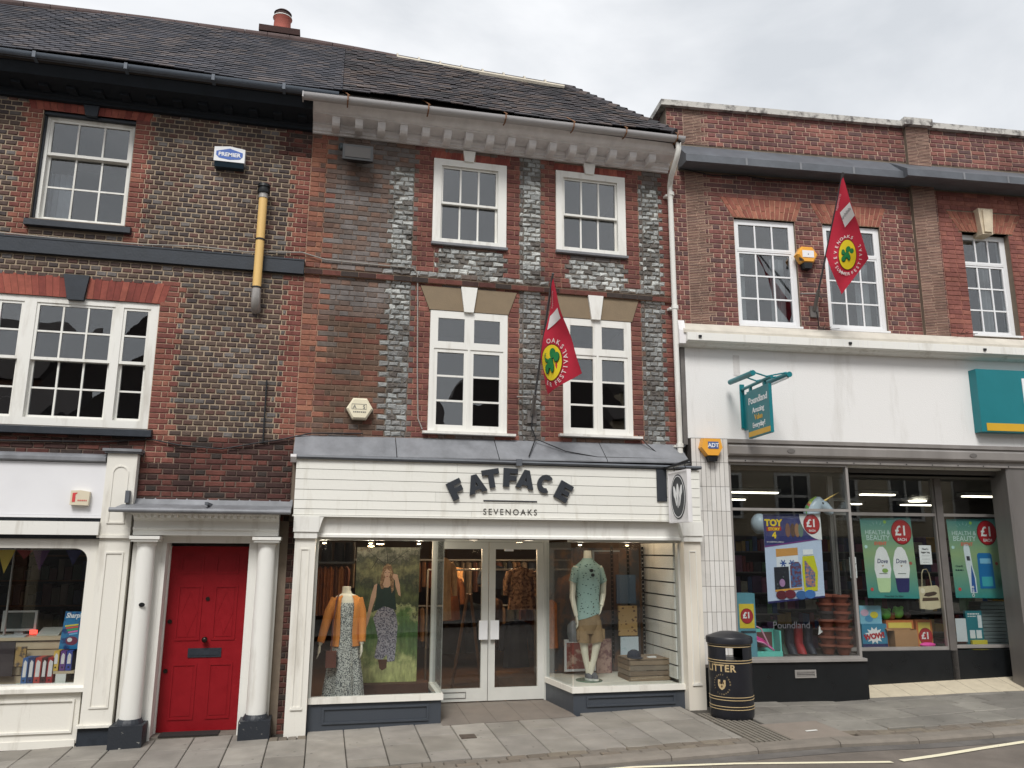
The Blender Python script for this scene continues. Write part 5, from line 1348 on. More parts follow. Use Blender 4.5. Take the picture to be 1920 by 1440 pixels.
# female mannequin (headless), cardigan and long printed dress
FX, FY = .32, .38
t = thing('mannequin', 'headless female mannequin in mustard cardigan and long printed dress', 'mannequin', (FX, FY, .08))
b = MB().rings([(FX, FY, .85, .15, .10), (FX, FY, 1.0, .12, .09), (FX, FY, 1.15, .135, .10), (FX, FY, 1.28, .155, .10), (FX, FY, 1.36, .16, .085), (FX - .005, FY, 1.405, .12, .07), (FX - .01, FY, 1.43, .06, .055), (FX - .015, FY, 1.47, .05, .05), (FX - .015, FY, 1.51, .052, .052)], 18)
b.vtube([(FX - .14, FY, 1.36), (FX - .20, FY, 1.22), (FX - .24, FY - .02, 1.06), (FX - .29, FY - .06, .86)], [.05, .042, .034, .026], 10)
b.vtube([(FX + .13, FY, 1.36), (FX + .165, FY, 1.22), (FX + .18, FY - .02, 1.06), (FX + .185, FY - .07, .86)], [.05, .042, .034, .026], 10)
hand(b, (FX - .29, FY - .06, .855), (-.1, -.15, -1), (0, -1, 0)); hand(b, (FX + .185, FY - .07, .855), (.0, -.15, -1), (0, -1, 0))
remesh(b.build('body', manq_skin, t), .006)
mustard = mat('mustard_knit', srgb(206, 132, 66), .95, .1, 14, .5, 160)
dress_m = mat('printed_dress_cloth', srgb(196, 196, 188), .9, vs=75, col2=srgb(66, 70, 74), lo=.45, hi=.57)
rg = []
for z, rx, ry, amp in ((1.33, .12, .105, 0), (1.25, .15, .112, 0), (1.1, .13, .108, .02), (.98, .125, .10, .03), (.88, .15, .115, .05), (.7, .17, .13, .09), (.45, .20, .15, .13), (.1, .235, .18, .17)):
    rg.append([(FX + rx * math.cos(q) * (1 + amp * math.sin(9 * q)), FY + ry * math.sin(q) * (1 + amp * math.sin(9 * q + 1)), z) for q in [2 * math.pi * k / 54 for k in range(54)]])
MB().loft(rg).build('dress', dress_m, t, smooth=True)
rg = []
for z, rx, ry in ((1.41, .105, .075), (1.37, .168, .095), (1.28, .172, .122), (1.12, .158, .122), (.98, .152, .12), (.84, .175, .135)):
    open_ = .55 if z < 1.3 else (.5 if z < 1.38 else .6)
    a0, a1 = -math.pi / 2 + open_ * .85, -math.pi / 2 - open_ * .85 + 2 * math.pi
    rg.append([(FX + rx * math.cos(a0 + (a1 - a0) * k / 24), FY + ry * math.sin(a0 + (a1 - a0) * k / 24), z) for k in range(25)])
m = MB(); n_ = 25
vs = [p for r in rg for p in r]; fs = [(k * n_ + i, k * n_ + i + 1, (k + 1) * n_ + i + 1, (k + 1) * n_ + i) for k in range(len(rg) - 1) for i in range(n_ - 1)]
m.add(vs, fs)
m.vtube([(FX - .13, FY, 1.37), (FX - .20, FY, 1.22), (FX - .245, FY - .02, 1.05), (FX - .285, FY - .055, .885)], [.062, .058, .05, .042], 12)
m.vtube([(FX + .12, FY, 1.37), (FX + .168, FY, 1.22), (FX + .185, FY - .02, 1.05), (FX + .188, FY - .062, .885)], [.062, .058, .05, .042], 12)
m.build('cardigan', mustard, t, smooth=True)
bag = thing('shoulder_bag', 'small brown leather shoulder bag on the female mannequin', 'bag', (FX - .17, FY - .12, .66))
brown_l = mat('brown_leather', srgb(92, 48, 36), .5, .2, 10)
MB().box(FX - .22, FX - .10, FY - .20, FY - .13, .62, .80).build('bag_body', brown_l, bag); MB().vtube([(FX - .16, FY - .165, .80), (FX - .155, FY - .15, 1.1), (FX - .125, FY - .105, 1.36), (FX - .10, FY, 1.425)], .011, 6).build('bag_strap', brown_l, bag)
# --- right window: male mannequin, crate, folded shirts, slatted wall
MB().exz([(2.98, -.06), (4.34, -.06), (4.34, 1.05), (2.90, 1.05)], .30, .365).build('display_floor', mat('pale_display_floor', srgb(206, 202, 190), .6, .08, 6), BB)
MX, MY = 3.31, .38
t = thing('mannequin', 'headless male mannequin in mint patterned polo shirt and khaki shorts', 'mannequin', (MX, MY, .365))
b = MB().rings([(MX, MY, 1.16, .15, .11), (MX, MY, 1.3, .14, .10), (MX, MY, 1.48, .17, .12), (MX, MY, 1.64, .20, .125), (MX, MY, 1.74, .19, .10), (MX, MY, 1.80, .12, .08), (MX, MY, 1.84, .065, .06), (MX, MY, 1.93, .058, .058), (MX, MY, 1.945, .06, .06)], 18)
b.vtube([(MX - .17, MY, 1.74), (MX - .235, MY, 1.55), (MX - .25, MY, 1.36), (MX - .20, MY - .03, 1.14)], [.062, .052, .044, .03], 10)
b.vtube([(MX + .17, MY, 1.74), (MX + .245, MY, 1.55), (MX + .25, MY + .02, 1.40), (MX + .19, MY - .06, 1.26)], [.062, .052, .044, .032], 10)
hand(b, (MX - .20, MY - .03, 1.145), (.15, -.1, -1), (0, -1, 0), .5); hand(b, (MX + .195, MY - .06, 1.27), (-.4, -.1, -1), (0, -1, 0), .4)
b.rings([(MX, MY, 1.18, .16, .12), (MX, MY, 1.05, .165, .125), (MX, MY, .98, .15, .11)], 16)
b.vtube([(MX - .07, MY, 1.05), (MX - .08, MY, .82), (MX - .055, MY, .66), (MX - .02, MY, .50), (MX - .005, MY, .395)], [.085, .066, .05, .04, .028], 12)
b.vtube([(MX + .08, MY - .02, 1.05), (MX + .115, MY - .05, .82), (MX + .08, MY - .03, .66), (MX + .03, MY - .03, .50), (MX + .015, MY - .04, .395)], [.085, .066, .05, .04, .028], 12)
remesh(b.build('body', manq_skin, t), .006)
t.scale = (.83, .88, 1.0)
mint = spots_mat('mint_print_jersey', srgb(140, 164, 156), srgb(58, 78, 76), 24, .22)
khaki = mat('khaki_cotton', srgb(138, 114, 84), .9, .16, 9, .4, 60)
m = MB()
rg = []
for z, rx, ry, am in ((1.85, .075, .068, 0), (1.82, .10, .088, 0), (1.785, .155, .105, 0), (1.74, .195, .12, 0), (1.64, .20, .142, 0), (1.48, .188, .138, .015), (1.34, .175, .13, .02), (1.20, .185, .14, .03), (1.14, .19, .145, .04)):
    rg.append([(MX + rx * math.cos(q) * (1 + am * math.sin(7 * q)), MY + ry * math.sin(q) * (1 + am * math.sin(6 * q)), z + (.05 * (1 if z < 1.21 else 0) * math.cos(q))) for q in [2 * math.pi * k / 32 for k in range(32)]])
m.loft(rg, 0, False)
m.vtube([(MX - .10, MY, 1.735), (MX - .185, MY, 1.69), (MX - .235, MY, 1.55)], [.07, .076, .07], 14); m.vtube([(MX + .10, MY, 1.735), (MX + .185, MY, 1.69), (MX + .24, MY, 1.55)], [.07, .076, .07], 14)
m.build('polo_shirt', mint, t, smooth=True)
m = MB(); m.rings([(MX, MY, 1.25, .165, .128), (MX, MY, 1.12, .18, .14), (MX, MY, 1.02, .182, .142), (MX, MY, .93, .13, .12)], 24)
m.vtube([(MX - .075, MY, 1.08), (MX - .082, MY, .95), (MX - .09, MY, .82)], [.108, .108, .106], 16); m.vtube([(MX + .085, MY - .01, 1.08), (MX + .10, MY - .02, .95), (MX + .115, MY - .035, .82)], [.108, .108, .106], 16)
m.box(MX + .19, MX + .235, MY - .07, MY + .03, .86, .98).box(MX - .205, MX - .175, MY - .07, MY + .03, .86, .98)
m.build('cargo_shorts', khaki, t, smooth=True)
MB().rings([(MX, MY, 1.235, .17, .134), (MX, MY, 1.265, .17, .134)], 24).build('belt', brown_l, t)
shoe = mat('grey_canvas_shoe', srgb(86, 86, 90), .85, .15, 20); sole = mat('white_rubber_sole', srgb(216, 214, 206), .6, .05)
for sx_, sy_ in ((MX - .01, MY - .02), (MX + .06, MY - .07)):
    s_ = MB().rings([(sx_, sy_, .402, .05, .115), (sx_, sy_ + .01, .43, .046, .10), (sx_, sy_ + .05, .465, .036, .05)], 14).build('shoe', shoe, t, smooth=True)
    MB().rings([(sx_, sy_, .38, .053, .12), (sx_, sy_, .401, .053, .12)], 14).build('sole', sole, s_)
MB().lathe([(.20, 0), (.20, .008), (.19, .012)], (MX, MY, .366), 28).build('stand_base', mat('green_glass_base', srgb(96, 116, 100), .2, .05), t)
sg = MB().ell((MX - .005, MY - .165, 1.70), .028, .01, .022, 10, 7).ell((MX + .012, MY - .165, 1.645), .026, .01, .022, 10, 7).build('sunglasses', plastic_black, None, base=(MX, MY - .16, 1.65), label='black sunglasses hooked on the mint polo collar', cat='sunglasses')
MB().rings([(3.13, .40, .83, .07, .05), (3.12, .40, .93, .085, .06), (3.10, .40, 1.02, .06, .05), (3.12, .40, 1.08, .02, .02)], 14).build('cap', cloth('grey_cap_cloth', (98, 98, 98)), None, base=(3.12, .4, .83), smooth=True, label='grey cap held in the male mannequin hand', cat='cap')
# crate of planks
crate = thing('wooden_crate', 'grey slatted wooden crate in the right shop window', 'crate', (4.05, .42, .365))
crw = [mat('weathered_crate_' + c_, srgb(*q), .85, .2, 6, .4, 60) for c_, q in (('a', (134, 116, 96)), ('b', (116, 100, 84)), ('c', (124, 112, 98)))]
for k in range(4):
    z0 = .368 + k * .062
    for (a, b_, c, d) in ((3.79, 4.30, .20, .215), (3.79, 4.30, .60, .615)): MB().box(a, b_, c, d, z0, z0 + .054).build('crate_slat', crw[k % 3], crate)
    for (a, b_) in ((3.775, 3.789), (4.301, 4.315)): MB().box(a, b_, .20, .615, z0, z0 + .054).build('crate_slat', crw[(k + 1) % 3], crate)
for k in range(4): MB().box(3.775, 4.315, .20 + k * .105, .297 + k * .105, .617, .63).build('crate_slat', crw[k % 3], crate)
o = MB().rings([(3.89, .33, .632, .088, .07), (3.89, .33, .66, .09, .072), (3.89, .33, .70, .075, .062), (3.89, .33, .725, .03, .03)], 18).add([(3.80, .27, .64), (3.98, .27, .64), (3.96, .20, .635), (3.90, .175, .632), (3.82, .20, .635)], [(0, 1, 2, 3, 4)]).build('cap', cloth('navy_cap_cloth', (42, 48, 60)), None, base=(3.89, .33, .63), smooth=True, label='navy cap lying on the slatted wooden crate', cat='cap')
MB().box(4.06, 4.17, .28, .33, .6305, .642).build('price_card', upvc, None, base=(4.1, .3, .63), label='small white price card on the wooden crate', cat='card')
# folded shirts clipped one above the other on a dark net strip
strip = thing('display_ladder', 'black perforated hanging strips behind the folded shirts', 'display rack', (4.1, .82, .40))
for xx in (3.80, 4.03, 4.24):
    m = MB()
    for k in range(26): m.box(xx - .016, xx + .016, .83, .834, .56 + k * .056, .56 + k * .056 + .04)
    m.box(xx - .018, xx - .012, .826, .83, .5, 2.02).box(xx + .012, xx + .018, .826, .83, .5, 2.02)
    m.build('hanging_strip', plastic_black, strip)
for (x0, x1, z0, z1, mt_, lab) in ((3.84, 4.11, 1.26, 1.63, mat('blue_tee_print', srgb(78, 96, 116), .9, vs=9, col2=srgb(112, 128, 144), lo=.6, hi=.72), 'folded blue tee shirt with pale print at the top of the strip'),
        (3.86, 4.12, .85, 1.23, spots_mat('tan_floral_cloth', srgb(176, 146, 100), srgb(104, 74, 54), 14, .22), 'folded tan shirt with brown motifs in the middle of the strip'),
        (3.885, 4.13, .57, .835, mat('pale_blue_card', srgb(196, 210, 218), .8, vs=7, col2=srgb(150, 178, 186), lo=.6, hi=.7), 'folded pale blue shirt at the bottom of the strip')):
    MB().box(x0, x1, .77, .80, z0, z1).build('folded_shirt', mt_, None, base=((x0 + x1) / 2, .78, z0), label=lab, cat='shirt', group='folded shirts on display')
# slatted side wall
slw = thing('slatted_wall', 'white slatted display wall at the right end of the shop window', 'display wall', (4.31, .5, .37))
for k in range(10):
    z0 = .40 + k * .165
    MB().box(4.305, 4.335, -.02, 1.04, z0 + .012, z0 + .158).build('wall_slat', white_paint, slw)
MB().box(4.325, 4.34, -.03, 1.05, .37, 2.06).build('wall_backing', plastic_black, slw)
# photo panel and fruit-coloured frame behind the man
pb = thing('poster', 'picture panel of sunlit street scene behind the mint polo mannequin', 'poster', (3.5, 1.06, .4))
MB().box(2.95, 4.28, 1.06, 1.08, .37, 1.98).build('poster_panel', mat('dim_photo_print', srgb(92, 92, 96), .7, vs=4.5, col2=srgb(146, 112, 92), lo=.45, hi=.65), pb)
poly(pb, 'sign_print', [(3.62, 1.15), (3.98, 1.15), (3.98, 1.90), (3.62, 1.90)], 1.055, mat('dim_shopfront_print', srgb(104, 84, 76), .7, .3, 8))
poly(pb, 'frame_print', [(3.60, 1.12), (3.63, 1.12), (3.63, 1.93), (4.0, 1.93), (4.0, 1.95), (3.60, 1.95)], 1.052, ink((170, 176, 178)))
fr = thing('picture_frame', 'white framed picture with red fruit leaning behind the mannequin legs', 'picture', (3.4, .93, .37))
m = MB()
for a, b_, c, d in rects_minus(3.15, 3.58, .40, .80, [(3.18, 3.55, .43, .76)]): m.box(a, b_, .90, .925, c, d)
m.build('frame', upvc, fr); MB().box(3.18, 3.55, .905, .92, .43, .76).build('picture', mat('red_fruit_print', srgb(150, 84, 78), .7, vs=9, col2=srgb(196, 168, 152), lo=.5, hi=.6), fr)
MB().box(3.59, 3.80, .90, .94, .37, .80).build('photo_panel', mat('rosy_photo_print', srgb(132, 96, 98), .7, vs=7, col2=srgb(190, 160, 148), lo=.5, hi=.6), None, base=(3.7, .92, .37), label='rosy photo board between picture frame and wooden crate', cat='poster')
MB().box(2.30, 2.42, .728, .7345, 1.93, 1.955).build('door_sticker', upvc, BB)

# --- stationer's shop (left)
shell(BA, -5.5, -2.36, .05, 3.2, .1, 2.03, [brown_floor, mat('dim_stationer_ceiling', srgb(120, 116, 112), .9, .1), mat('dim_stationer_wall', srgb(70, 66, 66), .9, .25, 4)])
slat_w = mat('beige_slatwall', srgb(196, 176, 146), .7, .1, 6)
cn = thing('display_counter', 'beige slatwall counter inside the stationer window', 'counter', (-3.3, .5, .1))
for k in range(9): MB().box(-5.2, -2.60, .40, .44, .16 + k * .088, .16 + k * .088 + .078).build('counter_slat', slat_w, cn)
MB().box(-5.2, -2.60, .38, .95, .955, .985).build('counter_top', slat_w, cn)
MB().box(-5.2, -2.60, .441, .46, .1, .95).build('counter_back', wood_d, cn)
mo = thing('computer_monitor', 'grey computer monitor on the stationer counter', 'monitor', (-3.25, .7, .985))
gp = mat('grey_beige_plastic', srgb(170, 172, 170), .5, .06)
m = MB()
for a, b_, c, d in rects_minus(-3.42, -3.07, 1.03, 1.25, [(-3.395, -3.095, 1.055, 1.23)]): m.box(a, b_, .66, .70, c, d)
m.build('monitor_case', gp, mo); MB().box(-3.395, -3.095, .672, .69, 1.055, 1.23).build('screen', mat('dark_screen', srgb(60, 70, 70), .2, .1), mo); MB().box(-3.29, -3.2, .68, .74, .985, 1.03).box(-3.33, -3.16, .62, .8, .9851, .995).build('monitor_stand', gp, mo)
ti = MB().ex([(.55, .986), (.55, 1.0), (.75, 1.06), (.78, 1.06), (.78, .986)], -3.02, -2.80).build('cash_till', mat('pale_grey_plastic', srgb(176, 176, 168), .5, .05), None, base=(-2.9, .65, .985), label='pale grey till beside the monitor on the counter', cat='till')
MB().box(-3.11, -3.035, .60, .615, 1.0, 1.045).build('red_display', mat('red_led_glow', (1.0, .06, .04), .5, 0, emit=1.6), None, base=(-3.07, .6, .99), label='small glowing red display next to the till', cat='display')
kb = MB().ex([(.42, .986), (.42, .996), (.56, 1.005), (.56, .986)], -3.40, -3.10).build('keyboard', gp, None, base=(-3.25, .5, .985), label='beige keyboard in front of the monitor', cat='keyboard')
binder_cols = [((58, 96, 150), 'blue binder leftmost of the row', -3.005, .052, .54, .80), ((46, 60, 104), 'navy binder second from the left of the row', -2.945, .052, .54, .80), ((176, 64, 58), 'salmon red binder third in the row', -2.885, .06, .54, .80),
    ((70, 30, 34), 'dark maroon binder fourth in the row', -2.82, .05, .54, .80), ((160, 34, 40), 'bright red binder at the right of the lower row', -2.765, .06, .54, .80),
    ((214, 176, 84), 'yellow binder leftmost of the upper three', -2.715, .052, .665, .865), ((104, 66, 128), 'violet binder in the middle of the upper three', -2.65, .052, .665, .865), ((58, 72, 150), 'blue violet binder right of the violet one', -2.59, .055, .665, .865)]
for c, lab, xx, w_, z0, z1 in binder_cols:
    o = thing('ring_binder', lab, 'binder', (xx, .27, z0), 'ring binders in the stationer window')
    MB().box(xx, xx + w_, .16, .36, z0, z1).build('binder_cover', ink(c), o)
    MB().prism([(xx + .01, z0 + .07), (xx + w_ - .01, z0 + .07), (xx + w_ - .01, z1 - .04), (xx + .022, z1 - .02), (xx + .01, z1 - .05)], .158, .16).build('spine_label', ink((222, 216, 214)), o)
    MB().prism(disc_pts(xx + w_ / 2, z0 + .035, .009, .009, 10), .158, .16).build('finger_hole', plastic_black, o)
MB().box(-2.73, -2.50, .16, .38, .635, .662).build('binder_shelf', slat_w, cn)
MB().box(-3.05, -2.50, .14, .40, .50, .538).build('window_shelf', slat_w, cn)
MB().box(-3.40, -3.15, .33, .345, .60, .95).build('document_case', mat('dark_folder', srgb(66, 58, 60), .4, .1), None, base=(-3.27, .33, .6), label='dark document case hanging on the slatwall', cat='folder')
MB().box(-3.13, -3.03, .30, .33, .70, .90).build('hanging_pack', mat('amber_pack', srgb(172, 140, 90), .5, vs=18, col2=srgb(92, 78, 70), lo=.5, hi=.6), None, base=(-3.08, .3, .7), label='small amber hanging pack left of the binders', cat='pack')
for a, b_, c, lab in ((-3.05, -2.85, (176, 204, 178), 'left stack of pale green paper on the window shelf'), (-2.68, -2.55, (170, 200, 178), 'right stack of pale green paper on the window shelf')):
    MB().box(a, b_, .06, .20, .50, .545).build('paper_stack', ink(c), None, base=(a, .1, .5), label=lab, cat='paper', group='paper stacks in the stationer window')
MB().box(-3.3, -3.08, .06, .24, .50, .535).build('paper_stack', ink((120, 54, 84)), None, base=(-3.2, .1, .5), label='maroon pad lying at the left of the window shelf', cat='paper')
MB().box(-2.66, -2.56, .10, .12, .545, .64).build('price_card', ink((214, 212, 206)), None, base=(-2.6, .1, .545), label='white printed card leaning below the violet binders', cat='card')
cd = thing('pen_display_card', 'blue display card with bright pens in the stationer window', 'display card', (-2.58, .24, .88))
MB().prism([(-2.70, .875), (-2.49, .875), (-2.485, 1.26), (-2.67, 1.265)], .24, .25).build('card_board', mat('blue_card_print', srgb(44, 120, 168), .5, vs=9, col2=srgb(30, 60, 112), lo=.5, hi=.6), cd)
text(cd, 'card_lettering', 'Sharpie', -2.575, 1.20, .238, .072, ink((235, 235, 235)), .002, sx=.8, shear=.2)
for k, c in enumerate(((226, 206, 60), (224, 90, 60), (80, 180, 90), (230, 120, 170), (120, 190, 230))):
    poly(cd, 'pen_print', [(-2.66 + k * .012, 1.12 - k * .022), (-2.53, 1.135 - k * .022), (-2.53, 1.12 - k * .022), (-2.66 + k * .012, 1.105 - k * .022)], .2375, ink(c))
poly(cd, 'badge_print', disc_pts(-2.58, .96, .06, .045, 18), .2375, ink((120, 40, 70))); poly(cd, 'badge_print', disc_pts(-2.6, .97, .025, .022, 14), .2360, ink((230, 230, 230)))
bt = thing('bunting', 'string of paper pennants across the top of the stationer window', 'bunting', (-3.0, .28, 1.92))
MB().vtube([(-3.8, .28, 1.925), (-3.1, .28, 1.915), (-2.5, .28, 1.93)], .003, 5).build('bunting_string', upvc, bt)
for xx, c, h in ((-3.42, (224, 196, 84), .25), (-3.08, (84, 40, 96), .22), (-2.75, (40, 42, 96), .16), (-3.24, (130, 40, 50), .10)):
    MB().prism([(xx, 1.915), (xx + .17, 1.915), (xx + .085, 1.915 - h)], .278, .281).build('pennant', ink(c), bt)
sh = thing('stock_shelves', 'dark shelves of stationery at the back of the stationer shop', 'shelves', (-3.4, 2.8, .1))
for k in range(5): MB().box(-5.2, -2.4, 2.7, 3.1, .5 + k * .33, .52 + k * .33).build('shelf_board', wood_d, sh)
rng = random.Random(4)
m = MB()
for k in range(4):
    x = -5.1
    while x < -2.5:
        w_ = rng.uniform(.04, .14); m.box(x, x + w_ - .01, 2.75, 3.0, .521 + k * .33, .521 + k * .33 + rng.uniform(.12, .28), rng.randrange(5)); x += w_
props(m.build('shelf_stock', [ink((96, 60, 58)), ink((60, 70, 92)), ink((120, 112, 100)), ink((70, 84, 72)), ink((150, 140, 130))], sh), kind='stuff')
MB().cyl((-3.33, .5, .985), (-3.33, .5, 2.0), .012, 8).build('window_post', steel, BA)
tb = MB().box(-3.1, -2.75, 1.2, 1.25, 1.985, 2.0).build('ceiling_tube', mat('dim_tube_glow', (1, .97, .9), .5, 0, emit=3.0), None, base=(-2.9, 1.2, 1.98), label='lit ceiling tube inside the stationer shop', cat='lamp')

# --- discount shop (right)
XF = Matrix.Translation((4.5, 0, 0)) @ Matrix.Rotation(rad(-4.5), 4, 'Z')
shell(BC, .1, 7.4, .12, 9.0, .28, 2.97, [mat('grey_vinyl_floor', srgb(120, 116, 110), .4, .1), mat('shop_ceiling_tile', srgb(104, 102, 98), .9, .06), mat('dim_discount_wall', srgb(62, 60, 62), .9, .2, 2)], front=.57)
MB().box(.08, 2.26, .0, .118, 2.99, 3.08).box(.08, .575, .02, .12, .3, 3.0).build('window_surround', dark_wall, BC)
tube_glow = mat('fluorescent_glow', (1.0, .92, .74), .5, 0.0, emit=2.2)
k = 0
for (u, v, L, dr_, lab) in ((1.75, 2.6, .85, 0, 'lit ceiling strip at the left above the toy poster'), (2.15, 4.4, .7, 0, 'short lit ceiling strip just under the transom of the first window'), (4.1, 2.6, .6, 0, 'lit ceiling strip in the second window beside the horse balloon'), (4.9, 5.2, .8, 0, 'far lit ceiling strip low in the second window'),
        (6.0, 2.6, .8, 0, 'lit ceiling strip in the third window'), (1.4, 5.5, .8, 0, 'far lit ceiling strip beside the pale balloon'), (6.6, 5.2, .7, 0, 'far lit ceiling strip at the edge of the third window'), (5.9, 4.0, .35, 0, 'round lit ceiling lamp above the strip in the third window')):
    t = thing('ceiling_light', lab, 'lamp', (u, v, 2.9), 'fluorescent lights in the discount shop')
    if 'round' in lab:
        MB().lathe([(.16, .0), (.15, -.02)], (u + .2, v, 2.9), 20).build('light_tube', tube_glow, t)
    else:
        MB().box(u, u + L, v - .02, v + .08, 2.885, 2.905).build('light_tube', tube_glow, t)
    MB().box(u - .03, u + L + .03, v - .06, v + .15, 2.906, 2.96).build('light_housing', upvc, t)
# stocked shelving
gond = [mat('stock_colour_' + 'abcdefghij'[i], srgb(*[q * .85 for q in c]), .5, .25, 14) for i, c in enumerate([(150, 60, 60), (70, 100, 150), (200, 190, 170), (90, 130, 90), (190, 150, 70), (110, 80, 120), (60, 64, 72), (180, 110, 140)])]
def gondola(u0, u1, v, label, seed, zt=2.2):
    rng = random.Random(seed)
    t = thing('shelving_unit', label, 'shelving', ((u0 + u1) / 2, v, .28), 'shelving in the discount shop')
    MB().box(u0, u1, v + .30, v + .34, .28, zt).build('back_panel', mat('shelf_back', srgb(70, 70, 70), .7, .1), t)
    for k in range(6): MB().box(u0, u1, v, v + .299, .38 + k * .31, .40 + k * .31).build('shelf_board', steel_dark, t)
    m = MB()
    for k in range(6):
        u = u0 + .02
        while u < u1 - .05:
            w_ = rng.uniform(.05, .16); col_ = rng.randrange(8)
            m.box(u, u + w_ - .008, v + .02, v + .25, .401 + k * .31, .401 + k * .31 + rng.uniform(.12, .26), col_); u += w_
    props(m.build('shelf_stock', gond, t), kind='stuff')
gondola(.3, 2.2, 2.0, 'stocked shelves behind the toy poster window', 1)
gondola(2.4, 4.6, 2.9, 'stocked shelves behind the second discount shop window', 2)
gondola(4.7, 7.2, 2.2, 'stocked shelves behind the third discount shop window', 3)
MB().box(2.3, 7.3, 6.0, 6.05, 2.1, 2.5).build('hanging_banner', plastic_black, None, base=(4, 6, 2.1), label='long black hanging banner deep in the discount shop', cat='banner')

# ================================================================ DISCOUNT SHOP WINDOW DISPLAYS (right building frame)
def grad_mat(name, c_top, c_mid, c_bot, z0, z1):
    m = bpy.data.materials.new(name); m.use_nodes = True
    n, l = m.node_tree.nodes, m.node_tree.links; p = n['Principled BSDF']; p.inputs['Roughness'].default_value = .45
    g = n.new('ShaderNodeNewGeometry'); sp = n.new('ShaderNodeSeparateXYZ'); l.new(g.outputs['Position'], sp.inputs[0])
    mr = n.new('ShaderNodeMapRange'); l.new(sp.outputs['Z'], mr.inputs['Value']); mr.inputs['From Min'].default_value = z0; mr.inputs['From Max'].default_value = z1
    r = n.new('ShaderNodeValToRGB'); e = r.color_ramp.elements
    e[0].position = 0; e[0].color = (*srgb(*c_bot), 1); e[1].position = 1; e[1].color = (*srgb(*c_top), 1)
    q = e.new(.55); q.color = (*srgb(*c_mid), 1)
    l.new(mr.outputs[0], r.inputs['Fac']); l.new(r.outputs[0], p.inputs['Base Color'])
    return m
def bars(parent, name, x0, x1, z, y, h, n, mt):      # type too small to read: word-length marks
    x = x0; k = 0
    while x < x1:
        w_ = (x1 - x0) / n * (.55 + .3 * ((k * 7) % 3) / 2); poly(parent, name, [(x, z), (min(x + w_, x1), z), (min(x + w_, x1), z + h), (x, z + h)], y, mt, .001); x += w_ + (x1 - x0) / n * .22; k += 1
white_ink = ink((236, 236, 234)); red_ink = ink((176, 32, 42)); navy_ink = ink((44, 44, 96))
def price_disc(parent, cx, cz, r, y, each=True):
    poly(parent, 'price_disc', disc_pts(cx, cz, r, r * 1.12, 26), y, ink((120, 20, 28)))
    poly(parent, 'price_disc', disc_pts(cx, cz, r * .93, r * 1.04, 26), y - .0025, red_ink)
    text(parent, 'price_lettering', '\u00a31', cx - r * .05, cz - r * .28, y - .0035, r * 1.2, white_ink, .004, depth=.001)
    if each: text(parent, 'price_lettering', 'EACH', cx, cz - r * .78, y - .0035, r * .34, white_ink, .001, depth=.001)
# toy promotion poster (lettering and plain product shapes only)
PV = -.012
po = thing('poster', 'pale blue toy promotion poster with navy header in first discount window', 'poster', (1.45, PV, 1.30))
def skew(pts, x0=1.05, z0=1.33): return [(u + (z0 - w_) * .0, w_ + (u - x0) * .06) for u, w_ in pts]
MB().prism([(1.055, 1.30), (1.835, 1.375), (1.845, 2.44), (1.05, 2.425)], PV, PV + .003).build('poster_sheet', mat('pale_blue_sheet', srgb(196, 210, 232), .45, .05, 3), po)
poly(po, 'header_print', [(1.053, 2.01), (1.842, 2.12), (1.845, 2.435), (1.051, 2.42)], PV - .003, mat('navy_header_print', srgb(52, 56, 108), .45, vs=8, col2=srgb(76, 84, 130), lo=.5, hi=.7))
poly(po, 'header_edge_print', [(1.053, 2.0), (1.842, 2.11), (1.842, 2.125), (1.053, 2.018)], PV - .0045, ink((120, 60, 130)))
poly(po, 'corner_print', [(1.56, 2.43)] + [(1.85 - .30 * math.cos(t), 2.43 - .33 * math.sin(t)) for t in [math.pi / 2 * k / 9 for k in range(10)]] + [(1.844, 2.433)], PV - .0055, white_ink)
price_disc(po, 1.715, 2.30, .115, PV - .009, False); text(po, 'price_lettering', 'EACH', 1.715, 2.205, PV - .0135, .035, white_ink, .001, depth=.001)
text(po, 'title_lettering', 'TOY', 1.185, 2.275, PV - .0055, .115, ink((236, 204, 40)), .006, depth=.001)
poly(po, 'title_band', [(1.09, 2.205), (1.29, 2.215), (1.29, 2.265), (1.09, 2.258)], PV - .0055, red_ink)
text(po, 'title_lettering', 'STORY', 1.19, 2.215, PV - .0085, .052, ink((236, 204, 40)), .002, depth=.001)
text(po, 'title_lettering', '4', 1.19, 2.12, PV - .0055, .105, ink((236, 204, 40)), .006, depth=.001)
text(po, 'date_lettering', 'IN CINEMAS JUNE 21', 1.20, 2.06, PV - .0055, .026, white_ink, 0, depth=.001)
for a, c in ((1.38, (120, 84, 70)), (1.45, (86, 62, 52)), (1.51, (150, 110, 80)), (1.56, (96, 120, 110))):   # plain coloured shapes
    poly(po, 'promo_shape', disc_pts(a, 2.22, .035, .09, 14), PV - .0058 - a * .0002, ink(c), .001)
poly(po, 'hanging_pack_print', [(1.20, 1.88), (1.50, 1.905), (1.50, 2.0), (1.20, 1.98)], PV - .003, ink((206, 150, 80))); poly(po, 'hanging_pack_print', [(1.20, 1.70), (1.50, 1.72), (1.50, 1.903), (1.20, 1.878)], PV - .003, ink((228, 232, 236)))
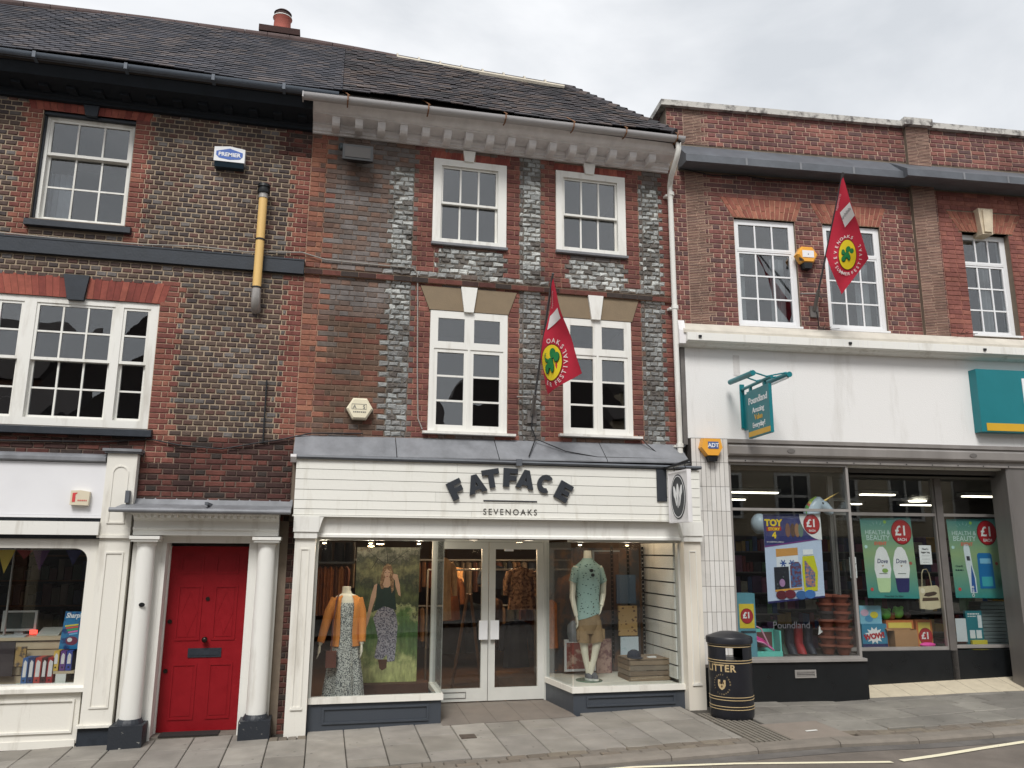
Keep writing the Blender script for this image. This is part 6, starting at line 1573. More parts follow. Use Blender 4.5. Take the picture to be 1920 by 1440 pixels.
for cx in (1.29, 1.41):
    for k in range(3):
        a = k * 1.05; poly(po, 'motif_print', [(cx + .045 * math.cos(a) - .008 * math.sin(a), 1.80 + .045 * math.sin(a) + .008 * math.cos(a)), (cx + .045 * math.cos(a) + .008 * math.sin(a), 1.80 + .045 * math.sin(a) - .008 * math.cos(a)), (cx - .045 * math.cos(a) + .008 * math.sin(a), 1.80 - .045 * math.sin(a) - .008 * math.cos(a)), (cx - .045 * math.cos(a) - .008 * math.sin(a), 1.80 - .045 * math.sin(a) + .008 * math.cos(a))], PV - .0052 - k * .0004, ink((50, 84, 150)), .0003)
poly(po, 'pack_print', [(1.16, 1.47), (1.36, 1.49), (1.36, 1.76), (1.16, 1.75)], PV - .0062, mat('dark_pack_print', srgb(40, 42, 50), .5, vs=24, col2=srgb(110, 120, 120), lo=.6, hi=.68)); poly(po, 'pack_print', disc_pts(1.26, 1.555, .038, .05, 16), PV - .009, ink((170, 130, 170)))
poly(po, 'pack_print', [(1.16, 1.445), (1.53, 1.475), (1.53, 1.50), (1.16, 1.469)], PV - .007, ink((222, 162, 70)))
poly(po, 'bag_print', [(1.38, 1.50), (1.53, 1.515), (1.53, 1.78), (1.50, 1.82), (1.42, 1.82), (1.38, 1.77)], PV - .0062, mat('busy_pack_print', srgb(110, 60, 70), .5, vs=30, col2=srgb(70, 110, 160), lo=.45, hi=.55))
poly(po, 'bottle_print', [(1.56, 1.44), (1.74, 1.46), (1.76, 1.70), (1.72, 1.90), (1.56, 1.89), (1.545, 1.70)], PV - .0062, ink((206, 204, 40))); poly(po, 'bottle_print', [(1.57, 1.905), (1.71, 1.915), (1.71, 1.98), (1.57, 1.975)], PV - .0062, ink((236, 238, 240)))
poly(po, 'bottle_label_print', [(1.58, 1.50), (1.71, 1.51), (1.72, 1.68), (1.60, 1.83), (1.58, 1.83)], PV - .009, mat('busy_label_print', srgb(190, 130, 110), .5, vs=32, col2=srgb(80, 110, 150), lo=.45, hi=.55))
for cx, c in ((1.30, (96, 36, 48)), (1.57, (60, 104, 160))):
    poly(po, 'mask_print', disc_pts(cx - .06, 1.405, .075, .055, 18), PV - .0088 - (cx - 1) * .001, ink(c), .0008); poly(po, 'mask_print', disc_pts(cx + .06, 1.415, .075, .055, 18), PV - .0102 - (cx - 1) * .001, ink(tuple(int(q * 1.15) for q in c)), .0008)
poly(po, 'footer_print', [(1.055, 1.30), (1.835, 1.375), (1.835, 1.395), (1.055, 1.325)], PV - .003, navy_ink)
# teal health and beauty posters
teal_p = grad_mat('teal_poster_sheet', (66, 146, 146), (146, 172, 124), (46, 140, 138), 1.3, 2.45)
def beauty(u0, u1, lab):
    t = thing('poster', lab, 'poster', ((u0 + u1) / 2, .49, 1.31), 'teal health and beauty posters')
    MB().prism([(u0 + .02, 1.335), (u1 + .02, 1.325), (u1 - .01, 2.425), (u0 - .01, 2.41)], .488, .491).build('poster_sheet', teal_p, t)
    y = .485; c = u0 + .24
    for s_, z, h in (('HEALTH &', 2.19, .082), ('BEAUTY', 2.11, .098)):
        text(t, 'headline_lettering', s_, c, z, y, h, ink((206, 226, 222)), .0, sx=1.0, depth=.001)
    text(t, 'headline_lettering', 'EVENT', c + .03, 2.045, y, .062, ink((222, 110, 90)), .002, depth=.001)
    for k in range(7):
        a = math.pi * k / 6; poly(t, 'burst_print', [(c + .09 * math.cos(a) - .006, 2.28 + .05 * math.sin(a)), (c + .09 * math.cos(a) + .006, 2.28 + .05 * math.sin(a)), (c + .14 * math.cos(a), 2.28 + .10 * math.sin(a))], y, ink((150, 196, 186)), .001)
    price_disc(t, u0 + .60, 2.225, .155, y - .001)
    for px, pz, cc in ((.05, 2.02, (190, 226, 220)), (.09, 1.45, (206, 70, 70)), (.70, 1.80, (170, 90, 80)), (.36, 2.36, (150, 196, 80))):
        poly(t, 'confetti_print', disc_pts(u0 + px, pz, .026, .026, 5, px * 9), y, ink(cc), .001)
    return t, y
t, y = beauty(2.725, 3.495, 'teal beauty poster showing two white roll-on bottles')
for cx, c2 in ((3.0, (196, 222, 170)), (3.28, (44, 44, 96))):
    body = [(cx - .10, 1.60), (cx - .125, 1.72), (cx - .11, 1.86), (cx - .075, 1.97), (cx - .03, 2.02), (cx + .03, 2.02), (cx + .075, 1.97), (cx + .11, 1.86), (cx + .125, 1.72), (cx + .10, 1.60)]
    poly(t, 'bottle_print', body, y, white_ink); poly(t, 'bottle_cap_print', [(cx - .105, 1.60), (cx + .105, 1.60), (cx + .09, 1.44), (cx + .07, 1.41), (cx - .07, 1.41), (cx - .09, 1.44)], y - .0005, ink(c2))
    text(t, 'brand_lettering', 'Dove', cx, 1.80, y - .002, .085, ink((36, 48, 96)), .001, sx=.85, shear=.15, depth=.001)
    poly(t, 'dove_print', [(cx - .02, 1.765), (cx + .02, 1.775), (cx + .005, 1.75)], y - .002, ink((150, 120, 60)), .001)
    poly(t, 'label_print', [(cx - .06, 1.655), (cx + .06, 1.655), (cx + .06, 1.665), (cx - .06, 1.665)], y - .002, ink((120, 130, 120)), .001)
poly(t, 'leaf_print', disc_pts(3.03, 1.70, .045, .03, 14), y - .0025, ink((140, 176, 90)), .001)
text(t, 'caption_lettering', 'Dove Roll On 50ml', 3.13, 1.345, y, .035, ink((30, 60, 60)), .0005, depth=.001)
t, y = beauty(4.045, 4.80, 'teal beauty poster showing toothbrush and blue floss pack')
poly(t, 'brush_print', [(4.30, 1.40), (4.40, 1.40), (4.40, 1.60), (4.37, 1.75), (4.35, 2.0), (4.33, 2.07), (4.27, 2.07), (4.255, 2.0), (4.27, 1.75), (4.29, 1.6)], y, ink((216, 226, 230)))
poly(t, 'brush_print', [(4.315, 1.41), (4.385, 1.41), (4.38, 1.60), (4.345, 1.78), (4.33, 1.62)], y - .0025, ink((40, 90, 160)))
poly(t, 'brush_print', [(4.29, 1.84), (4.34, 1.84), (4.335, 1.90), (4.285, 1.90)], y - .0025, ink((60, 60, 70)), .001)
poly(t, 'pack_print', [(4.455, 1.46), (4.69, 1.46), (4.68, 1.92), (4.655, 1.945), (4.48, 1.945), (4.455, 1.92)], y, ink((36, 112, 170))); poly(t, 'pack_print', [(4.49, 1.49), (4.655, 1.49), (4.655, 1.62), (4.49, 1.62)], y - .0025, ink((70, 170, 180)))
poly(t, 'pack_print', [(4.49, 1.80), (4.655, 1.80), (4.655, 1.87), (4.49, 1.87)], y - .0025, ink((130, 190, 220)))
text(t, 'brand_lettering', 'Oral-B', 4.35, 1.42, y - .0035, .055, white_ink, .001, rot=math.pi / 2, depth=.001)
text(t, 'caption_lettering', 'Oral-B', 4.16, 1.75, y, .04, ink((20, 60, 60)), .0005, depth=.001); bars(t, 'caption_marks', 4.10, 4.22, 1.70, y, .018, 3, ink((20, 60, 60)))
# notices on the glass
for (u0, u1, z0, z1, v, lab, lines) in ((3.56, 3.745, 1.785, 2.045, .472, 'white notice taped beside the teal roll-on poster', ['Need a', 'bigger bag', '- - - - - -', '- - - - - -', '- - - - -']), (2.52, 2.62, 1.60, 1.88, .50, 'narrow white notice at the left edge of the second window', ['at...', 'now', 'not', 'find'])):
    t = thing('notice', lab, 'notice', (u0, v, z0), 'paper notices on the discount shop glass')
    MB().box(u0, u1, v, v + .002, z0, z1).build('notice_sheet', white_ink, t)
    for k, s_ in enumerate(lines): text(t, 'notice_lettering', s_, (u0 + u1) / 2, z1 - .06 - k * .045, v - .0015, .032 if u1 - u0 > .15 else .05, ink((40, 40, 44)), .0008, depth=.001)
# tote bag
t = thing('tote_bag', 'cream canvas tote bag with brown print hanging in the second window', 'bag', (3.68, .52, 1.18))
canvas = mat('cream_canvas', srgb(206, 192, 158), .9, .08, 12, .4, 120)
MB().prism([(3.52, 1.48), (3.80, 1.50), (3.845, 1.46), (3.835, 1.20), (3.68, 1.175), (3.53, 1.19)], .505, .535).build('bag_body', canvas, t)
MB().vtube([(3.585, .52, 1.47), (3.60, .52, 1.66), (3.625, .52, 1.715), (3.68, .52, 1.72), (3.71, .52, 1.66), (3.735, .52, 1.48)], .012, 6, 0, .4).build('bag_strap', canvas, t)
poly(t, 'bag_print', [(3.59, 1.36), (3.62, 1.40), (3.75, 1.42), (3.80, 1.40), (3.76, 1.37), (3.66, 1.35)], .5025, ink((74, 58, 48)), .002); poly(t, 'bag_print', [(3.56, 1.29), (3.81, 1.30), (3.80, 1.34), (3.57, 1.335)], .5025, ink((84, 66, 52)), .002); poly(t, 'bag_print', disc_pts(3.58, 1.43, .035, .035, 14), .5025, ink((226, 216, 190)), .002)
# balloon unicorn head
u_c = mat('pale_blue_foil', srgb(196, 212, 224), .3, .05, 5); 
t = thing('unicorn_balloon', 'pale inflatable unicorn head with rainbow mane above the transom', 'balloon', (1.98, .30, 2.45))
MB().rings([(1.90, .32, 2.38, .10, .08), (1.92, .32, 2.47, .115, .09), (1.96, .32, 2.56, .12, .09), (2.0, .32, 2.64, .09, .08), (2.01, .32, 2.68, .04, .04)], 18).vtube([(2.0, .32, 2.60), (2.10, .31, 2.55), (2.17, .30, 2.48), (2.19, .30, 2.45)], [.08, .075, .06, .035], 14).build('balloon_head', u_c, t, smooth=True)
MB().vtube([(2.10, .31, 2.62), (2.19, .28, 2.68), (2.29, .25, 2.74)], [.022, .014, .003], 8).build('horn', mat('gold_foil', srgb(190, 160, 90), .35, .1, metal=.5), t, smooth=True)
for k, c in enumerate(((150, 190, 70), (220, 200, 80), (200, 90, 70), (110, 170, 90))): MB().vtube([(1.99 - k * .03, .30, 2.67 - k * .015), (1.90 - k * .02, .29, 2.62 - k * .03), (1.86 - k * .012, .29, 2.52 - k * .03)], [.02, .028, .014], 8).build('mane', ink(c), t, smooth=True)
MB().ell((2.045, .245, 2.585), .018, .008, .022, 10, 7).build('eye', plastic_black, t)
o = MB().ell((1.19, .38, 2.31), .12, .12, .14, 18, 12).build('balloon', u_c, None, base=(1.19, .38, 2.17), smooth=True, label='round pale balloon left of the toy poster', cat='balloon')
MB().rings([(2.62, 1.2, 2.50, .10, .08), (2.68, 1.2, 2.60, .14, .10), (2.80, 1.2, 2.68, .15, .1), (2.92, 1.2, 2.62, .14, .1)], 14).vtube([(2.9, 1.2, 2.62), (3.0, 1.15, 2.55), (3.06, 1.1, 2.46)], [.09, .06, .04], 10).build('horse_balloon', mat('dark_foil', srgb(54, 46, 42), .3, .1), None, base=(2.8, 1.2, 2.4), smooth=True, label='dark inflatable horse hanging behind the second window', cat='balloon')
# display items standing in the windows
MB().box(.58, 2.24, .02, .9, .56, .63).build('window_bed', mat('dark_window_bed', srgb(70, 66, 64), .8, .1), BC)
t = thing('price_stand', 'teal cardboard price stand with yellow panel behind the litter bin', 'stand', (.8, .12, .63))
MB().box(.68, .93, .10, .28, .63, 1.42).build('stand_body', ink((96, 150, 164)), t); poly(t, 'panel_print', [(.71, .99), (.91, .99), (.91, 1.29), (.71, 1.29)], .097, ink((222, 196, 64))); price_disc(t, .81, 1.14, .085, .0945, False); poly(t, 'caption_print', [(.72, .93), (.92, .93), (.92, .96), (.72, .96)], .097, ink((40, 60, 70)))
t = thing('craft_box', 'turquoise box of pink plastic tubes in the first discount window', 'box', (1.07, .2, .63))
tq = ink((110, 206, 190))
MB().box(.88, 1.29, .14, .16, .635, .70).box(.88, 1.29, .34, .36, .635, .96).box(.88, .90, .16, .34, .635, .80).box(1.27, 1.29, .16, .34, .635, .95).build('box_body', tq, t); MB().box(.93, 1.25, .335, .34, .73, .92).build('box_inside', ink((110, 72, 70)), t)
pink = ink((232, 72, 160))
for k in range(9):
    a = .07 * k; MB().vtube([(.74 + .02 * k, .12 + .01 * k, .70 + .03 * (k % 4)), (.90, .15 + .015 * k, .84 + .025 * (k % 5)), (1.06, .2 + .01 * k, .80 + .02 * (k % 3)), (1.22, .24, .70)], .012, 6).build('pink_tube', pink if k % 3 else ink((244, 160, 200)), t, smooth=True)
MB().vtube([(.70, .15, .95), (.86, .15, 1.05), (1.02, .16, .98), (1.12, .17, .78)], .009, 6).build('pale_tube', ink((226, 170, 190)), t, smooth=True)
terr = mat('terracotta_plastic', srgb(136, 76, 58), .6, .12, 8)
pn = 0
for ci, (cu, cv) in enumerate(((2.03, .34), (2.19, .24))):
    for k in range(7):
        z = .635 + k * .105
        o = MB().lathe([(.065, 0), (.10, .095), (.12, .10), (.122, .13), (.112, .13), (.09, .10)], (cu, cv, z), 18).build('flower_pot', terr if (k, ci) != (4, 0) else mat('dark_pot', srgb(60, 50, 50), .6, .1), None, base=(cu, cv, z), smooth=True)
        props(o, ('%s terracotta pot of the %s stack' % (['bottom', 'second', 'third', 'fourth', 'fifth', 'sixth', 'top'][k], ['left', 'right'][ci])) if (k, ci) != (4, 0) else 'dark pot within the left terracotta stack', 'flower pot', 'stacked flower pots')
for k, (u, c, lab) in enumerate(((1.42, (36, 62, 50), 'dark green boot in the first discount window'), (1.55, (36, 40, 52), 'navy boot left of the red boot'), (1.68, (150, 34, 40), 'red boot among dark boots'), (1.82, (30, 36, 50), 'navy boot right of the red boot'))):
    MB().rings([(u, .40, .64, .055, .11), (u, .42, .70, .055, .09), (u, .46, .76, .055, .055), (u, .46, 1.0, .066, .062)], 14).build('boot', ink(c), None, base=(u, .42, .635), smooth=True, label=lab, cat='boot', group='boots in the discount window')
MB().prism([(1.88, .88), (1.95, .92), (1.90, 1.0)], .3, .303).build('price_card', white_ink, None, base=(1.9, .3, .88), label='white triangular card by the terracotta pots', cat='card')
dec = thing('window_decal', 'grey translucent shop name lettering on the first discount window', 'decal', (1.33, -.056, 1.0))
text(dec, 'decal_lettering', 'Poundland', 1.33, 1.0, -.0575, .12, mat('frosted_grey_vinyl', srgb(92, 92, 96), .6, .05), .0, depth=.001)
po = MB().cyl((2.20, .25, .63), (2.20, .25, 2.45), .016, 10).build('display_pole', steel_dark, BC)
# second and third window stock
MB().box(2.62, 3.82, .52, 1.1, .60, .66).build('window_bed', MATS['dark_window_bed'], BC)
MB().box(3.95, 5.15, .52, 1.1, .60, .66).build('window_bed', MATS['dark_window_bed'], BC)
t = thing('toy_box', 'blue toy box with white burst and red lettering in the second window', 'box', (2.9, .66, .66))
MB().box(2.71, 3.08, .64, .74, .665, .98).build('box_body', ink((52, 132, 164)), t)
st_ = [(2.89 + (.145 if k % 2 else .09) * math.cos(2 * math.pi * k / 24), .83 + (.115 if k % 2 else .075) * math.sin(2 * math.pi * k / 24)) for k in range(24)]
poly(t, 'burst_print', st_, .637, white_ink); text(t, 'box_lettering', 'WOW!', 2.89, .79, .6345, .095, red_ink, .006, rot=.12, depth=.001); poly(t, 'base_print', [(2.71, .665), (3.08, .665), (3.08, .72), (2.71, .72)], .637, navy_ink)
t = thing('toy_box', 'pale blue toy box with coloured dinosaurs on top of the burst box', 'box', (2.9, .7, .98))
MB().box(2.71, 3.03, .66, .74, .982, 1.22).build('box_body', ink((130, 186, 206)), t)
for cx, cz, c in ((2.78, 1.13, (206, 170, 190)), (2.92, 1.10, (216, 200, 60)), (2.84, 1.05, (90, 150, 190))): poly(t, 'motif_print', disc_pts(cx, cz, .06, .045, 14), .657 - cz * .001, ink(c), .001)
for u0, u1, lab in ((3.13, 3.54, 'yellow display carton behind the cardboard box'), (3.58, 3.82, 'yellow display carton with red price disc')):
    t = thing('display_carton', lab, 'carton', ((u0 + u1) / 2, .8, .66), 'yellow cartons in the second window')
    MB().box(u0, u1, .72, .88, .665, 1.02).build('carton_body', ink((206, 120, 60)), t); poly(t, 'panel_print', [(u0 + .03, .68), (u1 - .03, .68), (u1 - .03, .99), (u0 + .03, .99)], .717, ink((226, 206, 96)))
    if u0 > 3.5: price_disc(t, 3.71, .80, .105, .7145, False)
t = thing('cardboard_box', 'open brown cardboard box in the second discount window', 'box', (3.3, .6, .66))
kraft = mat('kraft_cardboard', srgb(170, 128, 88), .85, .1, 6)
MB().box(3.14, 3.48, .56, .575, .665, .90).box(3.14, 3.48, .69, .70, .665, .92).box(3.14, 3.15, .575, .69, .665, .91).box(3.47, 3.48, .575, .69, .665, .91).build('box_body', kraft, t); MB().add([(3.14, .56, .90), (3.14, .69, .91), (3.05, .66, .93), (3.05, .56, .90)], [(0, 1, 2, 3)]).build('box_flap', kraft, t)
for k, (u, z, r, c) in enumerate(((3.17, 1.10, .075, (110, 190, 80)), (3.36, 1.12, .08, (130, 206, 90)), (3.26, 1.07, .05, (150, 96, 60)), (3.50, 1.08, .05, (80, 60, 60)))):
    tt = MB().ell((u, .78, z), r, r * .8, r, 16, 11).ell((u - r * .6, .76, z + r * .8), r * .35, r * .3, r * .35, 10, 7).ell((u + r * .6, .76, z + r * .8), r * .35, r * .3, r * .35, 10, 7).build('plush_toy', mat('plush_%d' % k, srgb(*c), .95, .2, 30, .6, 120), None, base=(u, .78, z - r), smooth=True)
    props(tt, ['green plush toy nearer the dinosaur box', 'brighter green plush toy in the middle of the carton top', 'brown plush toy between the two green ones', 'dark plush toy at the right end of the carton top'][k], 'plush toy', 'plush toys on the carton')
MB().ell((3.66, .62, .70), .12, .05, .035, 14, 8).build('pink_toy', pink, None, base=(3.66, .62, .665), smooth=True, label='bright pink toy lying in front of the yellow price carton', cat='toy')
t = thing('leaflet_stand', 'teal leaflet stand with white text panels in the third window', 'stand', (4.4, .62, .66))
MB().box(4.28, 4.53, .62, .66, .68, 1.15).build('stand_board', ink((40, 118, 128)), t)
for a, b_, c, d in ((4.46, 4.52, .92, 1.09), (4.32, 4.40, .78, .89), (4.42, 4.50, .78, .89)): poly(t, 'panel_print', [(a, c), (b_, c), (b_, d), (a, d)], .617, ink((214, 220, 222)))
bars(t, 'stand_marks', 4.31, 4.49, 1.10, .617, .016, 4, white_ink); bars(t, 'stand_marks', 4.31, 4.44, 1.07, .617, .012, 3, white_ink)
MB().box(4.30, 4.53, .56, .60, .66, .76).build('yellow_carton', ink((206, 190, 70)), None, base=(4.4, .58, .66), label='small yellow carton below the teal leaflet stand', cat='carton')
MB().box(4.10, 4.26, .60, .605, .74, 1.05).build('notice', ink((206, 212, 214)), None, base=(4.18, .6, .74), label='pale typed notice left of the teal leaflet stand', cat='notice')
m = MB()
for k in range(12): m.box(4.58 + .01 * (k % 3), 5.1, .70, .95, .665 + k * .05, .665 + k * .05 + .044)
props(m.build('tray_stack', mat('clear_plastic_trays', srgb(120, 130, 130), .3, .2, 6), None, base=(4.8, .8, .66), label='tall stack of clear plastic trays in the third window', cat='tray stack'), kind='stuff')
MB().box(4.80, 4.90, .44, .452, 1.50, 1.62).build('door_sticker', ink((60, 140, 60)), BC)

# ================================================================ SIGNS AND FIXTURES
teal = mat('teal_sign_enamel', srgb(24, 116, 124), .35, .06, 3); mustard_s = mat('mustard_sign_strip', srgb(206, 162, 44), .4, .05, 4)
t = thing('shop_sign', 'large teal sign panel with mustard strip cut off by the right picture edge', 'sign', (6, -.1, 3.57))
MB().box(4.20, 8.0, -.20, -.056, 3.565, 4.44).build('sign_panel', teal, t); MB().box(4.275, 8.0, -.207, -.2005, 3.58, 3.685).build('mustard_strip', mustard_s, t)
text(t, 'sign_lettering', 'Poundland', 4.86, 3.83, -.212, .70, upvc, .02, align='LEFT', depth=.01)
# projecting teal blade sign with lamps
t = thing('hanging_sign', 'projecting teal shop sign with white lettering on the white fascia', 'sign', (.84, -.06, 3.6))
MB().box(.80, .86, -.075, -.056, 3.53, 4.12).build('wall_plate', teal, t)
MB().vtube([(.83, -.06, 4.05), (.83, -.92, 4.05)], .022, 8).build('support_arm', teal, t)
for vv in (-.32, -.72): MB().box(.815, .845, vv - .02, vv + .02, 3.96, 4.05).build('hanger_plate', teal, t)
MB().box(.81, .85, -.86, -.24, 3.37, 3.98).build('sign_blade', teal, t)
MB().box(.8075, .8525, -.85, -.25, 3.385, 3.45).build('mustard_strip', mustard_s, t)
MB().box(.835, .865, -.24, -.075, 3.5, 3.97).build('blade_bracket', teal, t)
for s_, z, h, c in (('Poundland', 3.80, .125, upvc), ('Amazing', 3.68, .095, upvc), ('Value', 3.585, .10, mustard_s), ('Everyday!', 3.49, .09, upvc)):
    vs, fs = text_geo(s_, h, .0008, 1.0, 'CENTER')
    flat_geo(vs, fs, lambda u, v_, d=0, z=z: (.8095 + d * -1.0 , -.55 - u, z + v_), .003).build('sign_lettering', c, t)
for sx_ in (.62, 1.10):
    tb = MB().vtube([(sx_, -.18, 4.12), (sx_, -.86, 4.10)], .035, 12).build('lamp_tube', teal, t, smooth=True)
    if sx_ > 1: MB().box(sx_ - .03, sx_ + .0, -.83, -.22, 4.055, 4.075).build('tube_lens', upvc, tb)
    MB().vtube([(.83, -.5, 4.08), (sx_, -.5, 4.145)], .010, 6).vtube([(.83, -.78, 4.08), (sx_, -.78, 4.14)], .010, 6).build('lamp_bracket', teal, t)
# orange alarm boxes
amber = mat('amber_alarm_plastic', srgb(232, 166, 62), .4, .05, 5)
def hexbox(name, cx, cz, rx, rz, v0, v1, mt, label, xoff=0.0):
    t = thing(name, label, 'alarm box', (cx, v1, cz))
    ph = [(cx - rx, cz), (cx - rx * .52, cz + rz), (cx + rx * .52, cz + rz), (cx + rx, cz), (cx + rx * .52, cz - rz), (cx - rx * .52, cz - rz)]
    pf = [(cx + (x - cx) * .86, cz + (z - cz) * .86) for x, z in ph]
    m = MB(); m.loft([[(x, v1, z) for x, z in ph], [(x, v0 + .02, z) for x, z in ph], [(x, v0, z) for x, z in pf]])
    m.build('alarm_cover', mt, t)
    return t
t = hexbox('alarm_box', 1.885, 6.0, .155, .115, -.12, -.005, amber, 'orange hexagonal alarm box beside the right hand flag')
MB().box(1.80, 1.97, -.126, -.1195, 5.955, 6.055).build('alarm_label', upvc, t); poly(t, 'alarm_mark', disc_pts(1.885, 6.0, .008, .008, 8), -.129, plastic_black)
MB().prism([(1.82, 5.885), (1.95, 5.885), (1.935, 5.80), (1.835, 5.80)], -.11, -.01).build('strobe', plastic_black, t)
for k in range(4): MB().box(1.755 + k * .017, 1.765 + k * .017, -.1215, -.11, 5.90 + .0 * k, 5.95 - k * .008).build('vent_slot', plastic_black, t)
t = thing('alarm_box', 'yellow octagonal alarm box with blue label on the tiled pier', 'alarm box', (.32, -.1, 3.1))
MB().loft([[(x, v, z) for x, z in pts] for v, pts in ((-.107, [(.17, 3.25), (.21, 3.375), (.44, 3.375), (.47, 3.25), (.405, 3.14), (.255, 3.14)]), (-.21, [(.18, 3.25), (.215, 3.365), (.435, 3.365), (.46, 3.25), (.40, 3.15), (.26, 3.15)]))]).build('alarm_cover', amber, t)
MB().box(.265, .405, -.2145, -.2105, 3.235, 3.325).build('alarm_label', ink((70, 96, 150)), t); text(t, 'alarm_lettering', 'ADT', .335, 3.255, -.216, .072, upvc, .002, depth=.001)
MB().prism([(.262, 3.139), (.40, 3.139), (.385, 3.075), (.28, 3.075)], -.20, -.11).build('strobe', plastic_black, t)
XF = Matrix.Identity(4)
# white house alarm, cream hexagonal alarm, beige shop alarm, floodlight
t = thing('alarm_box', 'white rectangular alarm box with blue badge on the dark brick', 'alarm box', (-1.34, -.005, 6.5))
MB().prism([(-1.52, 6.525), (-1.165, 6.525), (-1.165, 6.70), (-1.34, 6.725), (-1.52, 6.705)], -.12, -.004).build('alarm_cover', upvc, t)
MB().ex([(-.115, 6.524), (-.005, 6.524), (-.005, 6.465), (-.09, 6.465)], -1.51, -1.175).build('alarm_base', mat('teal_black_plastic', srgb(30, 48, 60), .4, .1), t)
poly(t, 'badge_print', [(-1.495, 6.60), (-1.46, 6.565), (-1.34, 6.55), (-1.22, 6.565), (-1.19, 6.60), (-1.19, 6.65), (-1.34, 6.695), (-1.495, 6.65)], -.123, ink((70, 104, 178)))
text(t, 'alarm_lettering', 'PREMIER', -1.342, 6.592, -.1255, .068, upvc, .002, depth=.001)
cream_pl = mat('yellowed_cream_plastic', srgb(226, 218, 192), .45, .06, 6)
t = hexbox('alarm_box', .345, 3.575, .155, .125, -.11, -.005, cream_pl, 'cream hexagonal alarm box on the brown brick above the clothes shop')
for k, c in enumerate('A S'):
    if c != ' ': text(t, 'alarm_lettering', c, .285 + k * .055, 3.575, -.1125, .06, ink((120, 120, 116)), .001, depth=.001)
m = MB()
for a, b_, c, d in rects_minus(.25, .425, 3.565, 3.63, [(.255, .42, 3.57, 3.625)]): m.box(a, b_, -.113, -.11, c, d)
m.build('label_border', ink((150, 148, 140)), t)
bars(t, 'alarm_marks', .27, .42, 3.525, -.1125, .016, 6, ink((130, 128, 120)))
t = thing('alarm_box', 'beige alarm box with red mark on the stationer fascia', 'alarm box', (-2.56, -.105, 2.38))
MB().prism([(-2.645, 2.39), (-2.465, 2.385), (-2.46, 2.53), (-2.55, 2.545), (-2.645, 2.54)], -.165, -.106).build('alarm_cover', mat('beige_alarm_plastic', srgb(214, 204, 180), .5, .05), t)
poly(t, 'alarm_mark', [(-2.625, 2.42), (-2.595, 2.42), (-2.595, 2.50), (-2.58, 2.51), (-2.58, 2.52), (-2.625, 2.515)], -.168, ink((206, 70, 70))); bars(t, 'alarm_marks', -2.57, -2.48, 2.43, -.168, .014, 4, ink((206, 110, 100)))
t = thing('floodlight', 'black floodlight under the white cornice', 'floodlight', (.17, -.02, 6.75))
MB().loft([[(x, y_, z) for x, z in pts] for y_, pts in ((-.06, [(.07, 6.72), (.29, 6.72), (.29, 6.88), (.07, 6.88)]), (-.24, [(-.01, 6.66), (.36, 6.66), (.36, 6.86), (-.01, 6.86)]), (-.27, [(-.01, 6.66), (.36, 6.66), (.36, 6.86), (-.01, 6.86)]))]).build('lamp_body', plastic_black, t)
MB().box(.02, .33, -.275, -.2705, 6.69, 6.83).build('lamp_glass', mat('dull_lamp_glass', srgb(46, 42, 40), .5, .1), t)
MB().box(.10, .24, -.08, .0, 6.84, 6.90).build('lamp_bracket', iron_black, t)
t = MB().ell((-.03, -.10, 6.90), .035, .05, .05, 12, 8).cyl((-.03, -.10, 6.93), (-.03, -.02, 6.97), .015, 8).build('security_sensor', mat('grey_sensor_plastic', srgb(72, 82, 86), .5, .1), None, base=(-.03, 0, 6.9), smooth=True, label='small grey sensor just left of the floodlight', cat='sensor')
# oval hanging sign of the clothes shop
t = thing('hanging_sign', 'white hanging sign with dark oval emblem at the end of plank fascia', 'sign', (4.11, -.3, 2.6))
MB().box(4.0, 4.13, -.30, -.283, 2.545, 2.965).build('wall_plate', sign_black, t)
MB().vtube([(4.10, -.3, 2.95), (4.115, -.62, 2.97), (4.12, -.98, 2.99)], .014, 8).box(4.085, 4.14, -1.0, -.28, 2.945, 2.965).build('support_arm', iron_black, t)
for vv in (-.55, -.86): MB().vtube([(4.115, vv, 2.945), (4.125, vv, 2.91), (4.115, vv, 2.885)], .006, 5).build('sign_hook', iron_black, t)
MB().box(4.09, 4.135, -.98, -.44, 2.275, 2.885).build('sign_board', aged_white, t)
m = MB()
def ofn(x_): return lambda u, v_, d=0: (x_ - d, -.71 - u, 2.58 + v_)
for nm, pts, x_, mt_ in (('oval_emblem', disc_pts(0, 0, .205, .265, 32), 4.0885, sign_black),):
    flat_geo(pts, [tuple(range(len(pts)))], ofn(x_), .003).build(nm, mt_, t)
ring_o = disc_pts(0, 0, .19, .248, 32); ring_i = disc_pts(0, 0, .18, .238, 32)
flat_geo(ring_o + ring_i, [(i, (i + 1) % 32, 32 + (i + 1) % 32, 32 + i) for i in range(32)], ofn(4.0842), .0015).build('oval_ring', upvc, t)
for k, (cx, h, lean) in enumerate(((-.07, .24, .10), (0.0, .29, 0), (.075, .25, -.10))):
    pts = []
    for q in range(24):
        a = 2 * math.pi * q / 24; vz = math.sin(a); wd = .034 * (1.15 if vz > 0 else .6)
        pts.append((cx + wd * math.cos(a) - lean * vz * .35, vz * h / 2 + .01))
    flat_geo(pts, [tuple(range(24))], ofn(4.0842 - .0005 * k), .0015).build('emblem_blade', upvc, t)
m = MB()
for a, b_, c, d in rects_minus(-.27, .27, -.305, .305, [(-.25, .25, -.285, .285)]):
    m.box(4.082, 4.0895, -.71 - b_, -.71 - a, 2.58 + c, 2.58 + d)
m.build('sign_frame', aged_white, t)

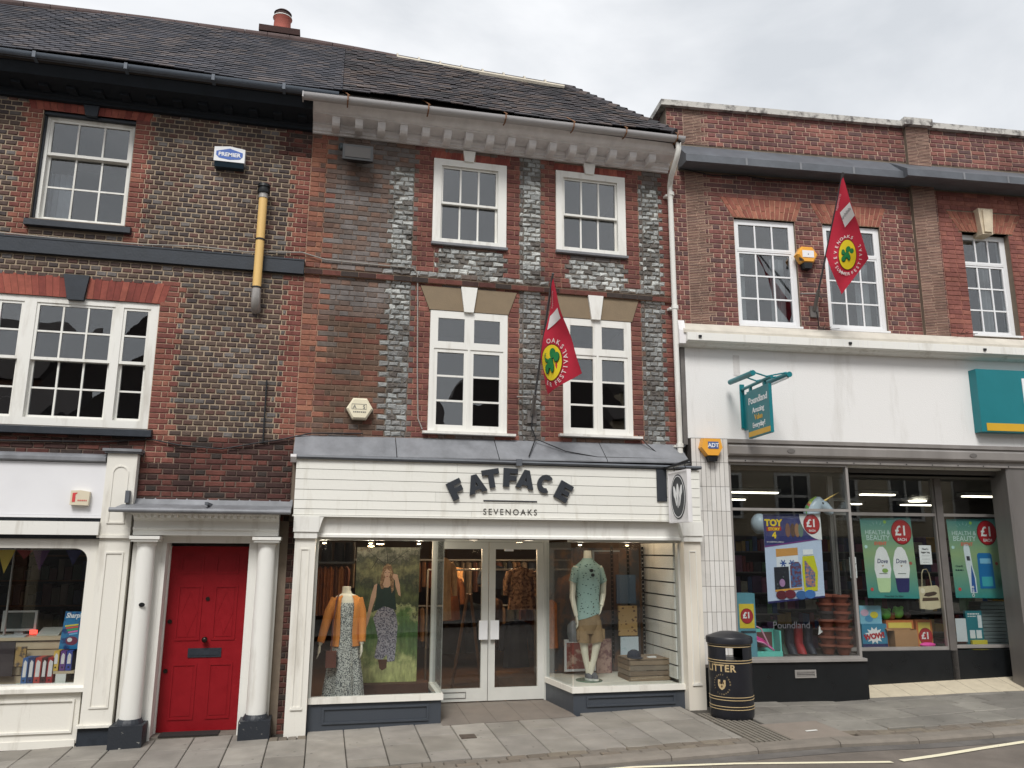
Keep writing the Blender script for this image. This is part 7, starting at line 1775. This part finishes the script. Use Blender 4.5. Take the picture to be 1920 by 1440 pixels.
# ---- festival flags on angled poles
flag_red = mat('red_flag_cloth', srgb(198, 46, 68), .85, .12, 6, .2, 120); flag_y = ink((232, 206, 40)); flag_g = ink((26, 120, 62)); flag_gd = ink((20, 50, 40))
def flag(T, n, e1, e2, P, B, Rr, base, cen, ax, lab4, labt, words, label, skew, extra=None, lsize=.075):
    T, n, e1, e2 = map(Vector, (T, n, e1, e2))
    def S(u, v, d=0.0):
        w = .030 * math.sin(9 * u + 2.6 * v + 1) + .014 * math.sin(13 * u - 4 * v) + .010 * math.sin(11 * v - 5 * u)
        w *= min(1.0, (abs(u) + abs(v)) * 3)
        return tuple(T + e1 * u + e2 * v + n * (w + d))
    t = thing('flag', label, 'flag', base, 'festival flags on angled poles')
    N = 16; m = MB(); A = [(0, 0), P, B, Rr]
    for sgn in (0, -.004):
        vs = []
        for i in range(N + 1):
            for k in range(N + 1):
                a, b = i / N, k / N
                u = a * (1 - b) * P[0] + a * b * B[0] + (1 - a) * b * Rr[0]; v = a * (1 - b) * P[1] + a * b * B[1] + (1 - a) * b * Rr[1]
                vs.append(S(u, v, sgn))
        m.add(vs, [(i * (N + 1) + k, i * (N + 1) + k + 1, (i + 1) * (N + 1) + k + 1, (i + 1) * (N + 1) + k) for i in range(N) for k in range(N)])
    m.build('flag_cloth', flag_red, t, smooth=True)
    tip = Vector(S(0, 0)); bs_ = Vector(base)
    MB().vtube([bs_ + (bs_ - tip) * .02, tip + (tip - bs_) * .02], .014, 8).build('flag_pole', mat('grey_flag_pole', srgb(84, 84, 86), .5, .1), t, smooth=True)
    MB().vtube([bs_ - (bs_ - tip) * .0, bs_ + (tip - bs_) * .16], .026, 10).box(bs_.x - .06, bs_.x + .06, -.03, .0, bs_.z - .1, bs_.z + .06).vtube([(bs_.x - .2, -.05, bs_.z + .22), (bs_.x, -.15, bs_.z + .20), (bs_.x + .12, -.03, bs_.z + .18)], .012, 6).build('pole_bracket', steel_dark, t)
    F = lambda cx, cv: (lambda u, v, d=0.0: S(cx + u + skew * v, cv + v, .006 + d))
    el = disc_pts(0, 0, ax[0], ax[1], 30); elo = disc_pts(0, 0, ax[0] * 1.06, ax[1] * 1.05, 30)
    def fan(pts, fn, nm, mt_): flat_geo([(0, 0)] + pts, [(0, 1 + i, 1 + (i + 1) % len(pts)) for i in range(len(pts))], fn).build(nm, mt_, t)
    def up(fn, dd): return lambda u, v, d=0.0: fn(u, v, dd)
    f0 = F(*cen)
    fan(elo, f0, 'emblem_rim', ink((110, 40, 24))); fan(el, up(f0, .002), 'emblem_disc', flag_y)
    for k, (cx, cv, rx, rz) in enumerate(((.02, .09, .035, .05), (.07, .05, .032, .045), (-.06, .06, .025, .045), (-.01, 0, .04, .05), (-.06, -.05, .03, .045), (.02, -.04, .022, .05))):
        s_ = ax[0] / .13
        fan(disc_pts(0, 0, rx * s_ * 1.15, rz * s_ * 1.1, 12), (lambda u, v, d=0.0, cx=cx, cv=cv, k=k: f0(u + cx * s_, v + cv * s_ - .008, .004 + k * .0004)), 'tree_print', flag_gd)
        fan(disc_pts(0, 0, rx * s_, rz * s_, 12), (lambda u, v, d=0.0, cx=cx, cv=cv, k=k: f0(u + cx * s_, v + cv * s_, .0072 + k * .0004)), 'tree_print', flag_g)
    for s_, a0, a1, flip in words:
        for i, c in enumerate(s_):
            if c == ' ': continue
            a = rad(a0 + (a1 - a0) * i / max(1, len(s_) - 1))
            vs, fs = text_geo(c, lsize, .001)
            rx, rz = ax[0] + .05, ax[1] + .05
            px, pz = rx * math.cos(a), rz * math.sin(a)
            r_ = a - math.pi / 2 if not flip else a + math.pi / 2
            cc, ss = math.cos(r_), math.sin(r_)
            flat_geo(vs, fs, (lambda u, v, d=0.0, px=px, pz=pz, cc=cc, ss=ss: f0(px + u * cc - (v - .025) * ss, pz + u * ss + (v - .025) * cc, .003))).build('flag_lettering', ink((240, 226, 224)), t)
    q = lab4
    gp_ = [tuple(q[0][k] * (1 - a) * (1 - b) + q[1][k] * a * (1 - b) + q[2][k] * a * b + q[3][k] * (1 - a) * b for k in (0, 1)) for a in [i / 8 for i in range(9)] for b in [j / 8 for j in range(9)]]
    flat_geo(gp_, [(i * 9 + j, i * 9 + j + 1, i * 9 + j + 10, i * 9 + j + 9) for i in range(8) for j in range(8)], lambda u, v, d=0.0: S(u, v, .006)).build('sponsor_patch', ink((236, 232, 232)), t)
    if labt:
        vs, fs = text_geo(labt[0], labt[1], .0)
        cc, ss = math.cos(labt[4]), math.sin(labt[4])
        flat_geo(vs, fs, lambda u, v, d=0.0: S(labt[2] + u * cc - v * ss, labt[3] + u * ss + v * cc, .010)).build('patch_lettering', ink((90, 90, 96)), t)
    if extra:
        for s_, h, cx, cv, ro in extra:
            vs, fs = text_geo(s_, h, .0); cc, ss = math.cos(ro), math.sin(ro)
            flat_geo(vs, fs, lambda u, v, d=0.0, cx=cx, cv=cv, cc=cc, ss=ss: S(cx + u * cc - v * ss, cv + u * ss + v * cc, .008)).build('flag_lettering', ink((226, 190, 196)), t)
    return t
flag((2.408, -1.2, 5.021), (-.8039, -.4973, -.3264), (.5261, -.8504, 0), (-.2776, -.1717, .9452), (-.45, -.878), (-.501, -1.327), (.064, -1.159), (2.47, -.03, 3.60),
     (-.29, -.965), (.155, .205), [(-.264, -.581), (-.008, -.488), (-.013, -.364), (-.194, -.432)], None,
     [('OAKS', 96, 38, False), ('FESTIVAL', -72, 22, True), ('ER', -118, -100, True)], 'red festival flag hanging over the lower middle windows', .14, [('Supported by', .04, -.08, -.26, 1.15)])
XF = Matrix.Translation((4.5, 0, 0)) @ Matrix.Rotation(rad(-4.5), 4, 'Z')
flag((1.819, -1.2, 6.658), (-.6118, -.6943, -.3791), (.7503, -.6611, 0), (-.2506, -.2844, .9254), (-.34, -.972), (-.219, -1.505), (.157, -1.105), (1.97, -.03, 5.22),
     (-.083, -1.01), (.10, .19), [(-.098, -.461), (-.066, -.659), (.074, -.533), (.042, -.354)], ('archilab', .055, -.015, -.50, .75),
     [('SEVENOAKS', 200, 62, False), ('SUMMER', 212, 268, True), ('FESTIVAL', 284, 380, True)], 'red festival flag in front of the right hand brick windows', .06, [('supported by', .04, -.09, -.33, 1.2)], lsize=.052)
for (u, z) in ((2.02, 4.93), (4.1, 4.96)):
    t = MB()
    for k in range(5): t.vtube([(u, -.12, z - .01), (u + (k - 2) * .10, -.2 + .03 * (k % 2), z + .05 - abs(k - 2) * .03)], .004, 4)
    t.build('bird_spikes', iron_black, None, base=(u, -.1, z), label=['thin wire bird spikes on the ledge below the right hand flag', 'thin wire bird spikes on the ledge near the last window'][u > 3], cat='bird spikes', group='bird spikes')
t = MB().vtube([(.1, -.02, 7.20), (.6, -.03, 7.12), (1.1, -.03, 7.16), (1.35, -.03, 7.12), (2.2, -.03, 7.15), (3.5, -.09, 7.12)], .008, 5).build('cable', black_cable, None, base=(.1, 0, 7.2), label='black cable sagging under the lead cornice', cat='cable')
t = MB().vtube([(2.0, -.04, 5.2), (2.02, -.03, 5.0), (1.98, -.12, 4.95)], .006, 5).build('cable', black_cable, None, base=(2, 0, 5), label='short black cable below the right hand flag bracket', cat='cable')
XF = Matrix.Identity(4)
# ---- cables on the left and middle facades
def cable(pts, r, mt_, lab): MB().vtube(pts, r, 6).build('cable', mt_, None, base=pts[0], smooth=True, label=lab, cat='cable')
cable([(-4.2, -.02, 3.07), (-3.4, -.03, 3.07), (-3.0, -.03, 3.077), (-2.42, -.03, 3.088), (-1.93, -.03, 3.135), (-1.64, -.03, 3.08), (-1.17, -.03, 3.05), (-.83, -.03, 3.125), (-.5, -.03, 3.19), (-.2, -.03, 3.27), (.4, -.03, 3.29)], .008, black_cable, 'black cable running below the big sash window')
cable([(-4.2, -.03, 5.42), (-3.17, -.03, 5.402), (-2.23, -.03, 5.413), (-1.65, -.03, 5.447), (-1.04, -.03, 5.43), (-.43, -.03, 5.483), (-.15, -.03, 5.416), (.28, -.02, 5.409), (.93, -.02, 5.405), (.985, -.02, 5.34), (1.0, -.02, 4.9), (1.02, -.02, 4.1), (1.045, -.02, 3.5), (1.10, -.02, 3.37)], .008, grey_cable, 'thin pale cable along the black band and down beside the middle window')
cable([(2.50, -.08, 3.80), (2.47, -.06, 3.6), (2.455, -.05, 3.44), (2.51, -.06, 3.31), (2.36, -.31, 3.05)], .008, black_cable, 'black cable dropping from the middle flag bracket')
cable([(2.50, -.07, 3.30), (2.85, -.2, 3.14), (3.25, -.25, 3.075), (4.2, -.25, 3.08)], .007, black_cable, 'black cable lying along the lead flashing')
cable([(3.87, -.05, 3.40), (3.97, -.1, 3.27), (4.13, -.15, 3.13), (4.39, -.15, 3.11)], .007, black_cable, 'black cable curling from window sill to downpipe foot')
cable([(-.735, -.03, 3.87), (-.73, -.03, 3.14)], .01, iron_black, 'short upright black cable low on the dark brick')

# ---- litter bin
bx, by = 4.645, -.74; bz = gz(bx, by)
t = thing('litter_bin', 'black cylindrical litter bin with gold bands and lettering on the pavement', 'litter bin', (bx, by, bz))
binm = mat('black_bin_plastic', srgb(30, 31, 37), .4, .15, 6, .05, 60)
toC_ = math.atan2(CAM_POS.y - by, CAM_POS.x - bx)
m = MB(); n = 48; R_ = .245
def ringp(r, z): return [(bx + r * math.cos(2 * math.pi * k / n), by + r * math.sin(2 * math.pi * k / n), bz + z) for k in range(n)]
m.loft([ringp(.235, 0), ringp(.24, .02), ringp(R_, .05), ringp(R_, .62)], 0, True)
m.loft([ringp(R_, .765), ringp(R_ + .003, .80)], 0, False)
for k in range(n):
    a = 2 * math.pi * (k + .5) / n
    da = (a - toC_ - .25 + math.pi) % (2 * math.pi) - math.pi; db = (da + math.pi + math.pi) % (2 * math.pi) - math.pi
    if abs(da) < .42 or abs(db) < .42: continue
    p, q = ringp(R_, .62), ringp(R_, .765); j = (k + 1) % n
    m.add([p[k], p[j], q[j], q[k]], [(0, 1, 2, 3)])
m.build('bin_body', binm, t, smooth=True)
MB().loft([ringp(r, z) for r, z in ((.25, .80), (.262, .805), (.264, .86), (.255, .875), (.22, .885), (.17, .905), (.10, .925), (.03, .932))], 0, True).build('bin_lid', binm, t, smooth=True)
for z in (.205, .235, .105, .135, .60, .628, .775, .80):
    MB().loft([ringp(R_ + .001, z - .004), ringp(R_ + .005, z - .0025), ringp(R_ + .005, z + .0025), ringp(R_ + .001, z + .004)], 0, False).build('gold_band', gold, t, smooth=True)
for s_, z, h, a0 in (('LITTER', .51, .105, -.48),):
    vs, fs = text_geo(s_, h, .003, 1.12)
    def wrap(u, v, d=0.0):
        a = toC_ + a0 + u / R_
        return (bx + (R_ + .003) * math.cos(a), by + (R_ + .003) * math.sin(a), bz + z + v)
    flat_geo(vs, fs, wrap).build('bin_lettering', gold, t)
def cwrap(u, v, d=0.0):
    a = toC_ - .42 + u / R_
    return (bx + (R_ + .003 + d) * math.cos(a), by + (R_ + .003 + d) * math.sin(a), bz + .37 + v)
sh_ = [(-.045, .05), (.045, .05), (.045, -.01), (.03, -.04), (0, -.06), (-.03, -.04), (-.045, -.01)]
flat_geo(sh_, [tuple(range(7))], cwrap).build('crest_shield', gold, t)
for cx, cz in ((-.018, .018), (.018, .018), (0, -.02)):
    flat_geo(disc_pts(cx, cz, .011, .013, 8), [tuple(range(8))], lambda u, v, d=0: cwrap(u, v, .001)).build('crest_charge', ink((96, 76, 50)), t)
for k, c in enumerate('SEVENOAKS TOWN COUNCIL '):
    if c == ' ': continue
    vs, fs = text_geo(c, .022, 0); a = rad(205 - 360 * k / 23)
    cc, ss = math.cos(a - math.pi / 2), math.sin(a - math.pi / 2)
    flat_geo(vs, fs, lambda u, v, d=0, a=a, cc=cc, ss=ss: cwrap(.088 * math.cos(a) + u * cc - v * ss, .098 * math.sin(a) + u * ss + v * cc)).build('crest_lettering', gold, t)

# ================================================================ HOUSES ACROSS THE STREET (seen mirrored in the panes)
def opposite(x0, x1, y, h, rh, wallm, label, nwin, seed, gable=False):
    t = thing('town_house', label, 'house', ((x0 + x1) / 2, y, 0), 'houses across the street')
    MB().box(x0, x1, y - 6, y, -.3, h).build('house_wall', wallm, t)
    rm = mat('far_dark_tiles', srgb(70, 62, 60), .9, .2, 4)
    if gable:
        xm = (x0 + x1) / 2
        MB().prism([(x0 - .2, h + .01), (x1 + .2, h + .01), (xm, h + rh)], y - 6, y + .25).build('house_roof', rm, t)
    else:
        MB().ex([(y + .3, h + .01), (y - 3, h + rh), (y - 6.2, h + .01)], x0, x1).build('house_roof', rm, t)
    wpitch = (x1 - x0) / nwin
    for i in range(nwin):
        for z0 in (2.9, 5.0):
            if z0 + 1.3 > h: continue
            xc = x0 + wpitch * (i + .5)
            w = MB()
            for a, b_, c, d in rects_minus(xc - .55, xc + .55, z0, z0 + 1.35, [(xc - .46, xc - .03, z0 + .08, z0 + .62), (xc + .03, xc + .46, z0 + .08, z0 + .62), (xc - .46, xc - .03, z0 + .7, z0 + 1.27), (xc + .03, xc + .46, z0 + .7, z0 + 1.27)]): w.box(a, b_, y + .001, y + .06, c, d)
            wo = w.build('house_window', white_paint, t)
            MB().box(xc - .5, xc + .5, y + .002, y + .02, z0 + .03, z0 + 1.3).build('window_glass', mat('far_dark_glass', srgb(40, 44, 48), .1, .1), wo)
    MB().box(x0 + .3, x1 - .3, y + .001, y + .15, .2, 2.4).build('house_shopfront', mat('far_shopfront', srgb(88, 84, 82), .5, .3, 2), t)
far_cream = mat('far_cream_render', srgb(186, 172, 148), .9, .08, 2); far_brick = mat('far_brown_brick', srgb(128, 96, 80), .9, .15, 6)
opposite(-13, -7.2, -13.2, 5.6, 2.2, far_brick, 'brick house across the street mirrored in the leftmost panes', 3, 1)
opposite(-7.1, -2.6, -13.0, 5.2, 2.6, far_cream, 'gabled cream house across the street mirrored in the big sash window', 2, 2, True)
opposite(-2.5, 3.2, -13.4, 5.0, 2.6, far_brick, 'brick house across the street mirrored in the clothes shop panes', 3, 3)
opposite(3.3, 8.4, -13.0, 5.4, 3.0, far_brick, 'gabled brick house across the street mirrored in the middle casements', 2, 4, True)
opposite(8.5, 21.0, -13.4, 6.2, 2.0, far_cream, 'cream rendered house across the street mirrored in the discount shop glass', 6, 5)
